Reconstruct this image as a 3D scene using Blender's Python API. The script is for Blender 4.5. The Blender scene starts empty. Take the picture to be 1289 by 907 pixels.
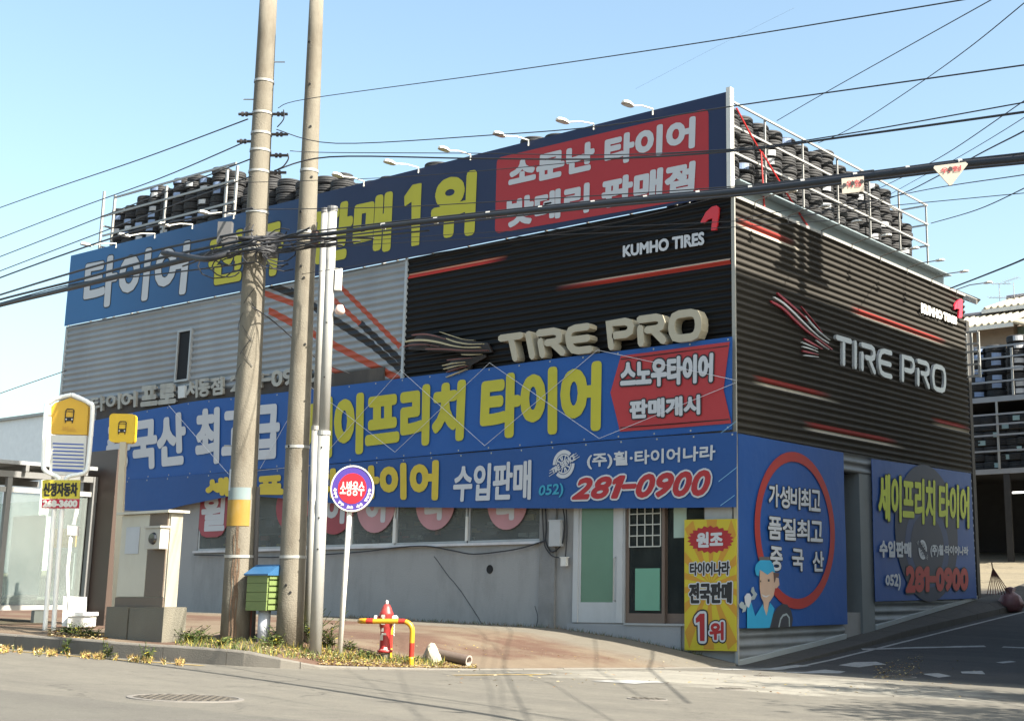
import bpy, bmesh, math, random
import numpy as np
from mathutils import Vector
from mathutils.bvhtree import BVHTree
from mathutils.geometry import tessellate_polygon
R = math.radians
random.seed(7)
SC = bpy.context.scene
COL = SC.collection

# ------------------------------------------------------------------ camera
FPX, PCX, PCY = 1704.0, 852.0, 390.0            # focal length and principal point of the photograph (1289 x 907)
YAW, PITCH = R(-35.25), R(11.82)
FW = np.array([math.sin(YAW)*math.cos(PITCH), math.cos(YAW)*math.cos(PITCH), math.sin(PITCH)])
RT = np.array([math.cos(YAW), -math.sin(YAW), 0.0])
UP = np.cross(RT, FW)
EYE = np.array([0.0, 0.0, 1.6])
cd = bpy.data.cameras.new('camera')
cam = bpy.data.objects.new('camera', cd)
COL.objects.link(cam)
cd.sensor_width = 36.0
cd.lens = FPX/1289*36
cd.shift_x = (644.5-PCX)/1289
cd.shift_y = (PCY-453.5)/1289
cd.clip_end = 3000
cam.location = EYE
cam.rotation_euler = (math.pi/2+PITCH, 0, -YAW)
SC.camera = cam

# ------------------------------------------------------------------ world, sun, exposure
SUN_EL, SUN_AZ = R(42.5), R(83.0)                # azimuth from +Y towards +X
w = bpy.data.worlds.new('World')
SC.world = w
w.use_nodes = True
nt = w.node_tree
bg = nt.nodes['Background']
sky = nt.nodes.new('ShaderNodeTexSky')
sky.sky_type = 'NISHITA'
sky.sun_disc = False
sky.sun_elevation = SUN_EL
sky.sun_rotation = SUN_AZ
sky.air_density = 1.15
sky.dust_density = 3.0
sky.ozone_density = .2
tint = nt.nodes.new('ShaderNodeMix'); tint.data_type = 'RGBA'; tint.blend_type = 'MULTIPLY'; tint.inputs['Factor'].default_value = 1
tint.inputs['B'].default_value = (.93, 1.0, .95, 1)
nt.links.new(sky.outputs[0], tint.inputs['A']); nt.links.new(tint.outputs['Result'], bg.inputs[0])
bg.inputs[1].default_value = 0.095
sd = bpy.data.lights.new('sun', 'SUN')
sd.energy = 5.0
sd.angle = R(0.5)
sd.color = (1.0, 0.93, 0.80)
sun = bpy.data.objects.new('sun', sd)
COL.objects.link(sun)
SD = Vector((math.sin(SUN_AZ)*math.cos(SUN_EL), math.cos(SUN_AZ)*math.cos(SUN_EL), math.sin(SUN_EL)))
sun.rotation_euler = SD.to_track_quat('Z', 'Y').to_euler()
SC.view_settings.view_transform = 'Standard'
SC.view_settings.look = 'None'
SC.view_settings.exposure = 1.75
SC.view_settings.gamma = 1.0

# ------------------------------------------------------------------ where a point of the photograph lies in the place
def ray(px, py):
    return FW + RT*(px-PCX)/FPX - UP*(py-PCY)/FPX
def on_y(px, py, Y):
    d = ray(px, py); return EYE + d*(Y/d[1])
def on_x(px, py, X):
    d = ray(px, py); return EYE + d*(X/d[0])
def dep(px, py, D):
    return EYE + ray(px, py)*D
YA, XB = 23.085, -14.83                           # the two facade planes of the shop
def PA(px, py, y=YA):
    p = on_y(px, py, y); return (p[0], p[2])
def PB(px, py, x=XB):
    p = on_x(px, py, x); return (p[1], p[2])
def FA(off=0.0, y=YA):                            # plane frames: (a, b, lift) -> 3D
    return lambda a, b, l=0.0: (a, y-off-l, b)
def FB(off=0.0, x=XB):
    return lambda a, b, l=0.0: (x+off+l, a, b)

# ------------------------------------------------------------------ materials
MATS = {}
def mat(name, col=(.5, .5, .5), rough=.6, metal=0.0, spec=.5, var=.12, scale=3.0, bump=.0, bscale=40.0, dirt=0.0, dirtcol=(.12, .10, .08), emit=0.0, trans=0.0, coat=0.0):
    if name in MATS: return MATS[name]
    m = bpy.data.materials.new(name); MATS[name] = m
    m.use_nodes = True
    n, l = m.node_tree.nodes, m.node_tree.links
    b = n['Principled BSDF']
    b.inputs['Roughness'].default_value = rough
    b.inputs['Metallic'].default_value = metal
    b.inputs['Specular IOR Level'].default_value = spec
    b.inputs['Coat Weight'].default_value = coat
    tc = n.new('ShaderNodeTexCoord')
    nz = n.new('ShaderNodeTexNoise'); nz.inputs['Scale'].default_value = scale; nz.inputs['Detail'].default_value = 6
    l.new(tc.outputs['Object'], nz.inputs['Vector'])
    mx = n.new('ShaderNodeMix'); mx.data_type = 'RGBA'
    c1 = [min(1, c*(1-var)) for c in col]+[1]; c2 = [min(1, c*(1+var)) for c in col]+[1]
    mx.inputs['A'].default_value = c1; mx.inputs['B'].default_value = c2
    l.new(nz.outputs['Fac'], mx.inputs['Factor'])
    out = mx.outputs['Result']
    if dirt > 0:
        n2 = n.new('ShaderNodeTexNoise'); n2.inputs['Scale'].default_value = scale*.6; n2.inputs['Detail'].default_value = 8; n2.inputs['Roughness'].default_value = .7
        mp = n.new('ShaderNodeMapping'); mp.inputs['Scale'].default_value = (1, 1, .35); mp.inputs['Location'].default_value = (3.1, 7.7, 1.3)
        l.new(tc.outputs['Object'], mp.inputs['Vector']); l.new(mp.outputs[0], n2.inputs['Vector'])
        rp = n.new('ShaderNodeMapRange'); rp.inputs['From Min'].default_value = .48; rp.inputs['From Max'].default_value = .72; rp.inputs['To Max'].default_value = dirt
        l.new(n2.outputs['Fac'], rp.inputs['Value'])
        m2 = n.new('ShaderNodeMix'); m2.data_type = 'RGBA'; m2.inputs['B'].default_value = (*dirtcol, 1)
        l.new(rp.outputs[0], m2.inputs['Factor']); l.new(out, m2.inputs['A']); out = m2.outputs['Result']
    l.new(out, b.inputs['Base Color'])
    if bump > 0:
        n3 = n.new('ShaderNodeTexNoise'); n3.inputs['Scale'].default_value = bscale; n3.inputs['Detail'].default_value = 4
        l.new(tc.outputs['Object'], n3.inputs['Vector'])
        bp = n.new('ShaderNodeBump'); bp.inputs['Strength'].default_value = bump; bp.inputs['Distance'].default_value = .02
        l.new(n3.outputs['Fac'], bp.inputs['Height']); l.new(bp.outputs[0], b.inputs['Normal'])
    if emit > 0:
        b.inputs['Emission Color'].default_value = (*col, 1); b.inputs['Emission Strength'].default_value = emit
    if trans > 0:
        b.inputs['Transmission Weight'].default_value = trans
    return m

def clear_glass(name, tint=(.75, .85, .85), clear=.8, rough=.05):
    if name in MATS: return MATS[name]
    m = bpy.data.materials.new(name); MATS[name] = m
    m.use_nodes = True
    n, l = m.node_tree.nodes, m.node_tree.links
    b = n['Principled BSDF']
    b.inputs['Base Color'].default_value = (*[c*.5 for c in tint], 1); b.inputs['Roughness'].default_value = rough
    t = n.new('ShaderNodeBsdfTransparent'); t.inputs[0].default_value = (*tint, 1)
    mx = n.new('ShaderNodeMixShader')
    nz = n.new('ShaderNodeTexNoise'); nz.inputs['Scale'].default_value = 2.5; nz.inputs['Detail'].default_value = 5
    mr = n.new('ShaderNodeMapRange'); mr.inputs['To Min'].default_value = clear-.12; mr.inputs['To Max'].default_value = clear+.12
    l.new(nz.outputs['Fac'], mr.inputs['Value']); l.new(mr.outputs[0], mx.inputs[0])
    l.new(b.outputs[0], mx.inputs[1]); l.new(t.outputs[0], mx.inputs[2])
    l.new(mx.outputs[0], n['Material Output'].inputs[0])
    return m

def stripe_mat(name, base, stripes, axes, rough=.5, spec=.5, metal=0.0, var=.15, dirt=0.0, dirtcol=(.1, .09, .08), bandtint=None, sheet=.9, zones=()):
    """paint with printed stripes: (p0, p1, half width, colour, fade0, fade1) in plane metres; axes picks the two object axes"""
    m = bpy.data.materials.new(name); m.use_nodes = True; MATS[name] = m
    n, l = m.node_tree.nodes, m.node_tree.links
    b = n['Principled BSDF']; b.inputs['Roughness'].default_value = rough; b.inputs['Specular IOR Level'].default_value = spec; b.inputs['Metallic'].default_value = metal
    geo = n.new('ShaderNodeNewGeometry'); sp = n.new('ShaderNodeSeparateXYZ'); l.new(geo.outputs['Position'], sp.inputs[0])
    U, Vv = sp.outputs[axes[0]], sp.outputs[axes[1]]
    def M(op, a, c=None, d=None):
        x = n.new('ShaderNodeMath'); x.operation = op
        for i, v in enumerate((a, c, d)):
            if v is None: continue
            if isinstance(v, (int, float)): x.inputs[i].default_value = v
            else: l.new(v, x.inputs[i])
        return x.outputs[0]
    nz = n.new('ShaderNodeTexNoise'); nz.inputs['Scale'].default_value = 1.3; nz.inputs['Detail'].default_value = 8
    mp = n.new('ShaderNodeMapping'); mp.inputs['Scale'].default_value = (1, 1, .4); l.new(geo.outputs['Position'], mp.inputs['Vector']); l.new(mp.outputs[0], nz.inputs['Vector'])
    mx = n.new('ShaderNodeMix'); mx.data_type = 'RGBA'
    mx.inputs['A'].default_value = (*[c*(1-var) for c in base], 1); mx.inputs['B'].default_value = (*[min(1, c*(1+var)) for c in base], 1)
    l.new(nz.outputs['Fac'], mx.inputs['Factor']); out = mx.outputs['Result']
    # individual sheets differ a little
    sh = M('FLOOR', M('DIVIDE', U, sheet)); wn = n.new('ShaderNodeTexWhiteNoise'); wn.noise_dimensions = '1D'; l.new(sh, wn.inputs['W'])
    ms = n.new('ShaderNodeMix'); ms.data_type = 'RGBA'; ms.blend_type = 'MULTIPLY'; ms.inputs['Factor'].default_value = 1
    g = n.new('ShaderNodeCombineColor'); vv = M('MULTIPLY_ADD', wn.outputs['Value'], .12, .9)
    for i in range(3): l.new(vv, g.inputs[i])
    l.new(out, ms.inputs['A']); l.new(g.outputs[0], ms.inputs['B']); out = ms.outputs['Result']
    for z in zones:                                   # straight seams between sheets
        pass
    for (p0, p1, hw, col, f0, f1) in stripes:
        dx, dy = p1[0]-p0[0], p1[1]-p0[1]; L = math.hypot(dx, dy); dx /= L; dy /= L
        t = M('ADD', M('MULTIPLY', M('SUBTRACT', U, p0[0]), dx), M('MULTIPLY', M('SUBTRACT', Vv, p0[1]), dy))
        s = M('ABSOLUTE', M('SUBTRACT', M('MULTIPLY', M('SUBTRACT', U, p0[0]), dy), M('MULTIPLY', M('SUBTRACT', Vv, p0[1]), dx)))
        inside = M('LESS_THAN', s, hw)
        a = n.new('ShaderNodeMapRange'); a.inputs['From Max'].default_value = max(f0, .001); l.new(t, a.inputs['Value'])
        c = n.new('ShaderNodeMapRange'); c.inputs['From Min'].default_value = L; c.inputs['From Max'].default_value = L-max(f1, .001); l.new(t, c.inputs['Value'])
        k = M('MULTIPLY', M('MULTIPLY', inside, a.outputs[0]), c.outputs[0])
        m3 = n.new('ShaderNodeMix'); m3.data_type = 'RGBA'; m3.inputs['B'].default_value = (*col, 1)
        l.new(k, m3.inputs['Factor']); l.new(out, m3.inputs['A']); out = m3.outputs['Result']
    if dirt:
        n2 = n.new('ShaderNodeTexNoise'); n2.inputs['Scale'].default_value = .9; n2.inputs['Detail'].default_value = 9; n2.inputs['Roughness'].default_value = .72
        l.new(mp.outputs[0], n2.inputs['Vector'])
        rp = n.new('ShaderNodeMapRange'); rp.inputs['From Min'].default_value = .5; rp.inputs['From Max'].default_value = .75; rp.inputs['To Max'].default_value = dirt
        l.new(n2.outputs['Fac'], rp.inputs['Value'])
        m2 = n.new('ShaderNodeMix'); m2.data_type = 'RGBA'; m2.inputs['B'].default_value = (*dirtcol, 1)
        l.new(rp.outputs[0], m2.inputs['Factor']); l.new(out, m2.inputs['A']); out = m2.outputs['Result']
    l.new(out, b.inputs['Base Color'])
    return m

# ------------------------------------------------------------------ objects
def tag(o, label=None, cat=None, group=None, kind=None):
    if label: o['label'] = label
    if cat: o['category'] = cat
    if group: o['group'] = group
    if kind: o['kind'] = kind
    return o
def thing(name, loc, label, cat, group=None):
    o = bpy.data.objects.new(name, None); o.empty_display_size = .2
    COL.objects.link(o); o.location = Vector(loc)
    return tag(o, label, cat, group)

class MB:
    def __init__(s): s.v = []; s.f = []; s.m = []
    def add(s, vs, fs, mi=0):
        k = len(s.v); s.v += [tuple(map(float, p)) for p in vs]; s.f += [tuple(i+k for i in f) for f in fs]; s.m += [mi]*len(fs); return s
    def box(s, a, b, mi=0):
        (x0, y0, z0), (x1, y1, z1) = a, b
        vs = [(x0, y0, z0), (x1, y0, z0), (x1, y1, z0), (x0, y1, z0), (x0, y0, z1), (x1, y0, z1), (x1, y1, z1), (x0, y1, z1)]
        return s.add(vs, [(0, 3, 2, 1), (4, 5, 6, 7), (0, 1, 5, 4), (1, 2, 6, 5), (2, 3, 7, 6), (3, 0, 4, 7)], mi)
    def obox(s, c, hx, hy, hz, ang=0, mi=0, bev=0):
        ca, sa = math.cos(ang), math.sin(ang)
        def T(x, y, z): return (c[0]+x*ca-y*sa, c[1]+x*sa+y*ca, c[2]+z)
        vs = [T(x, y, z) for z in (-hz, hz) for x, y in ((-hx, -hy), (hx, -hy), (hx, hy), (-hx, hy))]
        return s.add(vs, [(0, 3, 2, 1), (4, 5, 6, 7), (0, 1, 5, 4), (1, 2, 6, 5), (2, 3, 7, 6), (3, 0, 4, 7)], mi)
    def tube(s, pts, r, seg=8, mi=0, cap=True, r1=None):
        P = [Vector(p) for p in pts]; n = len(P); rings = []
        prev = None
        for i, p in enumerate(P):
            d = (P[min(i+1, n-1)]-P[max(i-1, 0)]).normalized()
            if prev is None:
                u = d.cross(Vector((0, 0, 1)))
                if u.length < .1: u = d.cross(Vector((1, 0, 0)))
                u.normalize()
            else:
                u = (prev-d*prev.dot(d)).normalized()
            prev = u; vv = d.cross(u)
            rr = r if r1 is None else r+(r1-r)*i/(n-1)
            if isinstance(r, (list, tuple)): rr = r[i]
            rings.append([p+(u*math.cos(2*math.pi*k/seg)+vv*math.sin(2*math.pi*k/seg))*rr for k in range(seg)])
        vs = [q for rg in rings for q in rg]; fs = []
        for i in range(n-1):
            for k in range(seg):
                a, b = i*seg+k, i*seg+(k+1) % seg; fs.append((a, b, b+seg, a+seg))
        if cap: fs += [tuple(range(seg))[::-1], tuple(range((n-1)*seg, n*seg))]
        return s.add(vs, fs, mi)
    def lathe(s, prof, c=(0, 0, 0), seg=24, mi=0, closed=False, axis='z', jit=None):
        vs = []; fs = []; n = len(prof)
        for k in range(seg):
            a = 2*math.pi*k/seg
            for (r, z) in prof:
                rr = r if jit is None else r*jit(k, z)
                x, y = rr*math.cos(a), rr*math.sin(a)
                vs.append({'z': (c[0]+x, c[1]+y, c[2]+z), 'x': (c[0]+z, c[1]+x, c[2]+y), 'y': (c[0]+x, c[1]-z, c[2]+y)}[axis])
        for k in range(seg):
            k2 = (k+1) % seg
            for i in range(n if closed else n-1):
                j = (i+1) % n
                fs.append((k*n+i, k2*n+i, k2*n+j, k*n+j))
        return s.add(vs, fs, mi)
    def poly(s, pts2, F, lift=0.0, mi=0, thick=0.0):
        """flat polygon on a plane frame, optionally with thickness behind it"""
        n = len(pts2)
        vs = [F(a, b, lift) for a, b in pts2]
        tri = tessellate_polygon([[Vector((a, b, 0)) for a, b in pts2]])
        nv = (Vector(F(1, 0, 0))-Vector(F(0, 0, 0))).cross(Vector(F(0, 1, 0))-Vector(F(0, 0, 0)))
        lf = Vector(F(0, 0, 1))-Vector(F(0, 0, 0))
        out = []
        for t in tri:
            t = list(t); A, B, C = [Vector(vs[i]) for i in t]
            if (B-A).cross(C-A).dot(lf) < 0: t = t[::-1]
            out.append(tuple(t))
        s.add(vs, out, mi)
        if thick:
            bk = [F(a, b, lift-thick) for a, b in pts2]; k = n
            area = sum(pts2[i][0]*pts2[(i+1) % n][1]-pts2[(i+1) % n][0]*pts2[i][1] for i in range(n))
            fl = nv.dot(lf)*area > 0
            sd_ = [((i+1) % n, i, k+i, k+(i+1) % n) if fl else (i, (i+1) % n, k+(i+1) % n, k+i) for i in range(n)]
            s.add(vs+bk, sd_, mi)
            s.add(bk, [t[::-1] for t in out], mi)
        return s
    def stroke(s, pts2, w, F, lift=0.0, thick=0.0, closed=False, mi=0, taper=None, rnd=3):
        """thick line with round ends as one polygon strip"""
        P = [Vector((a, b)) for a, b in pts2]; n = len(P)
        L, Rr = [], []
        for i in range(n):
            if closed: d = (P[(i+1) % n]-P[i-1])
            else: d = P[min(i+1, n-1)]-P[max(i-1, 0)]
            d.normalize(); nn = Vector((-d.y, d.x))
            ww = w/2
            if not closed and 0 < i < n-1 or closed:
                d1 = (P[i]-P[i-1]).normalized(); c = max(.45, nn.dot(Vector((-d1.y, d1.x)))); ww = ww/c
            if taper: ww *= taper(i/(n-1))
            L.append(P[i]+nn*ww); Rr.append(P[i]-nn*ww)
        if closed:
            for i in range(n):
                j = (i+1) % n
                s.poly([L[i][:], Rr[i][:], Rr[j][:], L[j][:]], F, lift, mi, thick)
        else:
            pts = [p[:] for p in L]
            if rnd:
                d = (P[-1]-P[-2]).normalized(); a0 = math.atan2(d.y, d.x)+math.pi/2; rr = (L[-1]-P[-1]).length
                pts += [(P[-1].x+rr*math.cos(a0-math.pi*k/(rnd+1)), P[-1].y+rr*math.sin(a0-math.pi*k/(rnd+1))) for k in range(1, rnd+1)]
            pts += [p[:] for p in Rr[::-1]]
            if rnd:
                d = (P[0]-P[1]).normalized(); a0 = math.atan2(d.y, d.x)+math.pi/2; rr = (L[0]-P[0]).length
                pts += [(P[0].x+rr*math.cos(a0-math.pi*k/(rnd+1)), P[0].y+rr*math.sin(a0-math.pi*k/(rnd+1))) for k in range(1, rnd+1)]
            s.poly(pts, F, lift, mi, thick)
        return s
    def build(s, name, mats, parent=None, smooth=False):
        if not isinstance(mats, (list, tuple)): mats = [mats]
        off = Vector((0, 0, 0))
        if parent is not None:
            q = parent
            while q is not None: off += q.location; q = q.parent
        me = bpy.data.meshes.new(name)
        me.from_pydata([(x-off.x, y-off.y, z-off.z) for x, y, z in s.v], [], s.f)
        for m in mats: me.materials.append(m)
        me.polygons.foreach_set('material_index', s.m)
        if smooth: me.polygons.foreach_set('use_smooth', [True]*len(s.f))
        me.update()
        o = bpy.data.objects.new(name, me); COL.objects.link(o)
        if parent is not None: o.parent = parent
        return o

def sub(a, b, t): return (a[0]+(b[0]-a[0])*t, a[1]+(b[1]-a[1])*t)
def quad_map(q):
    tl, tr, br, bl = q
    def f(u, v):
        top = sub(tl, tr, u); bot = sub(bl, br, u); return sub(bot, top, v)
    return f
def curve_pts(pts, k=5):
    P = [tuple(p) for p in pts]; out = []
    n = len(P)
    for i in range(n-1):
        p0, p1, p2, p3 = P[max(i-1, 0)], P[i], P[i+1], P[min(i+2, n-1)]
        for j in range(k):
            t = j/k
            out.append(tuple(.5*((2*b)+(-a+c)*t+(2*a-5*b+4*c-d)*t*t+(-a+3*b-3*c+d)*t**3) for a, b, c, d in zip(p0, p1, p2, p3)))
    out.append(P[-1]); return out

_txt = {}
def glyphs(s):
    if s in _txt: return _txt[s]
    if s == '1':                                  # sign painters' figure one
        co = [(0, .70), (0, .84), (.5, 1), (1, 1), (1, 0), (.48, 0), (.48, .76)]
        t = tessellate_polygon([[Vector((a, b, 0)) for a, b in co]])
        _txt[s] = (co, [list(x) for x in t], [(i, (i+1) % 7) for i in range(7)]); return _txt[s]
    c = bpy.data.curves.new('lettering', 'FONT'); c.body = s; c.resolution_u = 3
    o = bpy.data.objects.new('lettering', c); COL.objects.link(o)
    dg = bpy.context.evaluated_depsgraph_get(); dg.update()
    me = bpy.data.meshes.new_from_object(o.evaluated_get(dg))
    v = np.array([p.co[:2] for p in me.vertices]); mn, mx = v.min(0), v.max(0); v = (v-mn)/(mx-mn)
    bm = bmesh.new(); bm.from_mesh(me); bmesh.ops.remove_doubles(bm, verts=bm.verts, dist=1e-5)
    co = [((p.co.x-mn[0])/(mx[0]-mn[0]), (p.co.y-mn[1])/(mx[1]-mn[1])) for p in bm.verts]
    fs = [[q.index for q in f.verts] for f in bm.faces]
    ed = [(e.verts[0].index, e.verts[1].index) for e in bm.edges if len(e.link_faces) == 1]
    bm.free(); bpy.data.objects.remove(o); bpy.data.curves.remove(c); bpy.data.meshes.remove(me)
    _txt[s] = (co, fs, ed); return _txt[s]

def text_into(mb, s, q, F, fat=0.0, lift=.006, mi=0):
    """print s into the quad q (tl, tr, br, bl in plane metres); fat = extra stroke radius in metres"""
    co, fs, ed = glyphs(s); f = quad_map(q)
    P = [f(u, v) for u, v in co]
    ctr = Vector(F(*P[0], 0)); lf = Vector(F(0, 0, 1))-Vector(F(0, 0, 0))
    vs = [F(a, b, lift) for a, b in P]; out = []
    for t in fs:
        A, B, C = [Vector(vs[i]) for i in t[:3]]
        out.append(tuple(t) if (B-A).cross(C-A).dot(lf) > 0 else tuple(t[::-1]))
    mb.add(vs, out, mi)
    if fat > 0:
        rnd = random.Random(len(s)*7+int(fat*1e4))
        for i, j in ed:
            a, b = Vector(P[i]), Vector(P[j]); d = b-a
            if d.length < 1e-5: continue
            d.normalize(); n = Vector((-d.y, d.x)); lz = lift+.0006+rnd.random()*.0016
            pts = []
            for cpt, sg in ((b, 1), (a, -1)):
                for k in range(4):
                    an = math.pi/2-math.pi*k/3
                    e = d*math.cos(an)*sg+n*math.sin(an)*sg
                    pts.append(cpt+e*fat)
            vs = [F(p.x, p.y, lz) for p in pts]; fc = tuple(range(len(vs)))
            A, B, C = [Vector(vs[i]) for i in (0, 3, 5)]
            mb.add(vs, [fc if (B-A).cross(C-A).dot(lf) > 0 else fc[::-1]], mi)

def number_into(mb, s, q, F, fat=0.0, lift=.006, mi=0, slant=0.0):
    """digits set one by one so that the figure one gets its flag"""
    wd = {'1': .62, '-': .8, ')': .45, '(': .45}; tot = sum(wd.get(c, 1) for c in s); f = quad_map(q); x = 0
    for c in s:
        w = wd.get(c, 1); a, b = (x+.07)/tot, (x+w-.07)/tot; x += w
        t, o = (.56, .45) if c == '-' else (1, 0)
        text_into(mb, c, [f(a, t), f(b, t), f(b, o), f(a, o)], F, fat, lift, mi)
def circle2(c, rx, ry, n=32, a0=0, a1=2*math.pi):
    return [(c[0]+rx*math.cos(a0+(a1-a0)*k/n), c[1]+ry*math.sin(a0+(a1-a0)*k/n)) for k in range(n if a1-a0 > 6.28 else n+1)]

# shared materials
M_conc = mat('concrete', (.135, .125, .10), .9, var=.22, scale=2.0, bump=.5, bscale=60, dirt=.6, dirtcol=(.14, .12, .09))
M_pole = mat('pole_concrete', (.165, .148, .118), .9, var=.22, scale=3.2, bump=.45, bscale=60, dirt=.85, dirtcol=(.075, .058, .04))
M_steel = mat('galvanised_steel', (.32, .32, .31), .5, metal=.2, var=.15, scale=6, dirt=.3, dirtcol=(.22, .18, .13))
M_white = mat('white_paint', (.58, .57, .54), .45, var=.06, scale=5, dirt=.3, dirtcol=(.4, .36, .3))
M_black = mat('black_rubber', (.022, .022, .024), .75, var=.3, scale=9, bump=.2, bscale=90)
M_cable = mat('cable_black', (.018, .019, .024), .6, var=.3, scale=4)
M_wwhite = mat('print_white', (.46, .475, .50), .6, var=.04)
M_wyellow = mat('print_yellow', (.42, .39, .025), .6, var=.05)
M_wblack = mat('print_black', (.012, .012, .014), .6, var=.1)
M_wred = mat('print_red', (.33, .015, .020), .6, var=.06)
M_dark = mat('dark_interior', (.012, .012, .013), .9, var=.4, scale=1.5)
M_alu = mat('aluminium_frame', (.34, .35, .36), .45, metal=.35, var=.12, scale=4, dirt=.4, dirtcol=(.22, .2, .18))
M_gold = mat('beige_letter_face', (.38, .34, .255), .5, var=.08, scale=6)

# ================================================================== ground
def plane_z(x, y):
    return -0.02711*max(x, -34.0)-0.04161*y+0.7583
SIDE = [(-100, -12.1), (23.0, .178), (24.9, .30), (29.0, .62), (35.8, 1.15), (44.0, 2.55), (62.0, 4.2), (400, 10)]
def side_z(x, y):
    y = min(y, 399.0)
    for (a, za), (b, zb) in zip(SIDE, SIDE[1:]):
        if y <= b: z = za+(zb-za)*(y-a)/(b-a); break
    return z-0.027*(max(min(x, 10), -45)+13.9)
def G(x, y):
    a, b = plane_z(x, y), side_z(x, y); k = .03
    m = max(a, b); return m+k*math.log1p(math.exp(-abs(a-b)/k)) if abs(a-b) < .5 else m

def road_material():
    m = bpy.data.materials.new('asphalt'); m.use_nodes = True
    n, l = m.node_tree.nodes, m.node_tree.links
    b = n['Principled BSDF']; b.inputs['Roughness'].default_value = .88; b.inputs['Specular IOR Level'].default_value = .25
    g = n.new('ShaderNodeNewGeometry'); sp = n.new('ShaderNodeSeparateXYZ'); l.new(g.outputs['Position'], sp.inputs[0])
    def N(sc, det=6, ro=.6, st=None):
        x = n.new('ShaderNodeTexNoise'); x.inputs['Scale'].default_value = sc; x.inputs['Detail'].default_value = det; x.inputs['Roughness'].default_value = ro
        if st:
            mp = n.new('ShaderNodeMapping'); mp.inputs['Scale'].default_value = st; mp.inputs['Rotation'].default_value = (0, 0, R(-6)); l.new(g.outputs['Position'], mp.inputs['Vector']); l.new(mp.outputs[0], x.inputs['Vector'])
        else: l.new(g.outputs['Position'], x.inputs['Vector'])
        return x.outputs['Fac']
    def MR(v, a, b_, c=0, d=1):
        x = n.new('ShaderNodeMapRange'); x.inputs['From Min'].default_value = a; x.inputs['From Max'].default_value = b_; x.inputs['To Min'].default_value = c; x.inputs['To Max'].default_value = d
        l.new(v, x.inputs['Value']); return x.outputs[0]
    def MX(f, a, c, bt='MIX'):
        x = n.new('ShaderNodeMix'); x.data_type = 'RGBA'; x.blend_type = bt
        if isinstance(f, float): x.inputs['Factor'].default_value = f
        else: l.new(f, x.inputs['Factor'])
        for nm, v in (('A', a), ('B', c)):
            if isinstance(v, tuple): x.inputs[nm].default_value = (*v, 1)
            else: l.new(v, x.inputs[nm])
        return x.outputs['Result']
    def MA(op, a, c=None, d=None):
        x = n.new('ShaderNodeMath'); x.operation = op
        for i, v in enumerate((a, c, d)):
            if v is None: continue
            if isinstance(v, (int, float)): x.inputs[i].default_value = v
            else: l.new(v, x.inputs[i])
        return x.outputs[0]
    X, Y = sp.outputs['X'], sp.outputs['Y']
    base = MX(N(3.0, 9, .7), (.088, .083, .073), (.158, .147, .124))
    # newer darker surfacing in the middle of the main road, on the near side of a straight joint
    j = MA('ADD', MA('MULTIPLY', X, -.13), Y)     # joint line roughly along the kerb
    j = MA('ADD', j, MA('MULTIPLY', N(1.2, 3), .25))
    base = MX(MR(j, 8.05, 7.97), base, MX(N(2.2, 8, .7), (.080, .076, .068), (.118, .112, .098)))
    # pale cement spill near the corner
    d = MA('SQRT', MA('ADD', MA('POWER', MA('MULTIPLY', MA('ADD', X, 10.9), .30), 2.0), MA('POWER', MA('MULTIPLY', MA('SUBTRACT', Y, 17.6), .36), 2.0)))
    d = MA('ADD', d, MA('MULTIPLY', MA('SUBTRACT', N(.9, 8, .72), .5), 2.6))
    base = MX(MR(d, 1.15, .7, 0, .85), base, (.25, .238, .205))
    # the side street is darker
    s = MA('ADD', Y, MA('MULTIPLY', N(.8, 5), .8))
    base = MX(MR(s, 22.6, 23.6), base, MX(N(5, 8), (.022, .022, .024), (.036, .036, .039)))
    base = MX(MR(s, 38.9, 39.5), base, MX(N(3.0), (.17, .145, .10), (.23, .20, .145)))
    sm = MX(MR(N(1.0, 8, .7, (.12, 1.6, 1)), .45, .75, 0, .6), base, (.075, .07, .064))
    vo = n.new('ShaderNodeTexVoronoi'); vo.feature = 'DISTANCE_TO_EDGE'; vo.inputs['Scale'].default_value = .42
    wv = n.new('ShaderNodeTexNoise'); wv.inputs['Scale'].default_value = 2.2; wv.inputs['Detail'].default_value = 7; l.new(g.outputs['Position'], wv.inputs['Vector'])
    vm = n.new('ShaderNodeVectorMath'); vm.operation = 'MULTIPLY_ADD'; vm.inputs[1].default_value = (.9, .9, .9); l.new(wv.outputs['Color'], vm.inputs[0]); l.new(g.outputs['Position'], vm.inputs[2])
    l.new(vm.outputs[0], vo.inputs['Vector'])
    ck = MA('MULTIPLY', MR(vo.outputs['Distance'], .0, .014, 1, 0), MR(N(.35, 3), .45, .6))
    sm = MX(MA('MULTIPLY', ck, .65), sm, (.035, .033, .030))
    sm = MX(MR(N(9, 6, .75), .5, .75, 0, .45), sm, (.050, .047, .043))
    sm = MX(MR(N(38, 4, .8), .52, .70, 0, .5), sm, (.060, .057, .051))
    spk = MX(MR(N(55, 3, .8), .58, .68, 0, .35), sm, (.25, .235, .20))
    l.new(spk, b.inputs['Base Color'])
    bp = n.new('ShaderNodeBump'); bp.inputs['Strength'].default_value = .5; bp.inputs['Distance'].default_value = .01
    l.new(N(120, 3, .7), bp.inputs['Height']); l.new(bp.outputs[0], b.inputs['Normal'])
    return m
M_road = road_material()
def grid_mesh(name, xs, ys, zf, m, kind='structure'):
    mb = MB(); nx = len(xs)
    mb.add([(x, y, zf(x, y)) for y in ys for x in xs], [(j*nx+i, j*nx+i+1, (j+1)*nx+i+1, (j+1)*nx+i) for j in range(len(ys)-1) for i in range(nx-1)])
    o = mb.build(name, m, smooth=True); tag(o, kind=kind); return o
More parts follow.
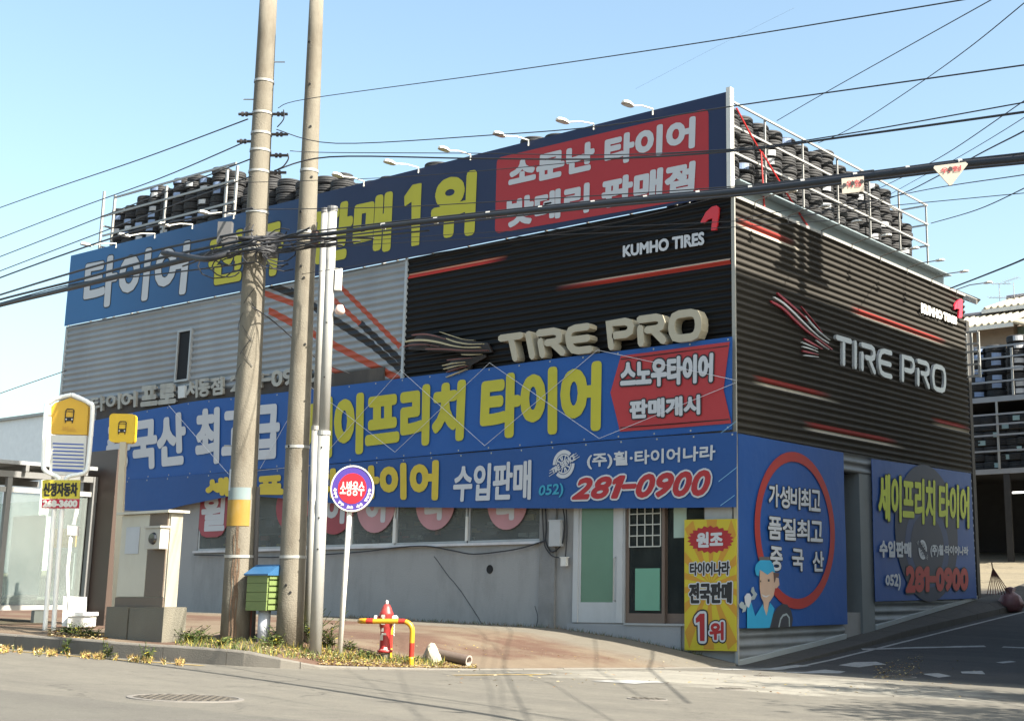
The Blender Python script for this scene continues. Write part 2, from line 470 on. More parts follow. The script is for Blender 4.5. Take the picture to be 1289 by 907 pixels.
xs = [-900, -400, -200, -120, -80, -60, -50]+[-45+i*1.0 for i in range(56)]+[15, 25, 50, 120, 400, 900]
ys = [-600, -200, -60, -20, -8]+[-4+i*.6 for i in range(85)]+[50, 56, 62, 80, 120, 250, 600, 1500]
def road_z(x, y):                                # sinks under the pavement and the shop so that nothing is flush
    z = G(x, y)
    if -44 < x < -16.5 and 14.5 < y < 34: z -= .6
    return z
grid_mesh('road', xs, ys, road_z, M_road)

# pavement: lofted between the kerb and the foot of the shop
KERB = [(-70, 6.5), (-45, 8.6), (-30, 9.8), (-22, 10.45), (-19.4, 10.69), (-17.1, 10.87), (-16.0, 11.1), (-14.95, 11.42), (-14.5, 11.7), (-14.25, 12.15), (-14.05, 13.4), (-13.98, 14.8), (-14.1, 17.5), (-14.42, 21.6), (-14.62, 22.9)]
KH = [.2, .2, .2, .2, .2, .2, .2, .19, .12, .05, .03, .025, .02, .015, .012]
ZW = [(-90, 1.3), (-45, 1.2), (-27.3, 1.06), (-19.5, .87), (-17.5, .67), (-16.14, .47), (-15, .27), (-14.6, .2), (0, .2)]
def zw(x):
    x = min(x, 0)
    for (a, za), (b, zb) in zip(ZW, ZW[1:]):
        if x <= b: return za+(zb-za)*(x-a)/(b-a)
def dense(P, step=.4):
    out = []
    for a, b in zip(P, P[1:]):
        n = max(1, int(math.dist(a[:2], b[:2])/step))
        out += [tuple(u+(v-u)*k/n for u, v in zip(a, b)) for k in range(n)]
    return out+[P[-1]]
KD = dense([(x, y, h) for (x, y), h in zip(KERB, KH)], .35)
arc = [0]
for a, b in zip(KD, KD[1:]): arc.append(arc[-1]+math.dist(a[:2], b[:2]))
def inner(i):
    x, y, h = KD[i]
    if x < -20 and y < 11: return x
    i0 = next(k for k, p in enumerate(KD) if p[0] >= -20)
    return -20+(arc[i]-arc[i0])/(arc[-1]-arc[i0])*(20-14.9)
W_ = .16
mb = MB(); NV = 16
vs = []
for i, (x, y, h) in enumerate(KD):
    j, k = max(i-1, 0), min(i+1, len(KD)-1)
    d = Vector((KD[k][0]-KD[j][0], KD[k][1]-KD[j][1])).normalized(); nx, ny = -d.y, d.x
    zk = G(x, y)+h-.004
    xi = inner(i)
    for q in range(NV+1):
        t = q/NV
        px_, py_ = x+nx*W_*.9, y+ny*W_*.9
        vx, vy = px_+(xi-px_)*t, py_+(YA+.1-py_)*t
        md = .17*math.exp(-((vx+16.1)/1.0)**2-((vy-12.75)/.55)**2)
        bumpy = md+.012*math.sin(vx*1.7+vy)*math.sin(vy*1.3)*min(1, 4*t*(1-t))
        vs.append((vx, vy, zk+(zw(xi)-zk)*t+bumpy+.05*math.sin(math.pi*t)*(1 if x < -15 else .3)))
fs = [(i*(NV+1)+q, (i+1)*(NV+1)+q, (i+1)*(NV+1)+q+1, i*(NV+1)+q+1) for i in range(len(KD)-1) for q in range(NV)]
mb.add(vs, fs)
def pavement_material():
    m = bpy.data.materials.new('pavement_surface'); m.use_nodes = True
    n, l = m.node_tree.nodes, m.node_tree.links
    b = n['Principled BSDF']; b.inputs['Roughness'].default_value = .92; b.inputs['Specular IOR Level'].default_value = .2
    g = n.new('ShaderNodeNewGeometry'); sp = n.new('ShaderNodeSeparateXYZ'); l.new(g.outputs['Position'], sp.inputs[0])
    def N(sc, det=7, ro=.65):
        x = n.new('ShaderNodeTexNoise'); x.inputs['Scale'].default_value = sc; x.inputs['Detail'].default_value = det; x.inputs['Roughness'].default_value = ro
        l.new(g.outputs['Position'], x.inputs['Vector']); return x.outputs['Fac']
    def MX(f, a, c):
        x = n.new('ShaderNodeMix'); x.data_type = 'RGBA'
        l.new(f, x.inputs['Factor'])
        for nm, v in (('A', a), ('B', c)):
            if isinstance(v, tuple): x.inputs[nm].default_value = (*v, 1)
            else: l.new(v, x.inputs[nm])
        return x.outputs['Result']
    def MR(v, a, b_, c=0, d=1):
        x = n.new('ShaderNodeMapRange'); x.inputs['From Min'].default_value = a; x.inputs['From Max'].default_value = b_; x.inputs['To Min'].default_value = c; x.inputs['To Max'].default_value = d
        l.new(v, x.inputs['Value']); return x.outputs[0]
    red = MX(N(2.5), (.078, .045, .033), (.108, .066, .048))
    grey = MX(N(2.0), (.108, .082, .060), (.155, .122, .088))
    c = MX(MR(N(.45, 4), .42, .56), red, grey)
    ad = n.new('ShaderNodeMath'); ad.operation = 'MULTIPLY_ADD'; l.new(N(1.0), ad.inputs[0]); ad.inputs[1].default_value = 1.2; l.new(sp.outputs['Y'], ad.inputs[2])
    c = MX(MR(ad.outputs[0], 20.2, 21.2), c, MX(N(4), (.10, .088, .07), (.16, .145, .12)))
    c = MX(MR(N(30, 3), .6, .72, 0, .5), c, (.22, .19, .14))
    l.new(c, b.inputs['Base Color'])
    bp = n.new('ShaderNodeBump'); bp.inputs['Strength'].default_value = .5; bp.inputs['Distance'].default_value = .012
    l.new(N(70), bp.inputs['Height']); l.new(bp.outputs[0], b.inputs['Normal'])
    return m
side = mb.build('pavement', pavement_material(), smooth=True); tag(side, kind='structure')
BV = BVHTree.FromPolygons(vs, fs)
def gz(x, y):
    h = BV.ray_cast(Vector((x, y, 20)), Vector((0, 0, -1)))
    return h[0].z if h[0] is not None else G(x, y)
def place(px, py):
    """foot point on the pavement seen at this pixel; a pixel just over the kerb slides back onto it"""
    for k in range(60):
        h = BV.ray_cast(Vector(EYE), Vector(ray(px, py-k*.5)).normalized())
        if h[0] is not None: return Vector(h[0])
    return Vector(EYE)+Vector(ray(px, py))*20
def zat(P, px, py):
    """height at which the vertical through P meets image row py"""
    d = Vector(ray(px, py)); t = math.hypot(P[0], P[1])/math.hypot(d.x, d.y); return EYE[2]+d.z*t
def onway(px, py, P):
    d = Vector(ray(px, py)); t = math.hypot(P[0], P[1])/math.hypot(d.x, d.y); return Vector(EYE)+d*t

# kerb stones
kr = thing('kerb', (-16, 11, .8), None, None); kr['kind'] = 'structure'
M_kerb = mat('kerb_concrete', (.125, .115, .10), .9, var=.2, scale=5, bump=.4, bscale=60, dirt=.6, dirtcol=(.10, .09, .08))
def kerb_run(P, step=1.0):
    """P: (x, y, height); stones with a narrow joint between them"""
    D = dense(P, .1); acc = [0]
    for a, b in zip(D, D[1:]): acc.append(acc[-1]+math.dist(a[:2], b[:2]))
    s0 = 0
    while s0 < acc[-1]-.1:
        s1 = min(s0+step, acc[-1])
        idx = [s0+.005+(s1-s0-.01)*q/4 for q in range(5)]
        vs = []; jz = random.uniform(-.006, .006)
        for s in idx:
            x, y, h = (float(np.interp(s, acc, [q[c] for q in D])) for c in range(3))
            i = int(np.interp(s, acc, range(len(acc)))); j, k = max(i-2, 0), min(i+3, len(D)-1)
            d = Vector((D[k][0]-D[j][0], D[k][1]-D[j][1])).normalized(); nx, ny = -d.y, d.x
            z = G(x, y)
            prof = [(0, -.15), (.012, h-.02), (.03, h), (W_, h), (W_, -.15)]
            vs += [(x+nx*a, y+ny*a, z+c+jz) for a, c in prof]
        m = len(prof); fs = []
        for r in range(len(idx)-1):
            fs += [(r*m+c, r*m+(c+1) % m, (r+1)*m+(c+1) % m, (r+1)*m+c) for c in range(m)]
        fs += [tuple(range(m))[::-1], tuple(range((len(idx)-1)*m, len(idx)*m))]
        MB().add(vs, fs).build('kerb_stone', M_kerb, kr)
        s0 = s1
kerb_run([(x, y, h) for (x, y), h in zip(KERB, KH) if x > -46])

# strip, kerb wall and gutter along the side street
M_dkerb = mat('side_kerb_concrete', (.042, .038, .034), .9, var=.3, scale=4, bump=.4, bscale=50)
SB = [(22.98, .235), (27.65, .66), (34.83, 1.47), (36.6, 1.62), (39.5, 2.05), (42, 2.4)]
def sbz(y):
    for (a, za), (b, zb) in zip(SB, SB[1:]):
        if y <= b: return za+(zb-za)*(y-a)/(b-a)
    return SB[-1][1]
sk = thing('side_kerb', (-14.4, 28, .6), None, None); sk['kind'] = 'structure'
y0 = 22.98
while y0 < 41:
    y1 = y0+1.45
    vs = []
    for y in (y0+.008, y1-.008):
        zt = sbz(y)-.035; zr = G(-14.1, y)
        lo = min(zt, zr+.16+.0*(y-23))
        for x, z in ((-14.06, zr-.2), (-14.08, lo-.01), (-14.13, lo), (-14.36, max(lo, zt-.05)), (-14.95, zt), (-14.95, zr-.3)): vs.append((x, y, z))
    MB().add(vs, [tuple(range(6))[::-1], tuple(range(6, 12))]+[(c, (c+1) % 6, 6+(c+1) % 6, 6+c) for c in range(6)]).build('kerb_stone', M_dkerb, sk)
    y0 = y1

# painted markings, manholes, patches
M_line = mat('road_paint', (.25, .25, .245), .8, var=.3, scale=12, dirt=.95, dirtcol=(.12, .12, .12))
M_yline = mat('yellow_road_paint', (.30, .21, .07), .8, var=.25, scale=8, dirt=.7, dirtcol=(.2, .18, .13))
def marking(P, w, m, name='road_marking', lift=.006, jag=0.0):
    D = dense(P, .3); mb = MB(); vs = []
    for i, (x, y) in enumerate(D):
        j, k = max(i-1, 0), min(i+1, len(D)-1)
        d = Vector((D[k][0]-D[j][0], D[k][1]-D[j][1])).normalized()
        for s in (-1, 1):
            ww = w/2*(1+random.uniform(-jag, jag)); X, Y = x-d.y*ww*s, y+d.x*ww*s; vs.append((X, Y, G(X, Y)+lift))
    mb.add(vs, [(2*i, 2*i+2, 2*i+3, 2*i+1) for i in range(len(D)-1)])
    o = mb.build(name, m); tag(o, kind='structure'); return o
def gpt(px, py):
    p = Vector(EYE); d = Vector(ray(px, py)); t = 4.0
    while t < 90:
        q = p+d*t
        if q.z < G(q.x, q.y): return (q.x, q.y)
        t += .01
    return (q.x, q.y)
marking([(-13.72, 23.6), (-13.72, 27), (-13.74, 31), (-13.76, 36.5), (-13.8, 41)], .11, M_line, jag=.15)
marking([gpt(1085, 817), gpt(1150, 815), gpt(1240, 813)], .22, M_line, jag=.3)
marking([gpt(1262, 814), gpt(1289, 815), gpt(1330, 816)], .2, M_line, jag=.3)
marking([gpt(1066, 838), gpt(1088, 835), gpt(1108, 834)], .45, M_line, jag=.4)
marking([gpt(1258, 834), gpt(1275, 832)], .25, M_line, jag=.4)
marking([gpt(905, 842), gpt(965, 842), gpt(1010, 837)], .30, M_line, jag=.4)
marking([gpt(990, 846), gpt(1055, 844)], .5, M_line, jag=.4)
marking([gpt(1170, 850), gpt(1190, 849)], .5, M_line, jag=.4)
marking([gpt(1210, 846), gpt(1238, 846)], .4, M_line, jag=.4)
marking([gpt(775, 859), gpt(805, 857), gpt(832, 858)], .55, M_line, jag=.35)
marking([gpt(635, 846), gpt(700, 849)], .12, M_line, jag=.4)
marking([(-45, 8.25), (-22, 10.02), (-19.4, 10.25), (-16.2, 10.6), (-15.0, 10.9)], .10, M_yline, jag=.4)
marking([(-12.9, 13.2), (-12.9, 15.2)], .09, M_yline, jag=.5)

M_iron = mat('cast_iron', (.085, .075, .062), .7, metal=.5, var=.35, scale=14, bump=.4, bscale=50)
def manhole(px, py, r, label):
    x, y = gpt(px, py); nx = (G(x+.3, y)-G(x-.3, y))/.6; ny = (G(x, y+.3)-G(x, y-.3))/.6
    t = thing('manhole_cover', (x, y, G(x, y)), label, 'manhole cover')
    def Z(a, b, h): return (x+a, y+b, G(x, y)+nx*a+ny*b+h)
    mb = MB(); n = 32; prof = [(r*1.12, -.02), (r*1.10, .007), (r*1.0, .009), (r*.99, .002)]
    mb.add([Z(q*math.cos(2*math.pi*k/n), q*math.sin(2*math.pi*k/n), h) for k in range(n) for q, h in prof], [(k*4+i, ((k+1) % n)*4+i, ((k+1) % n)*4+i+1, k*4+i+1) for k in range(n) for i in range(3)])
    mb.build('rim', mat('rim_concrete', (.13, .12, .11), .9), t)
    mb = MB(); prof = [(0, .006), (r*.98, .006), (r*.98, -.01)]
    mb.add([Z(q*math.cos(2*math.pi*k/n), q*math.sin(2*math.pi*k/n), h) for k in range(n) for q, h in prof], [(k*3+i, ((k+1) % n)*3+i, ((k+1) % n)*3+i+1, k*3+i+1) for k in range(n) for i in range(2)])
    k = int(r/.09)
    for i in range(-k, k+1):
        for j in range(-k, k+1):
            a, b = i*.085, j*.085
            if math.hypot(a, b) < r*.88:
                q = .026; mb.add([Z(a-q, b-q, .006), Z(a+q, b-q, .006), Z(a+q, b+q, .006), Z(a-q, b+q, .006), Z(a-q*.7, b-q*.7, .013), Z(a+q*.7, b-q*.7, .013), Z(a+q*.7, b+q*.7, .013), Z(a-q*.7, b+q*.7, .013)],
                       [(4, 5, 6, 7), (0, 1, 5, 4), (1, 2, 6, 5), (2, 3, 7, 6), (3, 0, 4, 7)])
    mb.build('lid', M_iron, t)
manhole(234, 878.5, .43, 'large round iron manhole cover in the road in front of the kerb')
manhole(1128, 851.5, .34, 'leaf strewn round manhole cover at the mouth of the side street')
manhole(962, 850.5, .16, 'small round valve cover in the road near the shop corner')
manhole(922, 866.5, .20, 'small round valve cover ringed by the pale cement patch')
manhole(815, 879.5, .20, 'small round valve cover in the shadow streak on the road')

# ================================================================== the tyre shop
ZT, ZBN = 12.07, 9.80
XL = -39.72; YR = 34.9
shop = thing('tyre_shop', (-27, 29, .8), 'long two storey tyre shop with grey and black corrugated cladding on a street corner', 'building')
M_wall = mat('painted_wall', (.285, .283, .280), .85, var=.10, scale=1.2, bump=.25, bscale=35, dirt=.65, dirtcol=(.15, .15, .145))
def corrug(u0, u1, z0, z1, pitch, amp, F, zbot=None, seg=10, nu=1, seam=0.9):
    """horizontal corrugation: real wave in z, overlapping sheets along u. zbot(u) trims the foot."""
    mb = MB(); vs = []; fs = []
    us = [u0+(u1-u0)*i/max(1, nu) for i in range(nu+1)] if zbot else [u0, u1]
    n = int((z1-z0)/pitch*seg)+1
    for i, u in enumerate(us):
        for k in range(n+1):
            z = z0+(z1-z0)*k/n
            ph = (z % pitch)/pitch*2*math.pi
            s_ = math.cos(ph); wv = amp*(s_*(1.25-.25*s_*s_))
            zz = z if not zbot else max(z, zbot(u))
            vs.append(F(u, zz, wv))
    lf = Vector(F(0, 0, 1))-Vector(F(0, 0, 0))
    flip = (Vector(F(1, 0, 0))-Vector(F(0, 0, 0))).cross(Vector(F(0, 1, 0))-Vector(F(0, 0, 0))).dot(lf) < 0
    for i in range(len(us)-1):
        for k in range(n):
            f = (i*(n+1)+k, (i+1)*(n+1)+k, (i+1)*(n+1)+k+1, i*(n+1)+k+1)
            fs.append(f[::-1] if flip else f)
    mb.add(vs, fs); return mb
# solid body: walls behind the cladding, with openings only where they are seen
WS, WE, WZ0, WZ1 = -32.4, -20.0, 2.74, 4.3        # window band
D1L, D1R, DZ = -19.05, -17.70, 1.0                 # single door
D2L, D2R = -17.66, -15.62                          # sliding doors
mb = MB()
T = .25
def wallA(x0, x1, z0, z1): mb.box((x0, YA+.02, z0), (x1, YA+T, z1))
wallA(XL, WS, 0, 6.9); wallA(WS, WE, 0, WZ0); wallA(WS, WE, WZ1, 6.9); wallA(WE, D1L, 0, 6.9)
wallA(D1L, D2R, 0, DZ); wallA(D1L, D2R, 3.9, 6.9); wallA(D2R, XB-.05, 0, 6.9)
wallA(XL, XB-.05, 6.902, 9.72)
mb.build('front_wall', M_wall, shop)
# plinth line and the concrete band under the doors
MB().box((D1L-.15, YA-.03, 0), (-16.2, YA+.018, DZ-.03)).build('plinth', mat('plinth_paint', (.27, .275, .285), .85, var=.12, scale=2, dirt=.5, dirtcol=(.2, .2, .2), bump=.2), shop)
mb = MB()
DBL, DBR, DJ = PB(1062, 700)[0], PB(1084, 700)[0], PB(1099.5, 700)[0]      # door recess in the side wall
def wallB(y0, y1, z0, z1): mb.box((XB-T, y0, z0), (XB-.08, y1, z1))
wallB(YA+T+.002, DBL, 0, 9.7); wallB(DBL, DJ, 4.35, 9.7); wallB(DJ, YR, 0, 9.7); mb.build('side_wall', M_wall, shop)
MB().box((XL, YR-.2, 0), (XB-T-.01, YR, 9.7)).build('back_wall', M_wall, shop)
MB().box((XL, YA+T+.01, 0), (XL+.2, YR-.21, 9.7)).build('end_wall', M_wall, shop)
MB().box((XL+.1, YA+.26, 9.72), (XB-.3, YR-.05, 9.86)).build('roof', mat('roof_sheet', (.3, .33, .36), .7), shop)
MB().box((XL+.3, YA+5.5, 0.0), (XB-T-.02, YA+5.6, 9.6)).box((XL+.3, YA+T+.02, 4.4), (XB-T-.02, YA+5.48, 4.5)).box((XL+.3, YA+T+.02, .8), (XB-T-.02, YA+5.48, .9)).build('inner_wall', mat('inner_wall_paint', (.03, .03, .03), .9), shop)
# pilaster with streaks and hairline cracks of the front wall
MB().box((-20.0, YA-.05, .3), (-19.55, YA+.018, 4.2)).build('pilaster', mat('stained_plaster', (.20, .20, .20), .9, var=.3, scale=3, dirt=.85, dirtcol=(.13, .12, .10), bump=.3), shop)
M_crack = mat('crack_dark', (.07, .07, .075), .95)
def wallline(P, w, name='crack'):
    mb = MB(); P = curve_pts(P, 3); P = [(a+random.uniform(-.02, .02), b) for a, b in P]
    mb.tube([(a, YA+.018, b) for a, b in P], w, seg=5); return mb.build(name, M_crack, shop)
wallline([PA(546, 700), PA(560, 720), PA(575, 738), PA(590, 758), PA(606, 784)], .011)
wallline([PA(672, 762), PA(676, 775), PA(674, 790)], .008)
# little hole in the wall
MB().lathe([(0, 0), (.075, 0), (.09, .012), (.1, 0)], (PA(616, 716)[0], YA+.012, PA(616, 716)[1]), 16, axis='y').build('vent_hole', M_dark, shop)

# claddings
S_A = []
def sa(p, q, hw, col, f0=0, f1=0): S_A.append((PA(*p), PA(*q), hw, col, f0, f1))
OR, BK = (.36, .06, .025), (.010, .010, .012)
sa((334, 369), (373, 383), .075, OR); sa((418, 374), (455, 408), .065, OR); sa((430, 361), (506, 437), .065, OR)
sa((340, 391), (505, 478), .09, OR); sa((400, 455), (452, 481), .07, OR)
sa((340, 358), (372, 371), .10, BK); sa((366, 366), (470, 434), .10, BK); sa((466, 431), (512, 470), .09, BK); sa((455, 407), (514, 461), .085, BK)
M_gclad = stripe_mat('grey_corrugated', (.262, .285, .305), S_A, ('X', 'Z'), rough=.55, dirt=.22, dirtcol=(.20, .19, .18), sheet=1.83)
DIV = PA(514.4, 327)[0]
corrug(XL, DIV-.02, 4.9, 9.82, .18, .022, FA(.045)).build('grey_cladding', M_gclad, shop, True)
MB().box((DIV-.03, YA-.085, 6.75), (DIV+.05, YA-.018, 9.82)).build('cladding_trim', mat('trim_grey', (.36, .39, .41), .5, var=.08), shop)
MB().box((XL-.04, YA-.085, 3.9), (XL+.03, YA+.06, 9.79)).build('cladding_trim', MATS['trim_grey'], shop)
S_A2 = []
for (p, q, hw, c, f0, f1) in [((516, 348.5), (641, 324.5), .06, (.42, .03, .02), 0, .8), ((516, 346.2), (641, 322.5), .014, (.5, .3, .22), 0, .8),
                              ((700, 364), (921, 329), .06, (.33, .03, .02), 1.5, 0), ((700, 361.2), (921, 326.5), .02, (.42, .3, .22), 1.5, 0)]:
    S_A2.append((PA(*p), PA(*q), hw, c, f0, f1))
M_bclad = stripe_mat('black_corrugated_front', (.0045, .0045, .0048), S_A2, ('X', 'Z'), rough=.5, spec=.22, sheet=.92)
corrug(DIV+.05, XB+.0, 6.6, 9.82, .15, .02, FA(.045)).build('black_front_cladding', M_bclad, shop, True)
S_B = []
RD, WT = (.20, .03, .025), (.40, .36, .30)
for p, q, hw in (((926, 276), (1000, 312), .07), ((1070, 388), (1190, 421), .07), ((946, 474), (1046, 497), .06), ((1010, 532), (1130, 557), .06), ((1172, 527), (1222, 539), .06)):
    p1, q1 = PB(*p), PB(*q)
    S_B.append((p1, (q1[0], p1[1]), hw, RD, .5, .8)); S_B.append(((p1[0], p1[1]-.11), (q1[0]+.5, p1[1]-.11), hw*.6, WT, .6, 1.2))
M_bclad2 = stripe_mat('black_corrugated_side', (.046, .042, .037), S_B, ('Y', 'Z'), rough=.7, spec=.1, sheet=.92, metal=.0)
corrug(YA-.04, YR, 4.80, 9.73, .15, .028, FB(.01)).build('black_side_cladding', M_bclad2, shop, True)
M_glow = mat('grey_corrugated_low', (.17, .185, .20), .6, var=.15, scale=2, dirt=.6, dirtcol=(.1, .1, .1))
corrug(YA-.04, DBL-.02, .2, 4.78, .2, .028, FB(-.02), zbot=lambda u: sbz(u)+.03, nu=24).build('low_side_cladding', M_glow, shop, True)
corrug(DJ, YR, .6, 4.78, .2, .028, FB(-.02), zbot=lambda u: sbz(u)+.03, nu=24).build('low_side_cladding', M_glow, shop, True)
corrug(DBL-.02, DJ, 4.35, 4.78, .2, .028, FB(-.02)).build('low_side_cladding', M_glow, shop, True)
# sloping foot flashing of the side wall
mb = MB()
for a, b in ((YA-.04, DBL), (DJ+.01, YR)):
    n = 8; vs = []
    for i in range(n+1):
        y = a+(b-a)*i/n; z = sbz(y)
        vs += [(XB+.02, y, z-.03), (XB+.035, y, z+.07), (XB-.06, y, z+.09), (XB-.08, y, z-.03)]
    mb.add(vs, [(i*4+c, i*4+(c+1) % 4, i*4+4+(c+1) % 4, i*4+4+c) for i in range(n) for c in range(4)]+[(3, 2, 1, 0), (n*4, n*4+1, n*4+2, n*4+3)])
mb.build('foot_flashing', mat('foot_flashing_grey', (.30, .33, .35), .5, var=.1), shop)
# corner post strips and top caps
MB().box((XB-.03, YA-.09, .25), (XB+.052, YA-.05, 9.74)).build('corner_trim', mat('corner_trim_grey', (.30, .29, .26), .5, var=.1), shop)
MB().box((XB-.12, YA-.04, 9.735), (XB+.06, YR, 9.80)).build('parapet_cap', mat('cap_light', (.30, .29, .27), .5, var=.1), shop)
MB().box((XB-.34, YA+.3, 9.86), (XB-.30, YR-.6, 10.22)).box((XB-.335, YA+.3, 10.221), (XB-.05, YR-.6, 10.25)).build('roof_flashing', mat('pale_blue_flashing', (.20, .245, .265), .45, var=.1, scale=2), shop)
# dirty board behind the raised Korean letters
q = [PA(100, 527), PA(100, 495), PA(400, 462), PA(400, 492)]
zt_, zb_ = 7.35, 6.62
MB().box((-37.6, YA-.11, 6.60), (DIV-.6, YA-.075, 7.12)).build('letter_board', mat('board_brown', (.05, .044, .04), .8, var=.3, scale=2, dirt=.5), shop)

# recess with dark door in the side wall
mb = MB().box((XB-.9, DBL+.01, 1.0), (XB-.86, DBR-.01, 4.34)); mb.build('side_door', mat('dark_door', (.02, .022, .025), .25, var=.2), shop)
mb = MB()
for a, b in ((DBL, DBL+.05), (DBR-.12, DBR-.06)): mb.box((XB-.85, a, 1.0), (XB-.78, b, 4.3))
mb.box((XB-.85, DBL+.05, 2.6), (XB-.79, DBR-.07, 2.66)); mb.build('side_door_frame', M_alu, shop)
MB().box((XB-.95, DBR+.001, .6), (XB-.0, DJ-.01, 4.34)).build('side_jamb', mat('jamb_grey', (.12, .135, .145), .6, var=.12, dirt=.3), shop)
MB().box((XB-.95, DBL, .5), (XB-.06, DBR, 1.0+.18)).build('side_step', mat('step_conc', (.22, .22, .22), .9, bump=.3, dirt=.4), shop)

# narrow upper window in the grey cladding
(x0, z1), (x1, z0) = PA(229.5, 419), PA(239.5, 477)
wn = MB(); fr = .06
for a in ((x0-fr, z0-fr, x0, z1+fr), (x1, z0-fr, x1+fr, z1+fr), (x0, z1, x1, z1+fr), (x0, z0-fr, x1, z0)):
    wn.box((a[0], YA-.12, a[1]), (a[2], YA-.03, a[3]))
wf = wn.build('window', M_alu, shop)
MB().box((x0, YA-.075, z0), (x1, YA-.07, z1)).build('pane', mat('dark_glass', (.012, .014, .02), .06, spec=.8) and mat('dull_dark_glass', (.012, .013, .016), .6, spec=.15), wf)

# window band of the ground floor
M_glassA = clear_glass('window_glass', (.80, .84, .84), .84)
bounds = [WS, PA(318, 650)[0], PA(362, 650)[0], PA(440, 650)[0], PA(497, 650)[0], PA(588, 650)[0], WE]
for i in range(len(bounds)-1):
    a, b = bounds[i]+.02, bounds[i+1]-.02
    mb = MB(); t = .055
    for q in ((a, WZ0, a+t, WZ1), (b-t, WZ0, b, WZ1), (a+t, WZ0, b-t, WZ0+t), (a+t, WZ1-t, b-t, WZ1)):
        mb.box((q[0], YA+.03, q[1]), (q[2], YA+.10, q[3]))
    w_ = mb.build('window', M_alu if i != 3 else M_white, shop)
    MB().box((a+t, YA+.06, WZ0+t), (b-t, YA+.065, WZ1-t)).build('pane', M_glassA, w_)
MB().box((WS-.08, YA-.06, WZ0-.06), (WE+.02, YA+.03, WZ0-.001)).build('window_sill', mat('sill_white', (.5, .5, .52), .6, dirt=.3), shop)
MB().box((PA(586, 650)[0], YA+.0, WZ0+.05), (PA(589, 650)[0], YA+.028, 3.35)).build('mullion', M_white, shop)
MB().box((PA(495, 650)[0], YA+.0, WZ0+.05), (PA(498.5, 650)[0], YA+.028, 3.38)).build('mullion', M_white, shop)

# goods standing behind the window panes
rg = random.Random(4); gm = [mat('goods_pale', (.30, .29, .26), .8), mat('goods_red', (.25, .04, .03), .8), mat('goods_ochre', (.26, .18, .04), .8), mat('goods_dark', (.05, .05, .06), .8), mat('goods_green', (.06, .12, .08), .8)]
mb = MB()
for k in range(95):
    x = rg.uniform(WS+.2, WE-.2); z = rg.uniform(WZ0, WZ0+.75); a, b = rg.uniform(.03, .16), rg.uniform(.04, .17); y = YA+rg.uniform(.3, .8)
    mb.box((x-a, y, z), (x+a, y+.08, z+b), rg.choice([0, 0, 1, 2, 3, 3, 4]))
for z in (WZ0+.0, WZ0+.42, WZ0+.85): mb.box((WS+.1, YA+.30, z-.03), (WE-.1, YA+.85, z-.005), 3)
o = mb.build('shop_goods', gm, shop); o['kind'] = 'stuff'
# single door with green film
df = MB(); 
for q in ((D1L, DZ, D1L+.14, 3.9), (D1R-.16, DZ, D1R, 3.9)): df.box((q[0], YA-.03, q[1]), (q[2], YA+.1, q[3]))
M_dw = mat('door_white', (.42, .43, .44), .5, var=.06, dirt=.3, dirtcol=(.25, .25, .25))
d1 = df.build('door', M_dw, shop)
MB().box((D1L+.14, YA-.005, DZ), (D1R-.16, YA+.06, DZ+.42)).box((D1L+.14, YA-.005, DZ+.42), (D1L+.2, YA+.06, 3.9)).box((D1R-.27, YA-.005, DZ+.42), (D1R-.16, YA+.06, 3.9)).build('leaf_frame', M_dw, d1)
M_green = mat('green_film', (.085, .185, .13), .25, var=.15, scale=1.5, spec=.6)
MB().box((D1L+.2, YA+.01, DZ+.42), (D1R-.27, YA+.03, 3.9)).build('pane', M_green, d1)
hx = D1R-.2; MB().tube([(hx, YA-.01, 1.45), (hx, YA-.07, 1.47), (hx, YA-.07, 2.33), (hx, YA-.01, 2.35)], .014, 8).build('handle', M_steel, d1)
# sliding doors, brown frames
M_brown = mat('brown_frame', (.13, .09, .07), .5, var=.12, dirt=.3)
mid = PA(834, 700)[0]
for a, b, yy in ((D2L+.02, mid+.04, .02), (mid-.02, D2R, .09)):
    mb = MB(); t = .075
    for q in ((a, DZ, a+t, 3.9), (b-t, DZ, b, 3.9), (a+t, DZ, b-t, DZ+.2), (a+t, 3.8, b-t, 3.9)):
        mb.box((q[0], YA+yy, q[1]), (q[2], YA+yy+.045, q[3]))
    d = mb.build('sliding_door', M_brown, shop)
    MB().box((a+t, YA+yy+.02, DZ+.2), (b-t, YA+yy+.024, 3.8)).build('pane', clear_glass('door_glass', (.3, .36, .36), .86), d)
    if yy < .05:
        (gx0, gz1), (gx1, gz0) = PA(792, 647), PA(831, 687)
        g = MB()
        for k in range(5): x = gx0+(gx1-gx0)*k/4; g.box((x-.012, YA+yy-.012, gz0), (x+.012, YA+yy-.001, gz1+.5))
        for k in range(6): z = gz0+(gz1-gz0)*k/3; g.box((gx0, YA+yy-.02, z-.012), (gx1, YA+yy-.0125, z+.012))
        g.build('grille', mat('grille_white', (.42, .42, .38), .6), d)
        (gx0, gz1), (gx1, gz0) = PA(799, 715), PA(829.5, 768)
        MB().box((gx0, YA+yy-.004, gz0), (gx1, YA+yy+.018, gz1)).build('green_sheet', mat('mint_sheet', (.12, .30, .21), .5, var=.08), d)
    else:
        (gx0, gz1), (gx1, gz0) = PA(845, 636), PA(861, 676)
        MB().box((gx0, YA+yy-.004, gz0), (gx1, YA+yy+.018, gz1)).build('paper_sheet', mat('pale_green_paper', (.32, .42, .36), .6), d)
MB().box((D2L-.06, YA-.02, DZ), (D2L+.015, YA+.12, 3.9)).box((D2L+.02, YA-.06, DZ-.04), (D2R+.1, YA+.15, DZ-.002)).build('door_frame', M_alu, shop)
MB().box((D2R+.02, YA-.03, 2.9), (XB-.1, YA+.018, 3.4)).build('shutter_box', M_alu, shop)
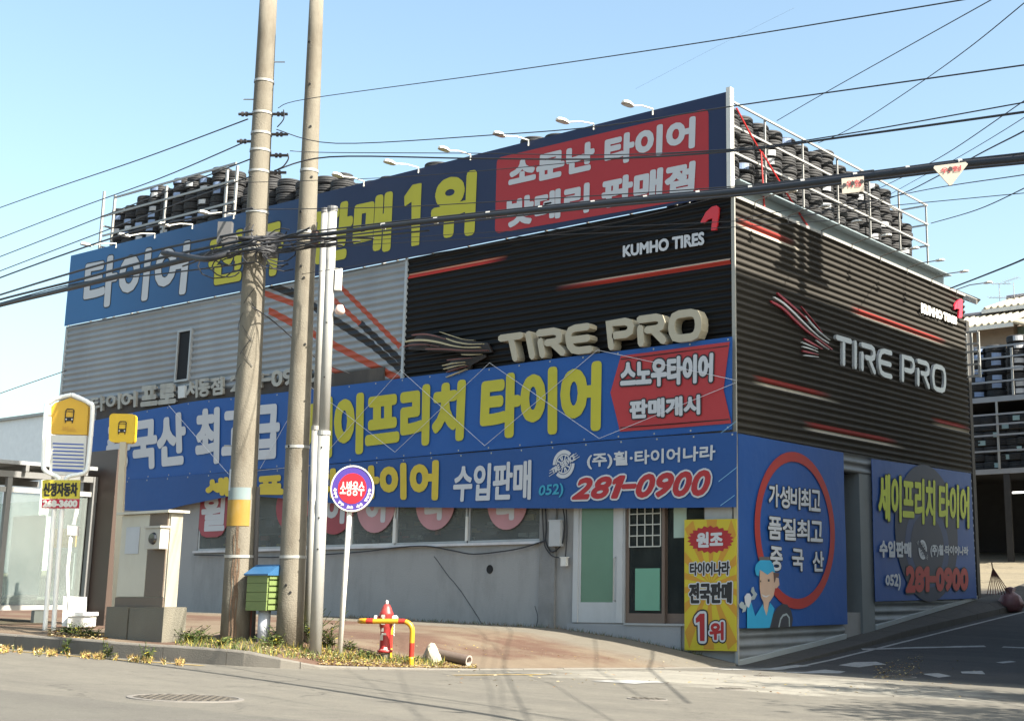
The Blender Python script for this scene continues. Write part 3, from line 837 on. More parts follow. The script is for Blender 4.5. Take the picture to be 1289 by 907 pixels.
MB().box((-16.05, YA-.04, .4), (-15.95, YA+.018, 1.0)).build('bracket', M_alu, shop)
# electric boxes and wires on the wall
def abox(px0, py0, px1, py1, d, name, m, label=None):
    (a, z1), (b, z0) = PA(px0, py0), PA(px1, py1)
    o = MB().box((a, YA-.05-d, z0), (b, YA-.051, z1)).box((a-.02, YA-.06-d, z1), (b+.02, YA-.04, z1+.025)).build(name, m)
    return tag(o, label, 'electric box')
abox(697.5, 656, 711, 687, .12, 'meter_box', mat('box_grey', (.36, .37, .38), .5, dirt=.3), 'grey meter box on the wall left of the green glass door')
abox(710.5, 702, 717, 712, .08, 'switch_box', M_white, 'small pale switch box hanging from wires below the meter box')
def acab(P, r, label, off=.09):
    P = curve_pts([PA(*p) for p in P], 4); o = MB().tube([(a, YA-off, b) for a, b in P], r, 6).build('wire', M_cable, None, True); tag(o, label, 'wire')
acab([(248, 698), (300, 699), (345, 701), (420, 697), (470, 693), (500, 689), (540, 687), (575, 693), (600, 697), (640, 693), (665, 688), (690, 680)], .016, 'black wire drooping along the front wall just below the window sill')
acab([(690, 640), (691, 665), (690, 680), (697, 694), (706, 690), (712, 680), (714, 655), (712, 640)], .016, 'black wire looping round the meter box from under the banner')
acab([(686, 640), (688, 680), (692, 692), (700, 700), (714, 702)], .012, 'thin dark wire running from the meter box to the switch box')
acab([(716, 641), (717, 670), (715, 702)], .014, 'straight dark conduit dropping from the banner to the switch box')
# round red signs stuck inside the windows
M_disc = mat('red_disc', (.26, .035, .05), .5, var=.25, scale=1.5)
M_pink = mat('pink_disc', (.40, .19, .21), .5, var=.25, scale=1.5)
for i, (px, bot, wpx, ch, mm) in enumerate([(366, 669, 42, '타', M_disc), (419.5, 673, 48, '이', M_disc), (471, 671, 48, '어', M_pink), (546, 667.5, 49, '나', M_pink), (637, 667, 50, '라', M_pink)]):
    x, zb = PA(px, bot); r = (PA(px+wpx/2, 650)[0]-PA(px-wpx/2, 650)[0])/2; zc = zb+r*1.02
    t = thing('round_sign', (x, YA+.0, zc), {0: 'red round window sign half hidden behind the thick bare concrete pole', 1: 'dark red round window sign left of the fire water sign', 2: 'pink round window sign right behind the fire water sign post', 3: 'pink round window sign in the middle of the window band', 4: 'pink round window sign in the last window before the meter box'}[i], 'sign', 'round signs in the shop windows')
    mb = MB(); mb.poly(circle2((x, zc), r, r), FA(-.012), 0, 0, .012); mb.build('disc', mm, t)
    mb = MB(); f = .38*r; text_into(mb, ch, [(x-f*1.2, zc+f*.9), (x+f*1.2, zc+f*.9), (x+f*1.2, zc-f*1.5), (x-f*1.2, zc-f*1.5)], FA(-.012), .05, .004); mb.build('lettering', M_wwhite, t)
(a, z1), (b, z0) = PA(252.7, 618), PA(283, 675)
t = thing('round_sign', ((a+b)/2, YA, (z0+z1)/2), 'tall red rounded window sign left of the stained concrete pole', 'sign', 'round signs in the shop windows')
MB().poly([(a, z1), (a, z0+.25), (a+.15, z0+.06), (a+.35, z0), (b-.35, z0), (b-.15, z0+.06), (b, z0+.25), (b, z1)], FA(-.012), 0, 0, .012).build('disc', M_disc, t)
mb = MB(); text_into(mb, '휠', [(a+.12, z1), (b-.1, z1), (b-.1, z0+.2), (a+.12, z0+.2)], FA(-.012), .04, .004); mb.build('lettering', M_wwhite, t)

# ================================================================== banners and signs
def vinyl(name, col, col2=None, ax='X', a=0, b=1, fold=.35):
    m = mat(name, col, .55, var=.10, scale=.8, spec=.35, bump=fold, bscale=3.0)
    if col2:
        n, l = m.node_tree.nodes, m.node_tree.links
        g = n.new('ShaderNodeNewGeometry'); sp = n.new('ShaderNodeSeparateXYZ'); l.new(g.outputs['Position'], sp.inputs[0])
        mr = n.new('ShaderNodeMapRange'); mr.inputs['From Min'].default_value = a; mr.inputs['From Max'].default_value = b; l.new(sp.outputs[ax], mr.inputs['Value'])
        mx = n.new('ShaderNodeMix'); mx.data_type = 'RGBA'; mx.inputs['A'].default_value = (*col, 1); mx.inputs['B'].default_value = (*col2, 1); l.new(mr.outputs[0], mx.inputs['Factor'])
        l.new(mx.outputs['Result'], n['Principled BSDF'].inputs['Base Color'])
    return m
def qa(*p, y=YA): return [PA(a, b, y) for a, b in p]
def qb(*p, x=XB): return [PB(a, b, x) for a, b in p]
def letters(parent, F, items, m_of, name='lettering'):
    """items: (text, quad, fat, material, outline fat or 0, outline material)"""
    for s, q, fat, m, of, om in items:
        if of:
            mb = MB(); text_into(mb, s, q, F, of, .004); mb.build('outline', om, parent)
        mb = MB(); text_into(mb, s, q, F, fat, .008); mb.build(name, m, parent)
def sheet(mb, top, bot, F, nu=40, nv=6, wav=.012, thick=.01):
    """cloth between a top and a bottom polyline (plane metres), gently wavy, with a back face"""
    vs = []
    if wav > .01: wav *= .8
    def at(P, t):
        s = t*(len(P)-1); i = min(int(s), len(P)-2); return sub(P[i], P[i+1], s-i)
    for k in (0, 1):
        for i in range(nu+1):
            for j in range(nv+1):
                u, v = i/nu, j/nv; p = sub(at(bot, u), at(top, u), v)
                wv = wav*math.sin(p[0]*1.9+p[1]*2.3)*math.sin(p[0]*.7+1.1)*math.sin(math.pi*v)
                vs.append(F(p[0], p[1], wv-(thick if k else 0)))
    m = (nu+1)*(nv+1); fs = []
    lf = Vector(F(0, 0, 1))-Vector(F(0, 0, 0)); fl = (Vector(F(1, 0, 0))-Vector(F(0, 0, 0))).cross(Vector(F(0, 1, 0))-Vector(F(0, 0, 0))).dot(lf) < 0
    for i in range(nu):
        for j in range(nv):
            f = (i*(nv+1)+j, (i+1)*(nv+1)+j, (i+1)*(nv+1)+j+1, i*(nv+1)+j+1)
            fs.append(f[::-1] if fl else f); fs.append(tuple(x+m for x in (f if fl else f[::-1])))
    rim = [i*(nv+1) for i in range(nu+1)]+[nu*(nv+1)+j for j in range(1, nv+1)]+[i*(nv+1)+nv for i in range(nu-1, -1, -1)]+[j for j in range(nv-1, 0, -1)]
    mb.add(vs, fs)
    for a, b in zip(rim, rim[1:]+rim[:1]): q = (b, a, a+m, b+m) if not fl else (a, b, b+m, a+m); mb.add([vs[c] for c in q], [(0, 1, 2, 3)])
    return mb

# ---- top banner on its frame
OFF1 = .16
F1 = FA(OFF1); Y1 = YA-OFF1
t1 = thing('rooftop_banner', (-27, Y1, ZBN), 'long navy and blue rooftop banner with white and yellow Korean lettering and a red panel', 'banner')
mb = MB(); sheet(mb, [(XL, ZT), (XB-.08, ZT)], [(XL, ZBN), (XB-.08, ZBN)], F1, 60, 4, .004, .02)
mb.build('sheet', vinyl('navy_haze_vinyl', (.026, .12, .29), (.012, .022, .065), 'X', -38, -27, .2), t1)  # paler blue left end: haze glare mixed into the print colour
mb = MB()
for k in range(21):
    x = XL+.1+(XB-XL-.3)*k/20; mb.box((x-.03, Y1+.03, ZBN), (x+.03, Y1+.09, ZT-.03))
for z in (ZBN+.05, 10.9, ZT-.1): mb.box((XL, Y1+.091, z), (XB-.1, Y1+.14, z+.05))
mb.build('frame', M_steel, t1)
MB().box((XB-.075, Y1-.02, ZBN-.05), (XB+.03, Y1+.12, ZT+.09)).build('end_post', M_white, t1)
Y = M_wyellow; Wt = M_wwhite
q1 = lambda *p: qa(*p, y=Y1)
letters(t1, F1, [
    ('타이어', q1((110, 330), (238, 306), (232, 367), (106, 388)), .075, Wt, .11, M_wblack),
    ('전국', q1((266, 302), (357, 278), (351, 342), (264, 358)), .085, Y, .12, M_wblack),
    ('판매', q1((398, 265), (492, 245), (489, 312), (392, 332)), .085, Y, 0, None),
    ('1', q1((510, 236), (530, 232), (527, 307), (512, 310)), .03, Y, 0, None),
    ('위', q1((548, 228), (597, 219), (594, 291), (545, 300)), .10, Y, 0, None)], None)
def rrect(q, r, n=5):
    tl, tr, br, bl = q; out = []
    for c, a, b in ((tl, bl, tr), (tr, tl, br), (br, tr, bl), (bl, br, tl)):
        va = (Vector(a)-Vector(c)).normalized()*r; vb = (Vector(b)-Vector(c)).normalized()*r; C = Vector(c)+va+vb
        for k in range(n+1):
            t = k/n*math.pi/2; p = C-vb*math.cos(t)-va*math.sin(t); out.append((p.x, p.y))
    return out
mb = MB(); mb.poly(rrect(q1((625.6, 199), (892, 136.3), (892.4, 247), (623, 294)), .14), F1, .004, 0)
mb.build('red_panel', M_wred, t1)
letters(t1, FA(OFF1+.004), [('소문난 타이어', q1((643, 205), (874, 149), (873, 184), (642, 235)), .045, Wt, 0, None),
                     ('밧데리 판매점', q1((640, 253), (874, 205), (872, 239), (640, 285)), .045, Wt, 0, None)], None)

# ---- signs on the black front cladding
t = thing('tyre_brand_sign', (-16, YA-.1, 9), 'small white brand lettering with a red arrow emblem at the top of the black front', 'sign')
mb = MB(); text_into(mb, 'KUMHO TIRES', qa((788, 311), (889, 293.5), (889, 308.5), (788, 324)), FA(.09), .016, .005); mb.build('lettering', Wt, t)
def zr3(pts): return [PA(600+a/3.906, 80+b/3.906) for a, b in pts]
mb = MB(); mb.poly(zr3([(1113, 785), (1140, 735), (1170, 708), (1192, 703), (1203, 712), (1203, 740), (1190, 822), (1165, 825), (1172, 765), (1150, 772), (1130, 790)]), FA(.10), 0, 0, .05); mb.build('emblem', mat('emblem_red', (.55, .02, .03), .4), t)

LOGO = {  # strokes of the rounded shop lettering in a unit box
    'T': (1.0, [[(0, 1), (1, 1)], [(.5, .98), (.5, 0)]]), 'I': (.18, [[(.09, 1), (.09, 0)]]),
    'R': (1.0, [[(.0, 0), (.0, .62)], [(0, 1), (.72, 1), (.9, .93), (.95, .76), (.9, .6), (.72, .52), (.3, .52)], [(.55, .5), (.98, 0)]]),
    'E': (.95, [[(1, 1), (.4, 1), (.15, .93), (.02, .72), (0, .5), (.02, .28), (.15, .07), (.4, 0), (1, 0)], [(.05, .5), (.95, .5)]]),
    'P': (1.0, [[(.0, 0), (.0, 1), (.72, 1), (.9, .93), (.96, .74), (.9, .55), (.72, .46), (.2, .46)]]),
    'O': (1.15, [[(.3, 1), (.75, 1), (.93, .93), (1.02, .72), (1.04, .5), (1.02, .28), (.93, .07), (.75, 0), (.3, 0), (.12, .07), (.03, .28), (.0, .5), (.03, .72), (.12, .93)]])}
def logo_text(parent, word, q, F, wid, depth, m, gap=.28, label=None):
    f = quad_map(q); tot = sum((LOGO[c][0] if c != ' ' else .28)+gap for c in word)-gap; x = 0
    for c in word:
        if c == ' ': x += .28+gap; continue
        W, ss = LOGO[c]; mb = MB()
        for k, st in enumerate(ss):
            pts = [f((x+u*(W if c != 'O' else 1.1))/tot, v) for u, v in st]
            mb.stroke(pts, wid, F, -.003*k, depth, closed=(c == 'O'), rnd=2)
        mb.build('letter', m, parent); x += W+gap
t = thing('tyre_shop_front_sign', (-19, YA-.3, 7), 'large raised beige shop name letters on the black front above the blue banner', 'sign')
logo_text(t, 'TIRE PRO', qa((630, 425.5), (879, 392), (879, 423), (636, 452), y=YA-.32), FA(.32), .165, .26, M_gold, .36)
def zs(pts): return [PA(500+a/8.246, 380+b/8.246, YA-.3) for a, b in pts]
M_cream = mat('cream_tube', (.42, .36, .21), .4); M_rb = mat('red_brown_tube', (.15, .048, .035), .4)
t = thing('swoosh_emblem', (-23, YA-.3, 7), 'raised swoosh emblem of cream and brown strips left of the raised shop name', 'sign')
strokes = [('c', [(80, 412), (150, 398), (280, 395), (420, 415), (560, 450), (700, 470), (850, 468)], 21), ('b', [(150, 342), (280, 332), (400, 355), (490, 382)], 18), ('c', [(437, 308), (560, 350), (680, 385), (790, 395)], 7),
 ('c', [(505, 378), (600, 412), (740, 435), (878, 432)], 14), ('b', [(60, 462), (150, 442), (300, 440), (430, 462)], 12), ('b', [(290, 485), (500, 488), (700, 502), (930, 500)], 15), ('c', [(660, 543), (760, 545), (865, 540)], 9),
 ('b', [(510, 602), (640, 587), (760, 578)], 11), ('c', [(460, 658), (570, 634), (690, 622)], 10), ('c', [(470, 695), (580, 667), (690, 647)], 10), ('b', [(500, 725), (600, 692), (715, 662)], 8), ('c', [(497, 778), (600, 737), (705, 695)], 9)]
for k, (c, p, wd) in enumerate(strokes):
    mb = MB(); mb.stroke(curve_pts(zs(p), 4), wd/8.246/54, FA(.30), -.002*k, .07, taper=lambda s: .45+.55*math.sin(math.pi*min(1, s*1.1+.12))); mb.build('strip', M_cream if c == 'c' else M_rb, t)
mb = MB()
for p in ([(60, 420), (160, 330), (300, 318), (500, 360), (880, 410), (900, 440), (930, 510), (700, 520), (60, 480)], [(450, 650), (520, 590), (860, 535), (870, 560), (720, 640), (700, 710), (500, 790)]):
    mb.poly(zs(p), FA(.12), -.0, 0, .06)
mb.build('backing', mat('dark_backing', (.02, .012, .010), .5), t)
for p in ((300, 440), (650, 460), (600, 680)):
    a, b = zs([p])[0]; MB().box((a-.03, YA-.25, b-.03), (a+.03, YA-.18, b+.03)).build('bracket', M_dark, t)

# raised Korean letters on the grey front
t = thing('korean_letter_sign', (-32, YA-.2, 7), 'row of small raised metal Korean letters above the left end of the blue banner', 'sign')
def raised(word, q, dpt, fat, m):
    n = len(word); f = quad_map(q)
    wts = [(.62 if c in '1-' else .75) if c.isascii() else 1.0 for c in word]; tot = sum(wts); x = 0
    for c, wd in zip(word, wts):
        a, b = x/tot+.04/n, (x+wd)/tot-.08/n; x += wd
        top = 1.0 if c != '-' else .56; bot = 0.0 if c != '-' else .44
        qq = [f(a, top), f(b, top), f(b, bot), f(a, bot)]
        co, fs, ed = glyphs(c); g = quad_map(qq); P = [g(u, v) for u, v in co]
        mb = MB(); text_into(mb, c, qq, FA(dpt), fat, 0)
        for i, j in ed:                                # side walls of each letter
            mb.add([(P[i][0], YA-dpt, P[i][1]), (P[j][0], YA-dpt, P[j][1]), (P[j][0], YA-.11, P[j][1]), (P[i][0], YA-.11, P[i][1])], [(0, 1, 2, 3)])
        mb.build('letter', m, t)
M_ml = mat('metal_letter', (.34, .33, .30), .5, metal=.2, dirt=.5)
yl = YA-.2
raised('타이어', qa((114, 500), (172, 492), (172, 511), (114, 518), y=yl), .2, .022, M_ml)
raised('프로', qa((177, 488), (222, 483), (222, 505), (177, 510), y=yl), .2, .045, M_ml)
raised('서동점', qa((234, 480), (281, 474), (281, 495), (234, 501), y=yl), .2, .024, M_ml)
raised('281-0900', qa((290, 474), (401, 460), (401, 479), (290, 492), y=yl), .2, .024, M_ml)
mb = MB(); mb.poly(qa((224, 486), (232, 485), (232, 500), (224, 501), y=yl), FA(.2), 0, 0, .08); mb.build('blank_plate', mat('plate_grey', (.5, .52, .52), .5), t)

# ---- middle banner
def wavy(F, amp, ph):
    return lambda a, b, l=0.0: F(a, b, l+amp*(math.sin(a*1.55+b*.9+ph)*.6+math.sin(a*.83-b*1.3+ph*2)*.5+math.sin(b*2.1+ph)*.25))
def eyelets(par, P, F, m):
    xs_ = sorted(P); n = int((xs_[-1][0]-xs_[0][0])/.9)
    for x in np.linspace(xs_[0][0]+.12, xs_[-1][0]-.1, n):
        z = float(np.interp(x, [p[0] for p in xs_], [p[1] for p in xs_]))
        mb = MB(); mb.poly(circle2((x, z+m), .022, .022, 8), F, .004); mb.build('eyelet', M_steel, par)
OFF2 = .22; F2 = wavy(FA(OFF2), .030, .4); Y2 = YA-OFF2; q2 = lambda *p: qa(*p, y=Y2)
t2 = thing('middle_banner', (-25, Y2, 4.8), 'long bright blue middle banner with big yellow lettering and a red flag panel', 'banner')
top2 = q2((112, 530), (242, 505), (400, 489), (558, 469.5), (649, 458), (760, 444), (921.9, 423.6)); bot2 = q2((112, 612), (158, 604), (414, 583.5), (560, 571), (700, 558.5), (815, 549), (922, 540.5))
def resamp(P, n):
    P = sorted(P); xs_ = [p[0] for p in P]; return [(x, float(np.interp(x, xs_, [p[1] for p in P]))) for x in np.linspace(xs_[0], xs_[-1], n)]
mb = MB(); sheet(mb, resamp(top2, 30), resamp(bot2, 30), F2, 120, 12, .0); mb.build('sheet', vinyl('blue_vinyl', (.010, .074, .275), fold=.6), t2, True)
F2L = lambda a, b, l=0.0: F2(a, b, l+.014)
eyelets(t2, top2, F2, -.05); eyelets(t2, bot2, F2, .05)
letters(t2, F2L, [('중국산', q2((136, 537), (232, 521), (232, 582), (136, 593)), .075, Wt, 0, None),
    ('최고급', q2((249, 518), (351, 508), (350, 574), (247, 582)), .075, Wt, 0, None),
    ('세이프리치', q2((386, 507), (584, 482), (582, 550), (384, 576)), .085, Y, 0, None),
    ('타이어', q2((610, 478), (755, 459), (753, 537), (608, 549)), .085, Y, 0, None)], None)
zf = lambda pts: [PA(620+a/3.023, 360+b/3.023, Y2) for a, b in pts]
lf_, rt_ = zf([(490, 265), (450, 405), (485, 553)]), zf([(905, 212), (882, 395), (912, 522)])
mb = MB(); nr, nc = 12, 36; vs = []
for j in range(nr+1):
    a = sub(lf_[0], lf_[1], j/6) if j <= 6 else sub(lf_[1], lf_[2], j/6-1); b = sub(rt_[0], rt_[1], j/6) if j <= 6 else sub(rt_[1], rt_[2], j/6-1)
    vs += [F2L(*sub(a, b, i/nc), .002) for i in range(nc+1)]
mb.add(vs, [(j*(nc+1)+i, (j+1)*(nc+1)+i, (j+1)*(nc+1)+i+1, j*(nc+1)+i+1) for j in range(nr) for i in range(nc)]); mb.build('red_flag', mat('flag_red', (.36, .024, .028), .6, var=.08), t2, True)
mb = MB(); mb.stroke([sub(*zf([(490, 278), (900, 228)]), k/16) for k in range(17)], .022, F2L, .006, rnd=0); mb.stroke([sub(*zf([(486, 538), (905, 507)]), k/16) for k in range(17)], .022, F2L, .006, rnd=0); mb.build('flag_line', M_wblack, t2)
letters(t2, lambda a, b, l=0.0: F2(a, b, l+.026), [('스노우타이어', q2((783, 456), (898, 446), (897, 479), (783, 488)), .03, Wt, .062, M_wblack),
    ('판매개시', q2((794, 505), (881, 498), (881, 520), (794, 526)), .026, Wt, .055, M_wblack)], None)
# cords zigzagging over the banner
M_cord = mat('white_cord', (.55, .56, .6), .7)
for nm, P in (('thin white cord zigzagging over the middle banner, first of the two crossing', [(330, 590), (390, 484), (500, 569), (619, 457), (757, 552), (929, 482)]), ('thin white cord zigzagging over the middle banner, tied at the emblem end', [(215, 510), (290, 596), (400, 585), (507, 466), (613, 561), (755, 441), (929, 479)])):
    mb = MB(); pp = [(*PA(a, b, Y2), ) for a, b in P]; mb.tube([(a, Y2-.07-.002*i, b) for i, (a, b) in enumerate(pp)], .006, 5); o = mb.build('cord', M_cord); tag(o, nm, 'cord')

# ---- lower banner, bottom edge hitched up at the left
OFF3 = .25; F3 = wavy(FA(OFF3), .030, 2.1); Y3 = YA-OFF3; q3 = lambda *p: qa(*p, y=Y3)
t3 = thing('lower_banner', (-24, Y3, 3.3), 'lowest blue front banner with a red phone number, hitched up at its left end', 'banner')
top3 = q3((158, 604), (414, 584.5), (560, 572), (700, 560), (815, 550), (927, 543)); bot3 = q3((158, 642), (200, 644), (228, 636), (300, 622), (380, 629), (466, 637.5), (600, 639), (750, 639.5), (927.5, 638))
mb = MB(); sheet(mb, resamp(top3, 40), resamp(bot3, 40), F3, 120, 12, .0); mb.build('sheet', vinyl('blue_vinyl_low', (.012, .064, .225), fold=.6), t3, True)
F3L = lambda a, b, l=0.0: F3(a, b, l+.016)
eyelets(t3, top3, F3, -.05)
letters(t3, F3L, [('세이프리치 타이어', q3((260, 605), (551, 582), (550, 626), (262, 621)), .062, mat('print_ochre', (.50, .38, .03), .6), 0, None),
    ('수입판매', q3((573, 587), (669, 580), (668, 627), (572, 630)), .026, Wt, 0, None),
    ('(주)휠·타이어나라', q3((741, 571), (901, 560), (900, 581), (741, 590)), .011, Wt, 0, None),
    ('052)', q3((681, 611), (711, 608), (710, 625), (678, 627)), .008, mat('pen_cyan', (.03, .28, .42), .6), 0, None)], None)
for fat, lf, m, nm in ((.068, .004, Wt, 'outline'), (.030, .009, M_wred, 'lettering')):
    mb = MB(); number_into(mb, '281-0900', q3((731, 603), (899, 592), (891, 622), (721, 627)), F3L, fat, lf); mb.build(nm, m, t3)
def wheel_logo(parent, c, r, F, m, slant=.42, word='TIRE SERVICE'):
    mb = MB(); ux, uy = math.cos(slant), math.sin(slant)
    for s in (1, -1):
        a0 = slant+math.pi*.13 if s > 0 else slant+math.pi*1.13
        A = [a0+math.pi*.74*k/16 for k in range(17)]
        outer = [(c[0]+r*math.cos(a), c[1]+r*math.sin(a)) for a in A]; inn = [(c[0]+r*.74*math.cos(a), c[1]+r*.74*math.sin(a)) for a in A[::-1]]
        mb.poly(outer+inn, F, .002)
        outer = [(c[0]+r*.70*math.cos(a), c[1]+r*.70*math.sin(a)) for a in A]; inn = [(c[0]+r*.60*math.cos(a), c[1]+r*.60*math.sin(a)) for a in A[::-1]]
        mb.poly(outer+inn, F, .002)
        for k in (3, 7, 9, 13): a = A[k]; mb.stroke([(c[0]+r*.28*math.cos(a), c[1]+r*.28*math.sin(a)), (c[0]+r*.63*math.cos(a), c[1]+r*.63*math.sin(a))], r*.10, F, .004, rnd=0)
    T = lambda u, v: (c[0]+u*ux-v*uy, c[1]+u*uy+v*ux)
    for k in range(3):
        v = (k-1)*.17*r
        mb.stroke([T(-1.55*r+.1*k*r, v), T(-1.08*r, v)], r*.045, F, .002, rnd=0); mb.stroke([T(1.12*r, v), T((1.5-.08*k)*r, v)], r*.045, F, .002, rnd=0)
    if word: text_into(mb, word, [T(-1.12*r, .18*r), T(1.12*r, .22*r), T(1.12*r, -.2*r), T(-1.12*r, -.2*r)], F, r*.028, .006)
    mb.build('wheel_emblem', m, parent)
c = PA(711, 584, Y3); wheel_logo(t3, c, .31, F3L, Wt)
mb = MB()
for p in ([(905, 606), (928, 588)], [(908, 636), (926, 623)], [(908, 545), (927, 530)]): mb.stroke(q3(*p), .012, F3L, .003, rnd=0)
mb.build('print_line', mat('print_pale_cyan', (.2, .42, .62), .6), t3)

# ---- side banners
OB = .055; FBn = FB(OB); XBn = XB+OB; qB = lambda *p: qb(*p, x=XBn)
tb = thing('mechanic_banner', (XBn, 25.3, 1), 'blue side banner with a red ring, white lettering and a cartoon mechanic', 'banner')
mb = MB(); sheet(mb, resamp(qB((929.0, 545), (995, 557), (1061.7, 569.3)), 8), resamp(qB((930.4, 790.2), (1067, 785)), 8), FBn, 24, 8, .012, .01); mb.build('sheet', vinyl('side_vinyl_left', (.009, .062, .25), fold=.5), tb, True)
FBl = FB(OB+.02); XL2 = XB+OB+.02; qL = lambda *p: qb(*p, x=XL2)
cc = [PB(950, 667, XL2), PB(1050.8, 667, XL2), PB(1000, 568.4, XL2), PB(1000, 766, XL2)]
cy_, cz_ = (cc[0][0]+cc[1][0])/2, (cc[2][1]+cc[3][1])/2; rx_, rz_ = (cc[1][0]-cc[0][0])/2, (cc[2][1]-cc[3][1])/2
mb = MB(); n = 56
for k in range(n):
    a, b = 2*math.pi*k/n, 2*math.pi*(k+1)/n
    mb.poly([(cy_+rx_*math.cos(a), cz_+rz_*math.sin(a)), (cy_+rx_*math.cos(b), cz_+rz_*math.sin(b)), (cy_+(rx_-.21)*math.cos(b), cz_+(rz_-.21)*math.sin(b)), (cy_+(rx_-.21)*math.cos(a), cz_+(rz_-.21)*math.sin(a))], FBl, 0)
mb.build('ring', mat('ring_red', (.30, .022, .018), .6), tb)
sq = lambda a, b, c_, d: qL(a, b, c_, d)
items = []
def chars(word, q, fat, m, of=0, om=None):
    f = quad_map(q); n = len(word)
    for i, ch in enumerate(word): 
        a, b = (i+.06)/n, (i+.94)/n
        if ch != ' ': items.append((ch, [f(a, 1), f(b, 1), f(b, 0), f(a, 0)], fat, m, of, om))
Mside = mat('side_print_white', (.46, .48, .52), .6)
chars('가성비최고', sq((967, 609), (1033, 618), (1033, 643), (967, 636)), .014, Mside, .034, M_wblack)
chars('품질최고', sq((966, 650), (1036, 657), (1036, 681), (966, 677)), .015, Mside, .034, M_wblack)
chars('중국산', sq((963, 687), (1042, 695), (1042, 718), (963, 717)), .015, Mside, .034, M_wblack)
by = {}
for it in items: by.setdefault(('m', it[3].name), []).append(it)
mo, mi_ = MB(), MB()
for s, q, fat, m, of, om in items:
    q = [(cc_[0], cc_[1]) for cc_ in q]
    w_ = q[1][0]-q[0][0]
    if s in '중국산': mx_ = (q[0][0]+q[1][0])/2; q = [(mx_+(p[0]-mx_)*.6, p[1]) for p in q]
    text_into(mo, s, q, FBl, of, .003); text_into(mi_, s, q, FBl, fat, .007)
mo.build('outline', M_wblack, tb); mi_.build('lettering', Mside, tb)
zm = lambda pts: [PB(850+a/6.045, 700+b/6.045, XL2) for a, b in pts]
def flat(parts, parent):
    for i, (nm, pts, m, lf) in enumerate(parts): mb = MB(); mb.poly(zm(pts), FBl, lf); mb.build(nm, m, parent)
CY = mat('print_cyan', (.02, .28, .50), .6); SK = mat('print_skin', (.46, .32, .24), .6); GY = mat('print_grey', (.28, .33, .35), .6); DK = mat('print_dark', (.03, .03, .04), .6)
flat([('cartoon_tyre', [(715, 541), (735, 450), (770, 390), (812, 357), (850, 365), (880, 410), (893, 470), (886, 532)], DK, .008),
      ('cartoon_rim', [(780, 538), (795, 470), (815, 440), (845, 430), (868, 460), (870, 533)], GY, .010),
      ('cartoon_hub', [(790, 537), (802, 480), (818, 455), (843, 445), (860, 470), (861, 533)], DK, .012),
      ('cartoon_spanner', [(480, 365), (500, 340), (520, 350), (520, 370), (545, 345), (590, 290), (570, 265), (578, 235), (592, 228), (600, 262), (620, 285), (600, 325), (575, 330), (540, 380), (530, 415), (505, 425), (510, 400), (485, 385)], GY, .013),
      ('cartoon_cap_top', [(632, 2), (715, 2), (718, 32), (640, 34)], mat('print_grey_dark', (.10, .09, .09), .6), .010),
      ('cartoon_face', [(640, 100), (755, 115), (765, 160), (785, 165), (790, 215), (770, 240), (757, 240), (745, 300), (720, 338), (712, 345), (700, 420), (690, 450), (672, 400), (668, 345), (650, 310), (640, 240)], SK, .009),
      ('cartoon_shirt', [(543, 545), (543, 370), (560, 375), (575, 345), (605, 455), (662, 360), (690, 450), (718, 350), (752, 395), (716, 542)], CY, .011),
      ('cartoon_cap', [(602, 95), (612, 60), (640, 28), (720, 28), (742, 60), (758, 125), (735, 112), (698, 138), (640, 100), (632, 150), (612, 140)], CY, .012),
      ('cartoon_hair', [(742, 120), (788, 128), (782, 158), (762, 160), (756, 190), (748, 200)], mat('print_brown', (.09, .05, .045), .6), .013),
      ('cartoon_glove', [(522, 305), (540, 280), (562, 280), (575, 305), (570, 350), (555, 390), (538, 375), (525, 345)], Mside, .015),
      ('cartoon_eye', [(642, 180), (650, 180), (650, 195), (642, 195)], DK, .013), ('cartoon_eye', [(700, 172), (714, 172), (714, 190), (700, 190)], DK, .013),
      ('cartoon_mouth', [(652, 285), (685, 300), (722, 288), (690, 310), (665, 305)], Mside, .013)], tb)
tb = thing('side_phone_banner', (XBn, 32, 1.5), 'blue side banner with a dark wheel picture and dark red phone number', 'banner')
mb = MB(); sheet(mb, resamp(qB((1097, 577), (1160, 586), (1222, 595.5)), 8), resamp(qB((1102, 756.5), (1229.5, 752.6)), 8), FBn, 24, 8, .012, .01); mb.build('sheet', vinyl('side_vinyl_right', (.009, .058, .235), fold=.4), tb, True)
z3 = lambda a, b: PB(920+a/2.927, 540+b/2.927, XL2)
def ell(c, rx, rz): 
    C = z3(*c); e = z3(c[0]+rx, c[1]); f = z3(c[0], c[1]-rz); return C, e[0]-C[0], f[1]-C[1]
Mwh = mat('print_wheel_dark', (.006, .013, .045), .6); Mwh2 = mat('print_wheel_mid', (.010, .033, .12), .6)
for c, rx, rz, m_, lf in (((725, 380), 110, 248, Mwh, .001), ((725, 430), 78, 150, Mwh2, .003), ((725, 430), 60, 118, Mwh, .005)):
    C, a, b = ell(c, rx, rz); mb = MB(); mb.poly(circle2(C, a, b, 40), FBl, lf); mb.build('wheel_picture', m_, tb)
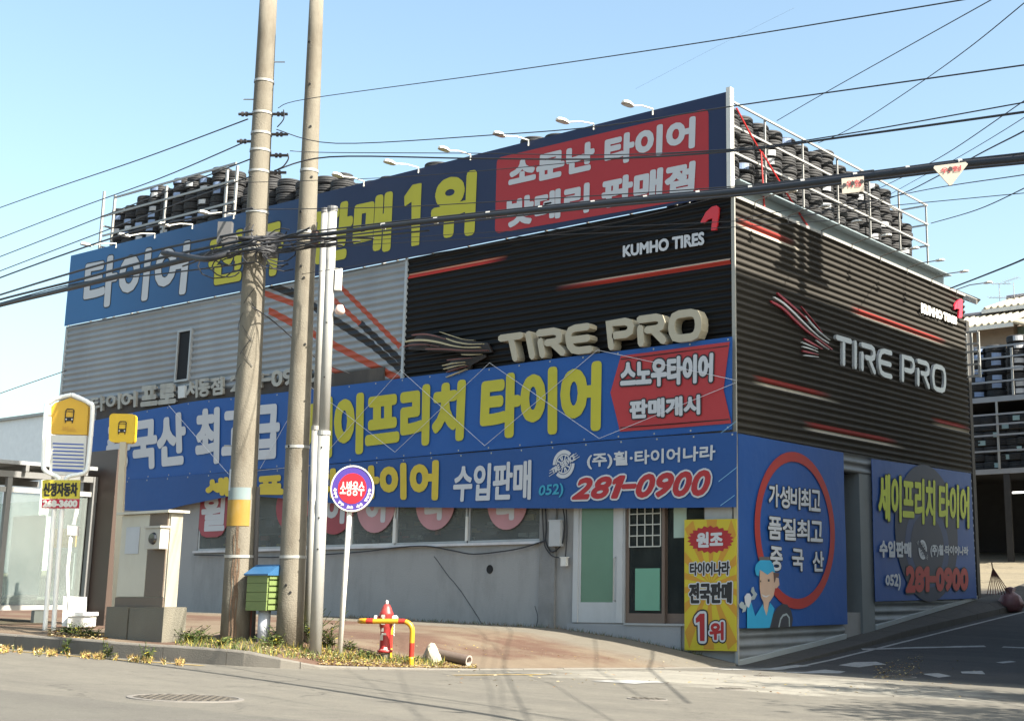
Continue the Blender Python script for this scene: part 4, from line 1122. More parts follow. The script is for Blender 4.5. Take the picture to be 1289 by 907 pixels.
items = [('세이프리치', sq((1106, 597), (1176, 606), (1176, 659), (1106, 653)), .035, mat('side_yellow', (.44, .50, .03), .6)),
         ('타이어', sq((1182, 608), (1219, 614), (1219, 663), (1182, 661)), .035, MATS['side_yellow']),
         ('수입판매', sq((1107, 680), (1146, 683), (1146, 700), (1107, 700)), .022, Mside),
         ('(주)휠·타이어나라', sq((1171, 685), (1218, 688), (1218, 699), (1171, 700)), .014, Mside),
         ('052)', sq((1114.5, 724), (1133, 722), (1133, 742), (1114.5, 739)), .016, Mside),
         ('281-0900', sq((1140, 714), (1218, 717), (1218, 740), (1140, 743)), .05, mat('side_red', (.34, .02, .02), .6))]
for s, q, fat, m in items:
    if '281' in s or '세' in s or s == '타이어':
        mb = MB(); (number_into if '281' in s else text_into)(mb, s, q, FBl, fat+.03, .008); mb.build('outline', M_wblack, tb)
    mb = MB(); (number_into if '281' in s else text_into)(mb, s, q, FBl, fat, .012); mb.build('lettering', m, tb)
wheel_logo(tb, z3(705, 443), .24, FB(OB+.034), Mside, -.6, None)

# ---- shop name, swoosh and brand on the side cladding
XS = XB+.10; FS = FB(.10)
t = thing('tyre_shop_side_sign', (XS, 29, 7), 'silver shop name letters on the black corrugated side wall', 'sign')
logo_text(t, 'TIRE PRO', [PB(*p, XS) for p in ((1054, 424.5), (1190, 464), (1190, 492.5), (1054, 455))], FS, .125, .07, mat('silver_letter', (.46, .47, .48), .4, metal=.2), .36)
zc4 = lambda pts: [PB(940+a/8.243, 360+b/8.243, XS) for a, b in pts]
t = thing('side_swoosh_emblem', (XS, 25, 7), 'red and white swoosh emblem left of the silver letters on the side wall', 'sign')
M_sr = mat('swoosh_red', (.30, .015, .025), .4); M_sw = mat('swoosh_white', (.58, .60, .60), .4)
for k, (c, p, wd) in enumerate([('r', [(325, 75), (400, 140), (500, 225), (600, 318), (640, 360)], 26), ('r', [(262, 160), (380, 230), (500, 345), (620, 455), (740, 545), (890, 655)], 30), ('w', [(283, 118), (380, 180), (500, 290), (620, 410), (740, 520), (845, 590)], 22),
    ('w', [(608, 315), (680, 400), (760, 480), (860, 562)], 14), ('r', [(570, 210), (680, 340), (790, 480)], 10), ('w', [(720, 562), (780, 610), (853, 658)], 9), ('r', [(605, 548), (700, 600), (790, 650)], 24),
    ('w', [(572, 582), (650, 615), (733, 650)], 11), ('w', [(578, 627), (660, 650), (737, 680)], 13), ('r', [(590, 672), (670, 690), (750, 710)], 18), ('w', [(595, 717), (670, 725), (745, 735)], 11)]):
    mb = MB(); mb.stroke(curve_pts(zc4(p), 4), wd/8.243/58, FS, (.02 if c == 'w' else 0)-.001*k, .04, taper=lambda s: .45+.55*math.sin(math.pi*min(1, s*1.1+.15))); mb.build('strip', M_sr if c == 'r' else M_sw, t)
z7 = lambda pts: [PB(1130+a/12.89, 340+b/12.89, XS) for a, b in pts]
t = thing('side_brand_sign', (XS, 33.5, 9), 'white brand letters and pink arrow emblem at the far top of the side wall', 'sign')
mb = MB(); text_into(mb, 'KUMHO TIRES', z7([(385, 540), (955, 775), (955, 870), (385, 680)]), FS, .026, .004); mb.build('lettering', mat('brand_white', (.75, .72, .66), .5), t)
mb = MB(); mb.poly(z7([(925, 640), (925, 575), (965, 500), (1030, 462), (1058, 490), (1045, 770), (990, 770), (1003, 630), (960, 620)]), FS, 0, 0, .05); mb.build('emblem', mat('emblem_pink_red', (.60, .03, .06), .4), t)

# ---- yellow upright sign at the corner
OY = .13; FY = FA(OY); qy = lambda *p: qa(*p, y=YA-OY)
t = thing('yellow_board_sign', (-15.5, YA-.13, .5), 'tall yellow board sign with red starburst standing against the shop corner', 'sign')
B4 = qy((861.4, 653.7), (927.0, 652.5), (926.5, 819), (861.6, 817.7))
mb = MB(); mb.poly(B4, FY, 0, 0, .03); mb.build('board', mat('sign_yellow', (.46, .37, .015), .5, var=.04), t)
bx = (B4[0][0]+B4[1][0])/2; bz = (B4[0][1]+B4[2][1])/2; mb = MB()
for k in range(14):
    a = 2*math.pi*(k+.2)/14; b = a+.2; P = [(bx, bz)]
    def hit(an):
        dx, dz = math.cos(an), math.sin(an); s = min(abs((B4[1][0]-B4[0][0])/2*.985/dx) if dx else 9, abs((B4[0][1]-B4[2][1])/2*.985/dz) if dz else 9); return (bx+dx*s, bz+dz*s)
    P += [hit(a), hit(b)]; mb.poly(P, FY, .002)
mb.build('ray', mat('sign_orange', (.44, .22, .015), .5, var=.04), t)
z4 = lambda pts: [PA(690+a/3.628, 600+b/3.628, YA-OY) for a, b in pts]
sb = []
for k in range(44):
    r = 1 if k % 2 else .86; a = 2*math.pi*k/44; sb.append((742+108*r*math.cos(a), 285+64*r*math.sin(a)))
mb = MB(); mb.poly(z4(sb), FY, .004); mb.build('starburst', mat('sign_red', (.30, .008, .012), .5), t)
letters(t, FA(OY+.004), [('원조', z4([(682, 258), (797, 250), (797, 316), (682, 318)]), .018, Wt, 0, None),
    ('타이어나라', z4([(650, 392), (830, 386), (828, 446), (650, 447)]), .011, M_wblack, .032, Wt),
    ('전국판매', z4([(648, 488), (838, 482), (836, 572), (648, 574)]), .020, M_wblack, .044, Wt)], None)
for s, q in (('1', z4([(677, 627), (714, 625), (714, 745), (682, 745)])), ('위', z4([(742, 668), (800, 664), (800, 740), (742, 742)]))):
    for fat, lf, m in ((.10 if s == '1' else .085, .005, M_wblack), (.065 if s == '1' else .058, .009, Wt), (.012 if s == '1' else .02, .013, MATS['sign_red'])):
        mb = MB(); text_into(mb, s, q, FY, fat*.95, lf); mb.build('numeral' if s == '1' else 'lettering', m, t)
mb = MB()
for x in (B4[0][0]+.02, B4[1][0]-.05): mb.box((x, YA-OY+.031, gz(x, YA-.2)-.02), (x+.04, YA-OY+.06, B4[0][1]))
mb.build('leg', M_alu, t)

# ================================================================== tyres and racks
def tyre_mesh(r, w_, seg=20):
    ri = r*.60
    prof = [(ri, .03), (ri+.02, .0), (r*.80, -.004), (r*.93, .01), (r*.985, w_*.17), (r, w_*.30), (r*.975, w_*.32), (r*.975, w_*.36), (r, w_*.38), (r, w_*.62), (r*.975, w_*.64), (r*.975, w_*.68), (r, w_*.70), (r*.985, w_*.83), (r*.93, w_-.01), (r*.80, w_+.004), (ri+.02, w_), (ri, w_-.03)]
    mb = MB(); mb.lathe(prof, (0, 0, 0), seg, closed=True); return mb
_tm = {}
def tyre(x, y, z, label, group, r=.31, w_=.215, sticker=None, tilt=0.0, m=None):
    key = (round(r, 2), round(w_, 2))
    if key not in _tm:
        o = tyre_mesh(r, w_).build('tyre', m or M_black, None, True); _tm[key] = o; new = o
    else:
        new = _tm[key].copy(); COL.objects.link(new)
    new.location = (x+random.uniform(-.03, .03), y+random.uniform(-.03, .03), z); new.rotation_euler = (random.uniform(-1, 1)*.03+tilt, random.uniform(-1, 1)*.03, random.uniform(0, 6.28))
    tag(new, label, 'tyre', group)
    if sticker:
        new.rotation_euler[2] = 0
        a0 = sticker[0]; mb = MB(); n = 4; da = .22*sticker[2]/r/.31*.31
        vs = []
        for k in range(n+1):
            a = a0-da/2+da*k/n
            for zz in (.18*w_, .82*w_): vs.append(((r+.006)*math.cos(a), (r+.006)*math.sin(a), zz))
        mb.add(vs, [(2*k, 2*k+2, 2*k+3, 2*k+1) for k in range(n)])
        c = mb.build('paper_label', sticker[1]); c.parent = new
    return new
ORD = ['first', 'second', 'third', 'fourth', 'fifth', 'sixth', 'seventh', 'eighth', 'ninth', 'tenth', 'eleventh', 'twelfth', 'thirteenth', 'fourteenth', 'fifteenth', 'sixteenth']
M_st = mat('paper_sticker', (.42, .43, .45), .6); M_stb = mat('blue_white_sticker', (.20, .27, .42), .6); M_stg = mat('pale_green_sticker', (.30, .42, .42), .6)
# rack along the side wall
XR = XB-.42
rk = thing('tyre_rack', (XR, 28, 9.9), 'white steel pipe rack along the roof edge above the side wall', 'rack', 'rooftop tyre racks')
M_rail = mat('rail_white', (.33, .325, .31), .45, metal=.15, var=.1, dirt=.35, dirtcol=(.3, .26, .22))
RY0, RY1 = YA+.15, 33.55
for i in range(7):
    y = RY0+.1+(RY1-RY0-.1)*i/6
    MB().box((XR-.02, y-.02, 9.87), (XR+.02, y+.02, 12.12)).build('post', M_rail, rk)
for z in (10.35, 10.98, 11.58, 12.13):
    MB().box((XR+.021, RY0, z-.022), (XR+.062, RY1, z+.022)).build('rail', M_rail, rk)
for y in (RY1, RY1-1.6, RY1-3.2, RY0+.05):
    MB().box((XR-.9, y-.02, 9.87), (XR-.86, y+.02, 12.12)).build('post', M_rail, rk)
for z in (10.98, 11.58, 12.13):
    MB().box((XR-.859, RY1-.021, z-.02), (XR-.021, RY1+.021, z+.02)).build('rail', M_rail, rk)
MB().box((XR-.901, RY0+.2, 12.12), (XR-.86, RY1, 12.16)).build('rail', M_rail, rk)
ys_ = [24.0+.625*i for i in range(15)]
for i, y in enumerate(ys_):
    n = random.choice([10, 10, 11]) if i < 13 else (8 if i == 13 else 7)
    x = XR-.40
    for k in range(n):
        st = None
        if random.random() < .12: st = (R(-50)+random.uniform(-.3, .3), random.choice([M_st, M_st, M_stb]), 1.0)
        tyre(x, y, 9.9+.222*k, '%s tyre up in the %s stack from the corner on the side roof' % (ORD[k], ORD[i]), 'tyres stacked on the side roof', sticker=st)
def tyre_mass(name, spots, r, w_, label, m=M_black):
    """further tyres past the first three hundred, joined"""
    base = tyre_mesh(r, w_, 14); mb = MB(); rd = random.Random(9)
    for x, y, z in spots:
        dx, dy, tx, ty = rd.uniform(-.05, .05), rd.uniform(-.05, .05), rd.uniform(-.05, .05), rd.uniform(-.05, .05)
        mb.add([(a+x+dx, b+y+dy, c+z+a*tx+b*ty) for a, b, c in base.v], base.f)
    o = mb.build(name, m, None, True); tag(o, label, 'tyres', kind='stuff')
tyre_mass('back_row_tyres', [(XR-1.02-.62*q, y+.3*(1-q), 9.9+.222*k) for q in (0, 1) for i, y in enumerate(ys_[:-1]) for k in range(9 if i < 12 else 7)], .31, .215, 'rows of more black tyres behind the front stacks on the side roof')
# red straps
M_strap = mat('red_strap', (.40, .02, .02), .5)
for lab, P in (('red strap hanging straight down over the side roof rack', [(927, 136), (944, 168), (958, 192), (960, 225), (962.5, 266)]), ('red strap slanting away over the side roof rack towards the flashing', [(958.5, 191), (975, 218), (990, 243), (1006, 268), (1020, 290)])):
    o = MB().tube([on_x(a, b, XB-.28) for a, b in P], .022, 6).build('strap', M_strap); tag(o, lab, 'strap')
# left roof rack
YK = 24.0
rk = thing('tyre_rack', (-35.5, YK, 11), 'steel rail rack full of tyres behind the left end of the rooftop banner', 'rack', 'rooftop tyre racks')
px2 = lambda a, b: PA(a, b, YK)
for (a, b), (c, d) in (((131.4, 241), (131.4, 314)), ((145, 246), (145, 308)), ((210, 234), (209, 285)), ((286.5, 214), (285, 276)), ((299, 209), (297, 273))):
    P, Q = px2(a, b), px2(c, d); MB().box((P[0]-.035, YK-.03, 11.0), (P[0]+.035, YK+.03, P[1])).build('post', M_rail if a > 280 else M_steel, rk)
for (a, b), (c, d) in (((146, 245.6), (299, 210)), ((131, 270), (297, 231)), ((131, 296.5), (297, 255.5))):
    P, Q = px2(a, b), px2(c, d); zc = (P[1]+Q[1])/2; MB().box((P[0], YK-.075, zc-.03), (Q[0], YK-.031, zc+.03)).build('rail', M_steel, rk)
xl, xr = px2(131.4, 250)[0], px2(299, 250)[0]
for z in (11.9, 12.6, 13.3): MB().box((xl-.03, YK+.03, z), (xl+.03, YK+1.3, z+.05)).build('rail', M_steel, rk)
MB().box((xl-.03, YK+1.3, 9.8), (xl+.03, YK+1.36, 14.1)).build('post', M_steel, rk)
MB().box((xl, YK+.05, 11.80), (xr+6.5, YK+1.2, 11.88)).build('shelf', M_steel, rk)
MB().box((xl, YK+.3, 9.86), (xl+.08, YK+.4, 11.79)).box((xr, YK+.3, 9.86), (xr+.08, YK+.4, 11.79)).box((xr+6, YK+.3, 9.86), (xr+6.08, YK+.4, 11.79)).build('stand', M_steel, rk)
for i in range(10):
    x = xl+.42+i*.645; n = 10 if i > 1 else 9
    if i > 9: break
    for k in range(2, n+(1 if i in (3, 5, 6, 8) else 0)):
        st = (R(-70), random.choice([M_st, M_stb]), 1.1) if random.random() < .30 else None
        tyre(x, YK+.45, 11.89+.222*k, '%s tyre up in the %s stack from the left in the left roof rack' % (ORD[k], ORD[i]), 'tyres stacked on the left roof rack', sticker=st)
for i, (px, n) in enumerate([(322, 7), (343, 7), (366, 7), (388, 6), (411, 6), (433, 5), (455, 3)]):
    x = PA(px, 225, YK+.6)[0]
    for k in range(n):
        tyre(x, YK+.6, 11.89+.222*k, 'worn %s tyre up in the %s loose stack behind the concrete poles' % (ORD[k], ORD[i]), 'loose tyres behind the rooftop banner', r=.36, w_=.222, m=M_black)
tyre_mass('back_row_tyres', [(xl+.7+i*.645, YK+1.1, 12.1+.222*k) for i in range(19) for k in range(2, 9 if i < 11 else (6 if i < 16 else 4))], .31, .215, 'rows of more black tyres behind the front stacks of the left roof rack')
for i, (px, py) in enumerate([(673, 175), (703, 172), (553, 207)]):
    x, z = PA(px, py, YK)
    tyre(x, YK, z-.24, ['black tyre peeking over the banner under the middle roof lamp', 'black tyre peeking over the banner just right of the peeking pair', 'black tyre peeking over the banner left of the red panel'][i], 'tyres peeking over the rooftop banner', r=.36, w_=.222)

# ================================================================== lamps
M_lampw = mat('lamp_white', (.66, .65, .60), .4); M_lampg = mat('lamp_glass', (.6, .6, .55), .2)
def lamp(P0, P1, label, group, side):
    t = thing('sign_lamp', P0, label, 'lamp', group)
    P0, P1 = Vector(P0), Vector(P1); d = (P1-P0); dh = Vector((d.x, d.y, 0)).normalized(); s = Vector((-dh.y, dh.x, 0))
    MB().tube([P0+Vector((0, 0, -.12)), P0+Vector((0, 0, .02)), P0+d*.5+Vector((0, 0, .05)), P1], .018 if not side else .014, 6).build('arm', M_lampw if not side else mat('arm_dark', (.10, .09, .08), .5), t)
    mb = MB(); c = P1+dh*.1
    kq = .55 if side else .8
    rows = [(u*kq, v*kq, w_*kq) for u, v, w_ in [(-.20, .05, .02), (-.12, .10, .055), (.05, .13, .075), (.19, .12, .06), (.27, .05, .02)]]
    vs = []
    for u, hw, hh in rows:
        for a, b in ((-hw, -.035*kq), (hw, -.035*kq), (hw*.8, hh*.6), (0, hh), (-hw*.8, hh*.6)): q = c+dh*u+s*a+Vector((0, 0, b)); vs.append(tuple(q))
    fs = [(i*5+k, i*5+(k+1) % 5, i*5+5+(k+1) % 5, i*5+5+k) for i in range(4) for k in range(5)]+[(4, 3, 2, 1, 0), (20, 21, 22, 23, 24)]
    mb.add(vs, fs); mb.build('lamp_head', M_lampw, t)
    mb = MB(); vs = [tuple(c+dh*u*kq+s*a*kq+Vector((0, 0, -.04*kq-.004))) for u, a in ((-.12, -.08), (.18, -.09), (.18, .09), (-.12, .08))]; mb.add(vs, [(0, 3, 2, 1)]); mb.build('lamp_glass', M_lampg, t)
AL = [((146, 311), (113, 309)), ((194.6, 299), (161, 297)), ((242, 287), (211, 284)), ((294, 274), (262, 269)), ((458, 229), (429, 222)), ((526.6, 216), (495, 206)), ((592, 201), (563, 189.5)), ((665, 183), (633, 171)), ((747, 163), (713, 154)), ((821.5, 145), (794, 133))]
for i, (a, h) in enumerate(AL):
    p0 = on_y(a[0], a[1], Y1-.02); p1 = on_y(h[0], h[1], Y1-.95)
    lamp((p0[0], p0[1], ZT-.0), tuple(p1), 'white floodlight on a short arm, %s from the left along the rooftop banner' % ORD[i], 'floodlights above the rooftop banner', False)
for i, y in enumerate([23.8, 25.2, 26.7, 28.2, 29.7, 31.2, 32.7, 34.3]):
    lamp((XB+.06, y, 9.80), (XB+.86, y, 9.90), 'pale floodlight on a dark arm, %s from the corner along the side wall top' % ORD[i], 'floodlights above the side wall', True)

# ================================================================== things at the far right
YS = 44.0
px4 = lambda a, b: PA(a, b, YS)
sh = thing('tyre_shed', (-18.5, YS, 2.5), 'dark open steel shed with two racked storeys of tyres beyond the side wall', 'building')
zb1, zb2 = px4(1250, 500)[1], px4(1250, 592)[1]; zg = px4(1250, 708)[1]
xa, xb_ = -24.0, -14.9
M_beam = mat('shed_beam', (.30, .30, .31), .5, metal=.2, var=.15); M_shed = mat('shed_dark', (.035, .033, .032), .85, var=.3)
for z0, z1 in ((zb1-.16, zb1+.02), (zb2-.12, zb2+.05)):
    MB().box((xa, YS-.06, z0), (xb_, YS+.04, z1)).build('beam', M_beam, sh)
MB().box((xa, YS+.05, zb2-.10), (xb_, YS+4, zb2)).build('floor_slab', M_shed, sh)
MB().box((xa, YS+.05, zb1-.14), (xb_, YS+4, zb1-.04)).build('floor_slab', M_shed, sh)
MB().box((xa, YS+4.01, 1.0), (xb_, YS+4.1, zb1+2.4)).build('back_wall', M_shed, sh)
MB().box((xa, YS+.1, 1.0), (xa+.1, YS+4, zb1)).box((xb_-.1, YS+.1, 1.0), (xb_, YS+4, zb1)).build('side_wall', M_shed, sh)
for px in (1223.5, 1270): x = px4(px, 650)[0]; MB().box((x-.11, YS-.04, 1.4), (x+.11, YS+.05, zb2-.121)).build('post', M_shed, sh)
for px, lo, hi in ((1257.5, zb2+.05, zb1-.16), (1279.5, zb1+.02, px4(1280, 437)[1])):
    x = px4(px, 550)[0]; MB().box((x-.04, YS-.09, lo), (x+.04, YS-.061, hi)).build('post', M_rail, sh)
for py in (437, 451, 466, 481, 522, 534.5, 548, 554+14):
    z = px4(1250, py)[1]; MB().box((xa, YS-.13, z-.03), (xb_, YS-.091, z+.03)).build('rail', M_beam, sh)
for i, px in enumerate((1226, 1249, 1277, 1302)):
    x = px4(px, 470)[0]
    for k in range(7 if i != 2 else 8):
        st = (R(-65), M_stb if i < 2 else M_st, 1.5) if (i*7+k) % 3 != 1 else None
        tyre(x, YS+.42, zb1+.03+.262*k, '%s tyre up in the %s stack from the left, upper shed floor' % (ORD[k], ORD[i]), 'tyres on the upper shed floor', r=.37, w_=.255, sticker=st)
low = []; lab = MB()
for i, px in enumerate((1228, 1243, 1258, 1273, 1288, 1303)):
    x = px4(px, 550)[0]
    for k in range(7):
        low.append((x, YS+.5, zb2+.06+.262*k))
        if (i*5+k*3) % 4 == 1:
            a = R(-65); c = (x+.38*math.cos(a), YS+.5+.38*math.sin(a)); lab.box((c[0]-.13, c[1]-.02, zb2+.11+.262*k), (c[0]+.13, c[1]+.0, zb2+.27+.262*k))
tyre_mass('lower_floor_tyres', low, .37, .255, 'dark tyres packed on the lower floor of the open shed')
o = lab.build('tyre_labels', M_stg); tag(o, 'pale paper labels stuck on the tyres of the lower shed floor', 'labels', kind='stuff')
tb_ = MB(); a = px4(1243, 614); tb_.tube([(a[0]-.1, YS+2.5, a[1]), (a[0]+.35, YS+2.5, a[1])], .035, 8); o = tb_.build('ceiling_lamp', mat('lamp_lit', (1, .97, .9), .5, emit=1.2)); tag(o, 'small bright strip lamp glowing inside the dark tyre shed', 'lamp')
# white lattice beside the wall edge
yl4 = 36.4; L4 = lambda a, b: PA(a, b, yl4)
lt = thing('lattice_gate', (*L4(1224, 475)[:1], yl4, 8), 'white steel lattice frame sticking out past the far edge of the side wall', 'frame')
for px in (1215, 1222, 1231): (x, z1) = L4(px, 417); (_, z0) = L4(px, 475); MB().box((x-.035, yl4-.03, z0), (x+.035, yl4+.03, z1)).build('post', M_rail, lt)
for py in (418, 433, 443, 459, 474): z = L4(1223, py)[1]; MB().box((L4(1213, 440)[0], yl4-.055, z-.03), (L4(1232.5, 440)[0], yl4-.031, z+.03)).build('rail', M_rail, lt)
MB().box((L4(1190, 440)[0], yl4+.1, 1), (L4(1216, 440)[0], yl4+.3, 9.4)).build('wall', M_shed, lt)
# pale corrugated eave at the far roof corner
mb = MB(); ev = [on_y(1168, 350, 35.2), on_y(1226, 373, 35.2), on_y(1220, 379.5, 35.2), on_y(1190, 368, 35.2), on_y(1168, 360, 35.2)]
mb.poly([(p[0], p[2]) for p in ev], FA(0, 35.2), 0, 0, .5); mb.build('eave_panel', mat('eave_pale', (.26, .25, .22), .6, var=.2, scale=8), shop)
mb = MB(); a, b = on_y(1172, 351, 35.0), on_y(1227, 374.5, 35.0)
for k in range(3): mb.tube([(a[0], 35.16, a[2]-.06*k-.03), (b[0], 35.16, b[2]-.06*k-.03)], .018, 6)
mb.build('eave_rib', M_white, shop)

# tiled house beyond
YH = 62.0; H4 = lambda a, b, y=YH: PA(a, b, y)
hs = thing('tiled_house', (-24, YH, 4), 'beige house with pale clay tile roofs rising behind the tyre shed', 'building')
M_hw = mat('house_wall', (.19, .15, .12), .85, var=.12, dirt=.3); M_tile = mat('clay_tile', (.30, .27, .21), .8, var=.25, scale=6); M_ridge = mat('ridge_tile', (.10, .10, .12), .7)
xw0, xw1 = H4(1190, 420)[0], H4(1276, 420)[0]
MB().box((xw0, YH, 2), (xw1, YH+5, H4(1250, 405)[1])).build('wall', M_hw, hs)
MB().box((H4(1236, 400)[0], YH+3, 2), (H4(1330, 400)[0], YH+9, H4(1270, 382)[1])).build('wall', M_hw, hs)
MB().box((xw1+.02, YH+.5, 2), (xw1+6, YH+5, H4(1289, 420)[1])).build('wall', M_hw, hs)
def tiles(x0, x1, yf, zf_, yb, zb_, nm='roof', n=None):
    mb = MB(); n = n or int((x1-x0)/.33)
    mb.add([(x0, yf, zf_), (x1, yf, zf_), (x1, yb, zb_), (x0, yb, zb_), (x0, yf, zf_-.12), (x1, yf, zf_-.12), (x1, yb, zb_-.12), (x0, yb, zb_-.12)], [(0, 1, 2, 3), (4, 5, 1, 0), (7, 6, 5, 4)])
    r_ = mb.build(nm, M_tile, hs)
    for k in range(n):
        x = x0+(x1-x0)*(k+.5)/n; MB().tube([(x, yf-.05, zf_+.02), (x, (yf+yb)/2, (zf_+zb_)/2+.02), (x, yb, zb_+.02)], .085, 6).build('tile_row', M_tile, r_)
    MB().tube([(x0-.1, yb, zb_+.1), (x1+.1, yb, zb_+.1)], .16, 8).build('ridge', M_ridge, r_)
    MB().box((x0, yf-.08, zf_-.22), (x1, yf+.02, zf_-.03)).build('gutter', M_white, r_)
ze = H4(1250, 408, YH-.8)[1]
tiles(xw0, H4(1276, 405, YH-.8)[0], YH-.8, ze, YH+2.6, H4(1250, 396.5, YH+2.6)[1])
ze2 = H4(1265, 386, YH+2.2)[1]
tiles(H4(1236, 390, YH+2.2)[0], H4(1340, 390, YH+2.2)[0], YH+2.2, ze2, YH+6, H4(1265, 378, YH+6)[1])
mb = MB(); a = H4(1277, 405, YH-.8); mb.add([(a[0], YH-.8, a[1]+.1), (a[0]+5, YH-.8, a[1]-1.6), (a[0]+5, YH+2, a[1]-1.0), (a[0], YH+2, a[1]+.7)], [(0, 1, 2, 3)]); mb.tube([(a[0], YH-.85, a[1]), (a[0]+5, YH-.85, a[1]-1.7)], .1, 6); mb.build('roof', M_tile, hs)
w1, w2 = H4(1281, 412, YH+.4), H4(1300, 424, YH+.4); MB().box((w1[0], YH+.36, w2[1]), (w2[0], YH+.49, w1[1])).build('window', mat('house_glass', (.12, .17, .16), .15), hs)
# antennas
for i, (px, t0, arms) in enumerate(((1257.5, 356.5, [(1248, 1272, 357), (1245, 1267, 374.5)]), (1275.5, 355, [(1264, 1282, 353)]), (1276.5, 372, [(1268, 1287, 375)]))):
    P, Q = H4(px, t0, YH+5), H4(px, 392, YH+5)
    an = thing('roof_antenna', (P[0], YH+5, Q[1]), ['leftmost double television antenna on the tiled roof', 'tall slanting television antenna on the tiled roof', 'low tilted television antenna on the tiled roof'][i], 'antenna', 'television antennas on the tiled roof')
    MB().tube([(P[0], YH+5, Q[1]-.5), (P[0], YH+5, P[1])], .02, 5).build('mast', M_steel, an)
    for a, b, yy in arms:
        A, B = H4(a, yy+(2 if i else 0), YH+5), H4(b, yy-(4 if i else 0), YH+5)
        mb = MB(); mb.tube([(A[0], YH+5, A[1]), (B[0], YH+5, B[1])], .014, 5)
        for k in range(6): t = k/5; x = A[0]+(B[0]-A[0])*t; z = A[1]+(B[1]-A[1])*t; mb.tube([(x, YH+4.7, z), (x, YH+5.3, z)], .010, 4)
        mb.build('boom', M_steel, an)
# rubbish by the far wall end
P = Vector((XB+.75, 35.4, G(XB+.75, 35.4)))
M_bag = mat('pink_bag', (.15, .065, .07), .5, var=.3, scale=12, bump=.5)
mb = MB(); mb.lathe([(.0, 0), (.26, .02), (.34, .2), (.26, .42), (.10, .52), (.14, .62), (.0, .66)], P, 14, jit=lambda k, z: 1+.16*math.sin(k*2.3+z*9)); o = mb.build('rubbish_bag', M_bag, None, True); tag(o, 'dull pink rubbish bag lying on the ground past the end of the side wall', 'bag')
t = thing('broom', (XB+.3, 35.3, sbz(35.3)), 'brown broom with spread bristles leaning at the far end of the side wall', 'broom')
mb = MB()
for k in range(9): a = -.25+.06*k; mb.tube([(XB+.35, 35.25, P.z+1.15), (XB+.5+a*1.4, 35.25, P.z+.45)], .012, 4)
mb.build('bristles', mat('broom_red', (.12, .04, .03), .8), t); MB().tube([(XB+.35, 35.25, P.z+1.1), (XB+.30, 35.3, P.z+1.3)], .02, 6).build('handle', mat('broom_wood', (.3, .2, .1), .7), t)

# unseen pole with transformers, added to throw shadow bands on the side wall
shade_pole = thing('utility_pole', (-8.7, 26.6, G(-8.7, 26.6)), 'added unseen concrete pole with two grey transformers, throwing shadow bands on the side wall', 'utility pole')
MB().tube([(-8.7, 26.6, -.3), (-8.7, 26.6, 8), (-8.7, 26.6, 17.2)], .21, 16, r1=.15).build('shaft', M_pole, shade_pole, True)
for dy in (-.62, .62):
    MB().lathe([(0, 0), (.30, .02), (.33, .1), (.33, 1.05), (.30, 1.12), (0, 1.18)], (-8.7, 26.6+dy, 14.4), 16).build('transformer', M_steel, shade_pole)
MB().box((-8.76, 25.4, 14.2), (-8.64, 27.8, 14.3)).build('cross_arm', M_steel, shade_pole)
MB().box((-8.76, 25.5, 16.2), (-8.64, 27.7, 16.3)).build('cross_arm', M_steel, shade_pole)

# the building across the side street, out of the picture on the right, that shades it
nb = thing('opposite_building', (-1, 32, 0), 'plain three storey building across the side street that shades the black side wall', 'building')
NX, NY0, NY1, NH = -6.2, 23.98, 39.3, 16.0
MB().box((NX, NY0, -1), (6, NY1, NH)).build('wall', mat('opposite_wall', (.16, .13, .11), .85, var=.1), nb)
MB().box((NX-.05, NY0-.05, NH), (6.05, NY1+.05, NH+.12)).build('roof_edge', M_conc, nb)
for f in range(4):
    for k in range(6):
        y = NY0+1.2+k*2.45; z = 2.2+f*3.4
        o = MB().box((NX-.06, y-.08, z-.08), (NX-.003, y+1.28, z+1.38)).build('window', M_alu, nb); MB().box((NX-.07, y, z), (NX-.062, y+1.2, z+1.3)).build('pane', MATS['dark_glass'], o)

# ================================================================== street furniture
NV_ = Vector((-math.sin(YAW), -math.cos(YAW), 0)); RTV = Vector(RT); UPV = Vector((0, 0, 1))
class SignPlane:
    """upright plane through a foot point, turned towards the road user"""
    def __init__(s, base, turn=0.0):
        s.b = Vector(base); c, q = math.cos(turn), math.sin(turn)
        s.r = RTV*c+NV_*q; s.n = NV_*c-RTV*q
    def F(s, a, b, l=0.0): return tuple(s.b+s.r*a+UPV*b+s.n*l)
    def P(s, px, py):
        d = Vector(ray(px, py)); E_ = Vector(EYE); t = (s.b-E_).dot(s.n)/d.dot(s.n); q = E_+d*t-s.b
        return (q.dot(s.r), q.z)
    def Ps(s, pts): return [s.P(*p) for p in pts]

def leaning(px0, py0, px1, py1):
    B = at_px(px0, py0, P2.y+off); T = Vector(on_y(px1, py1, B.y)); return B, T
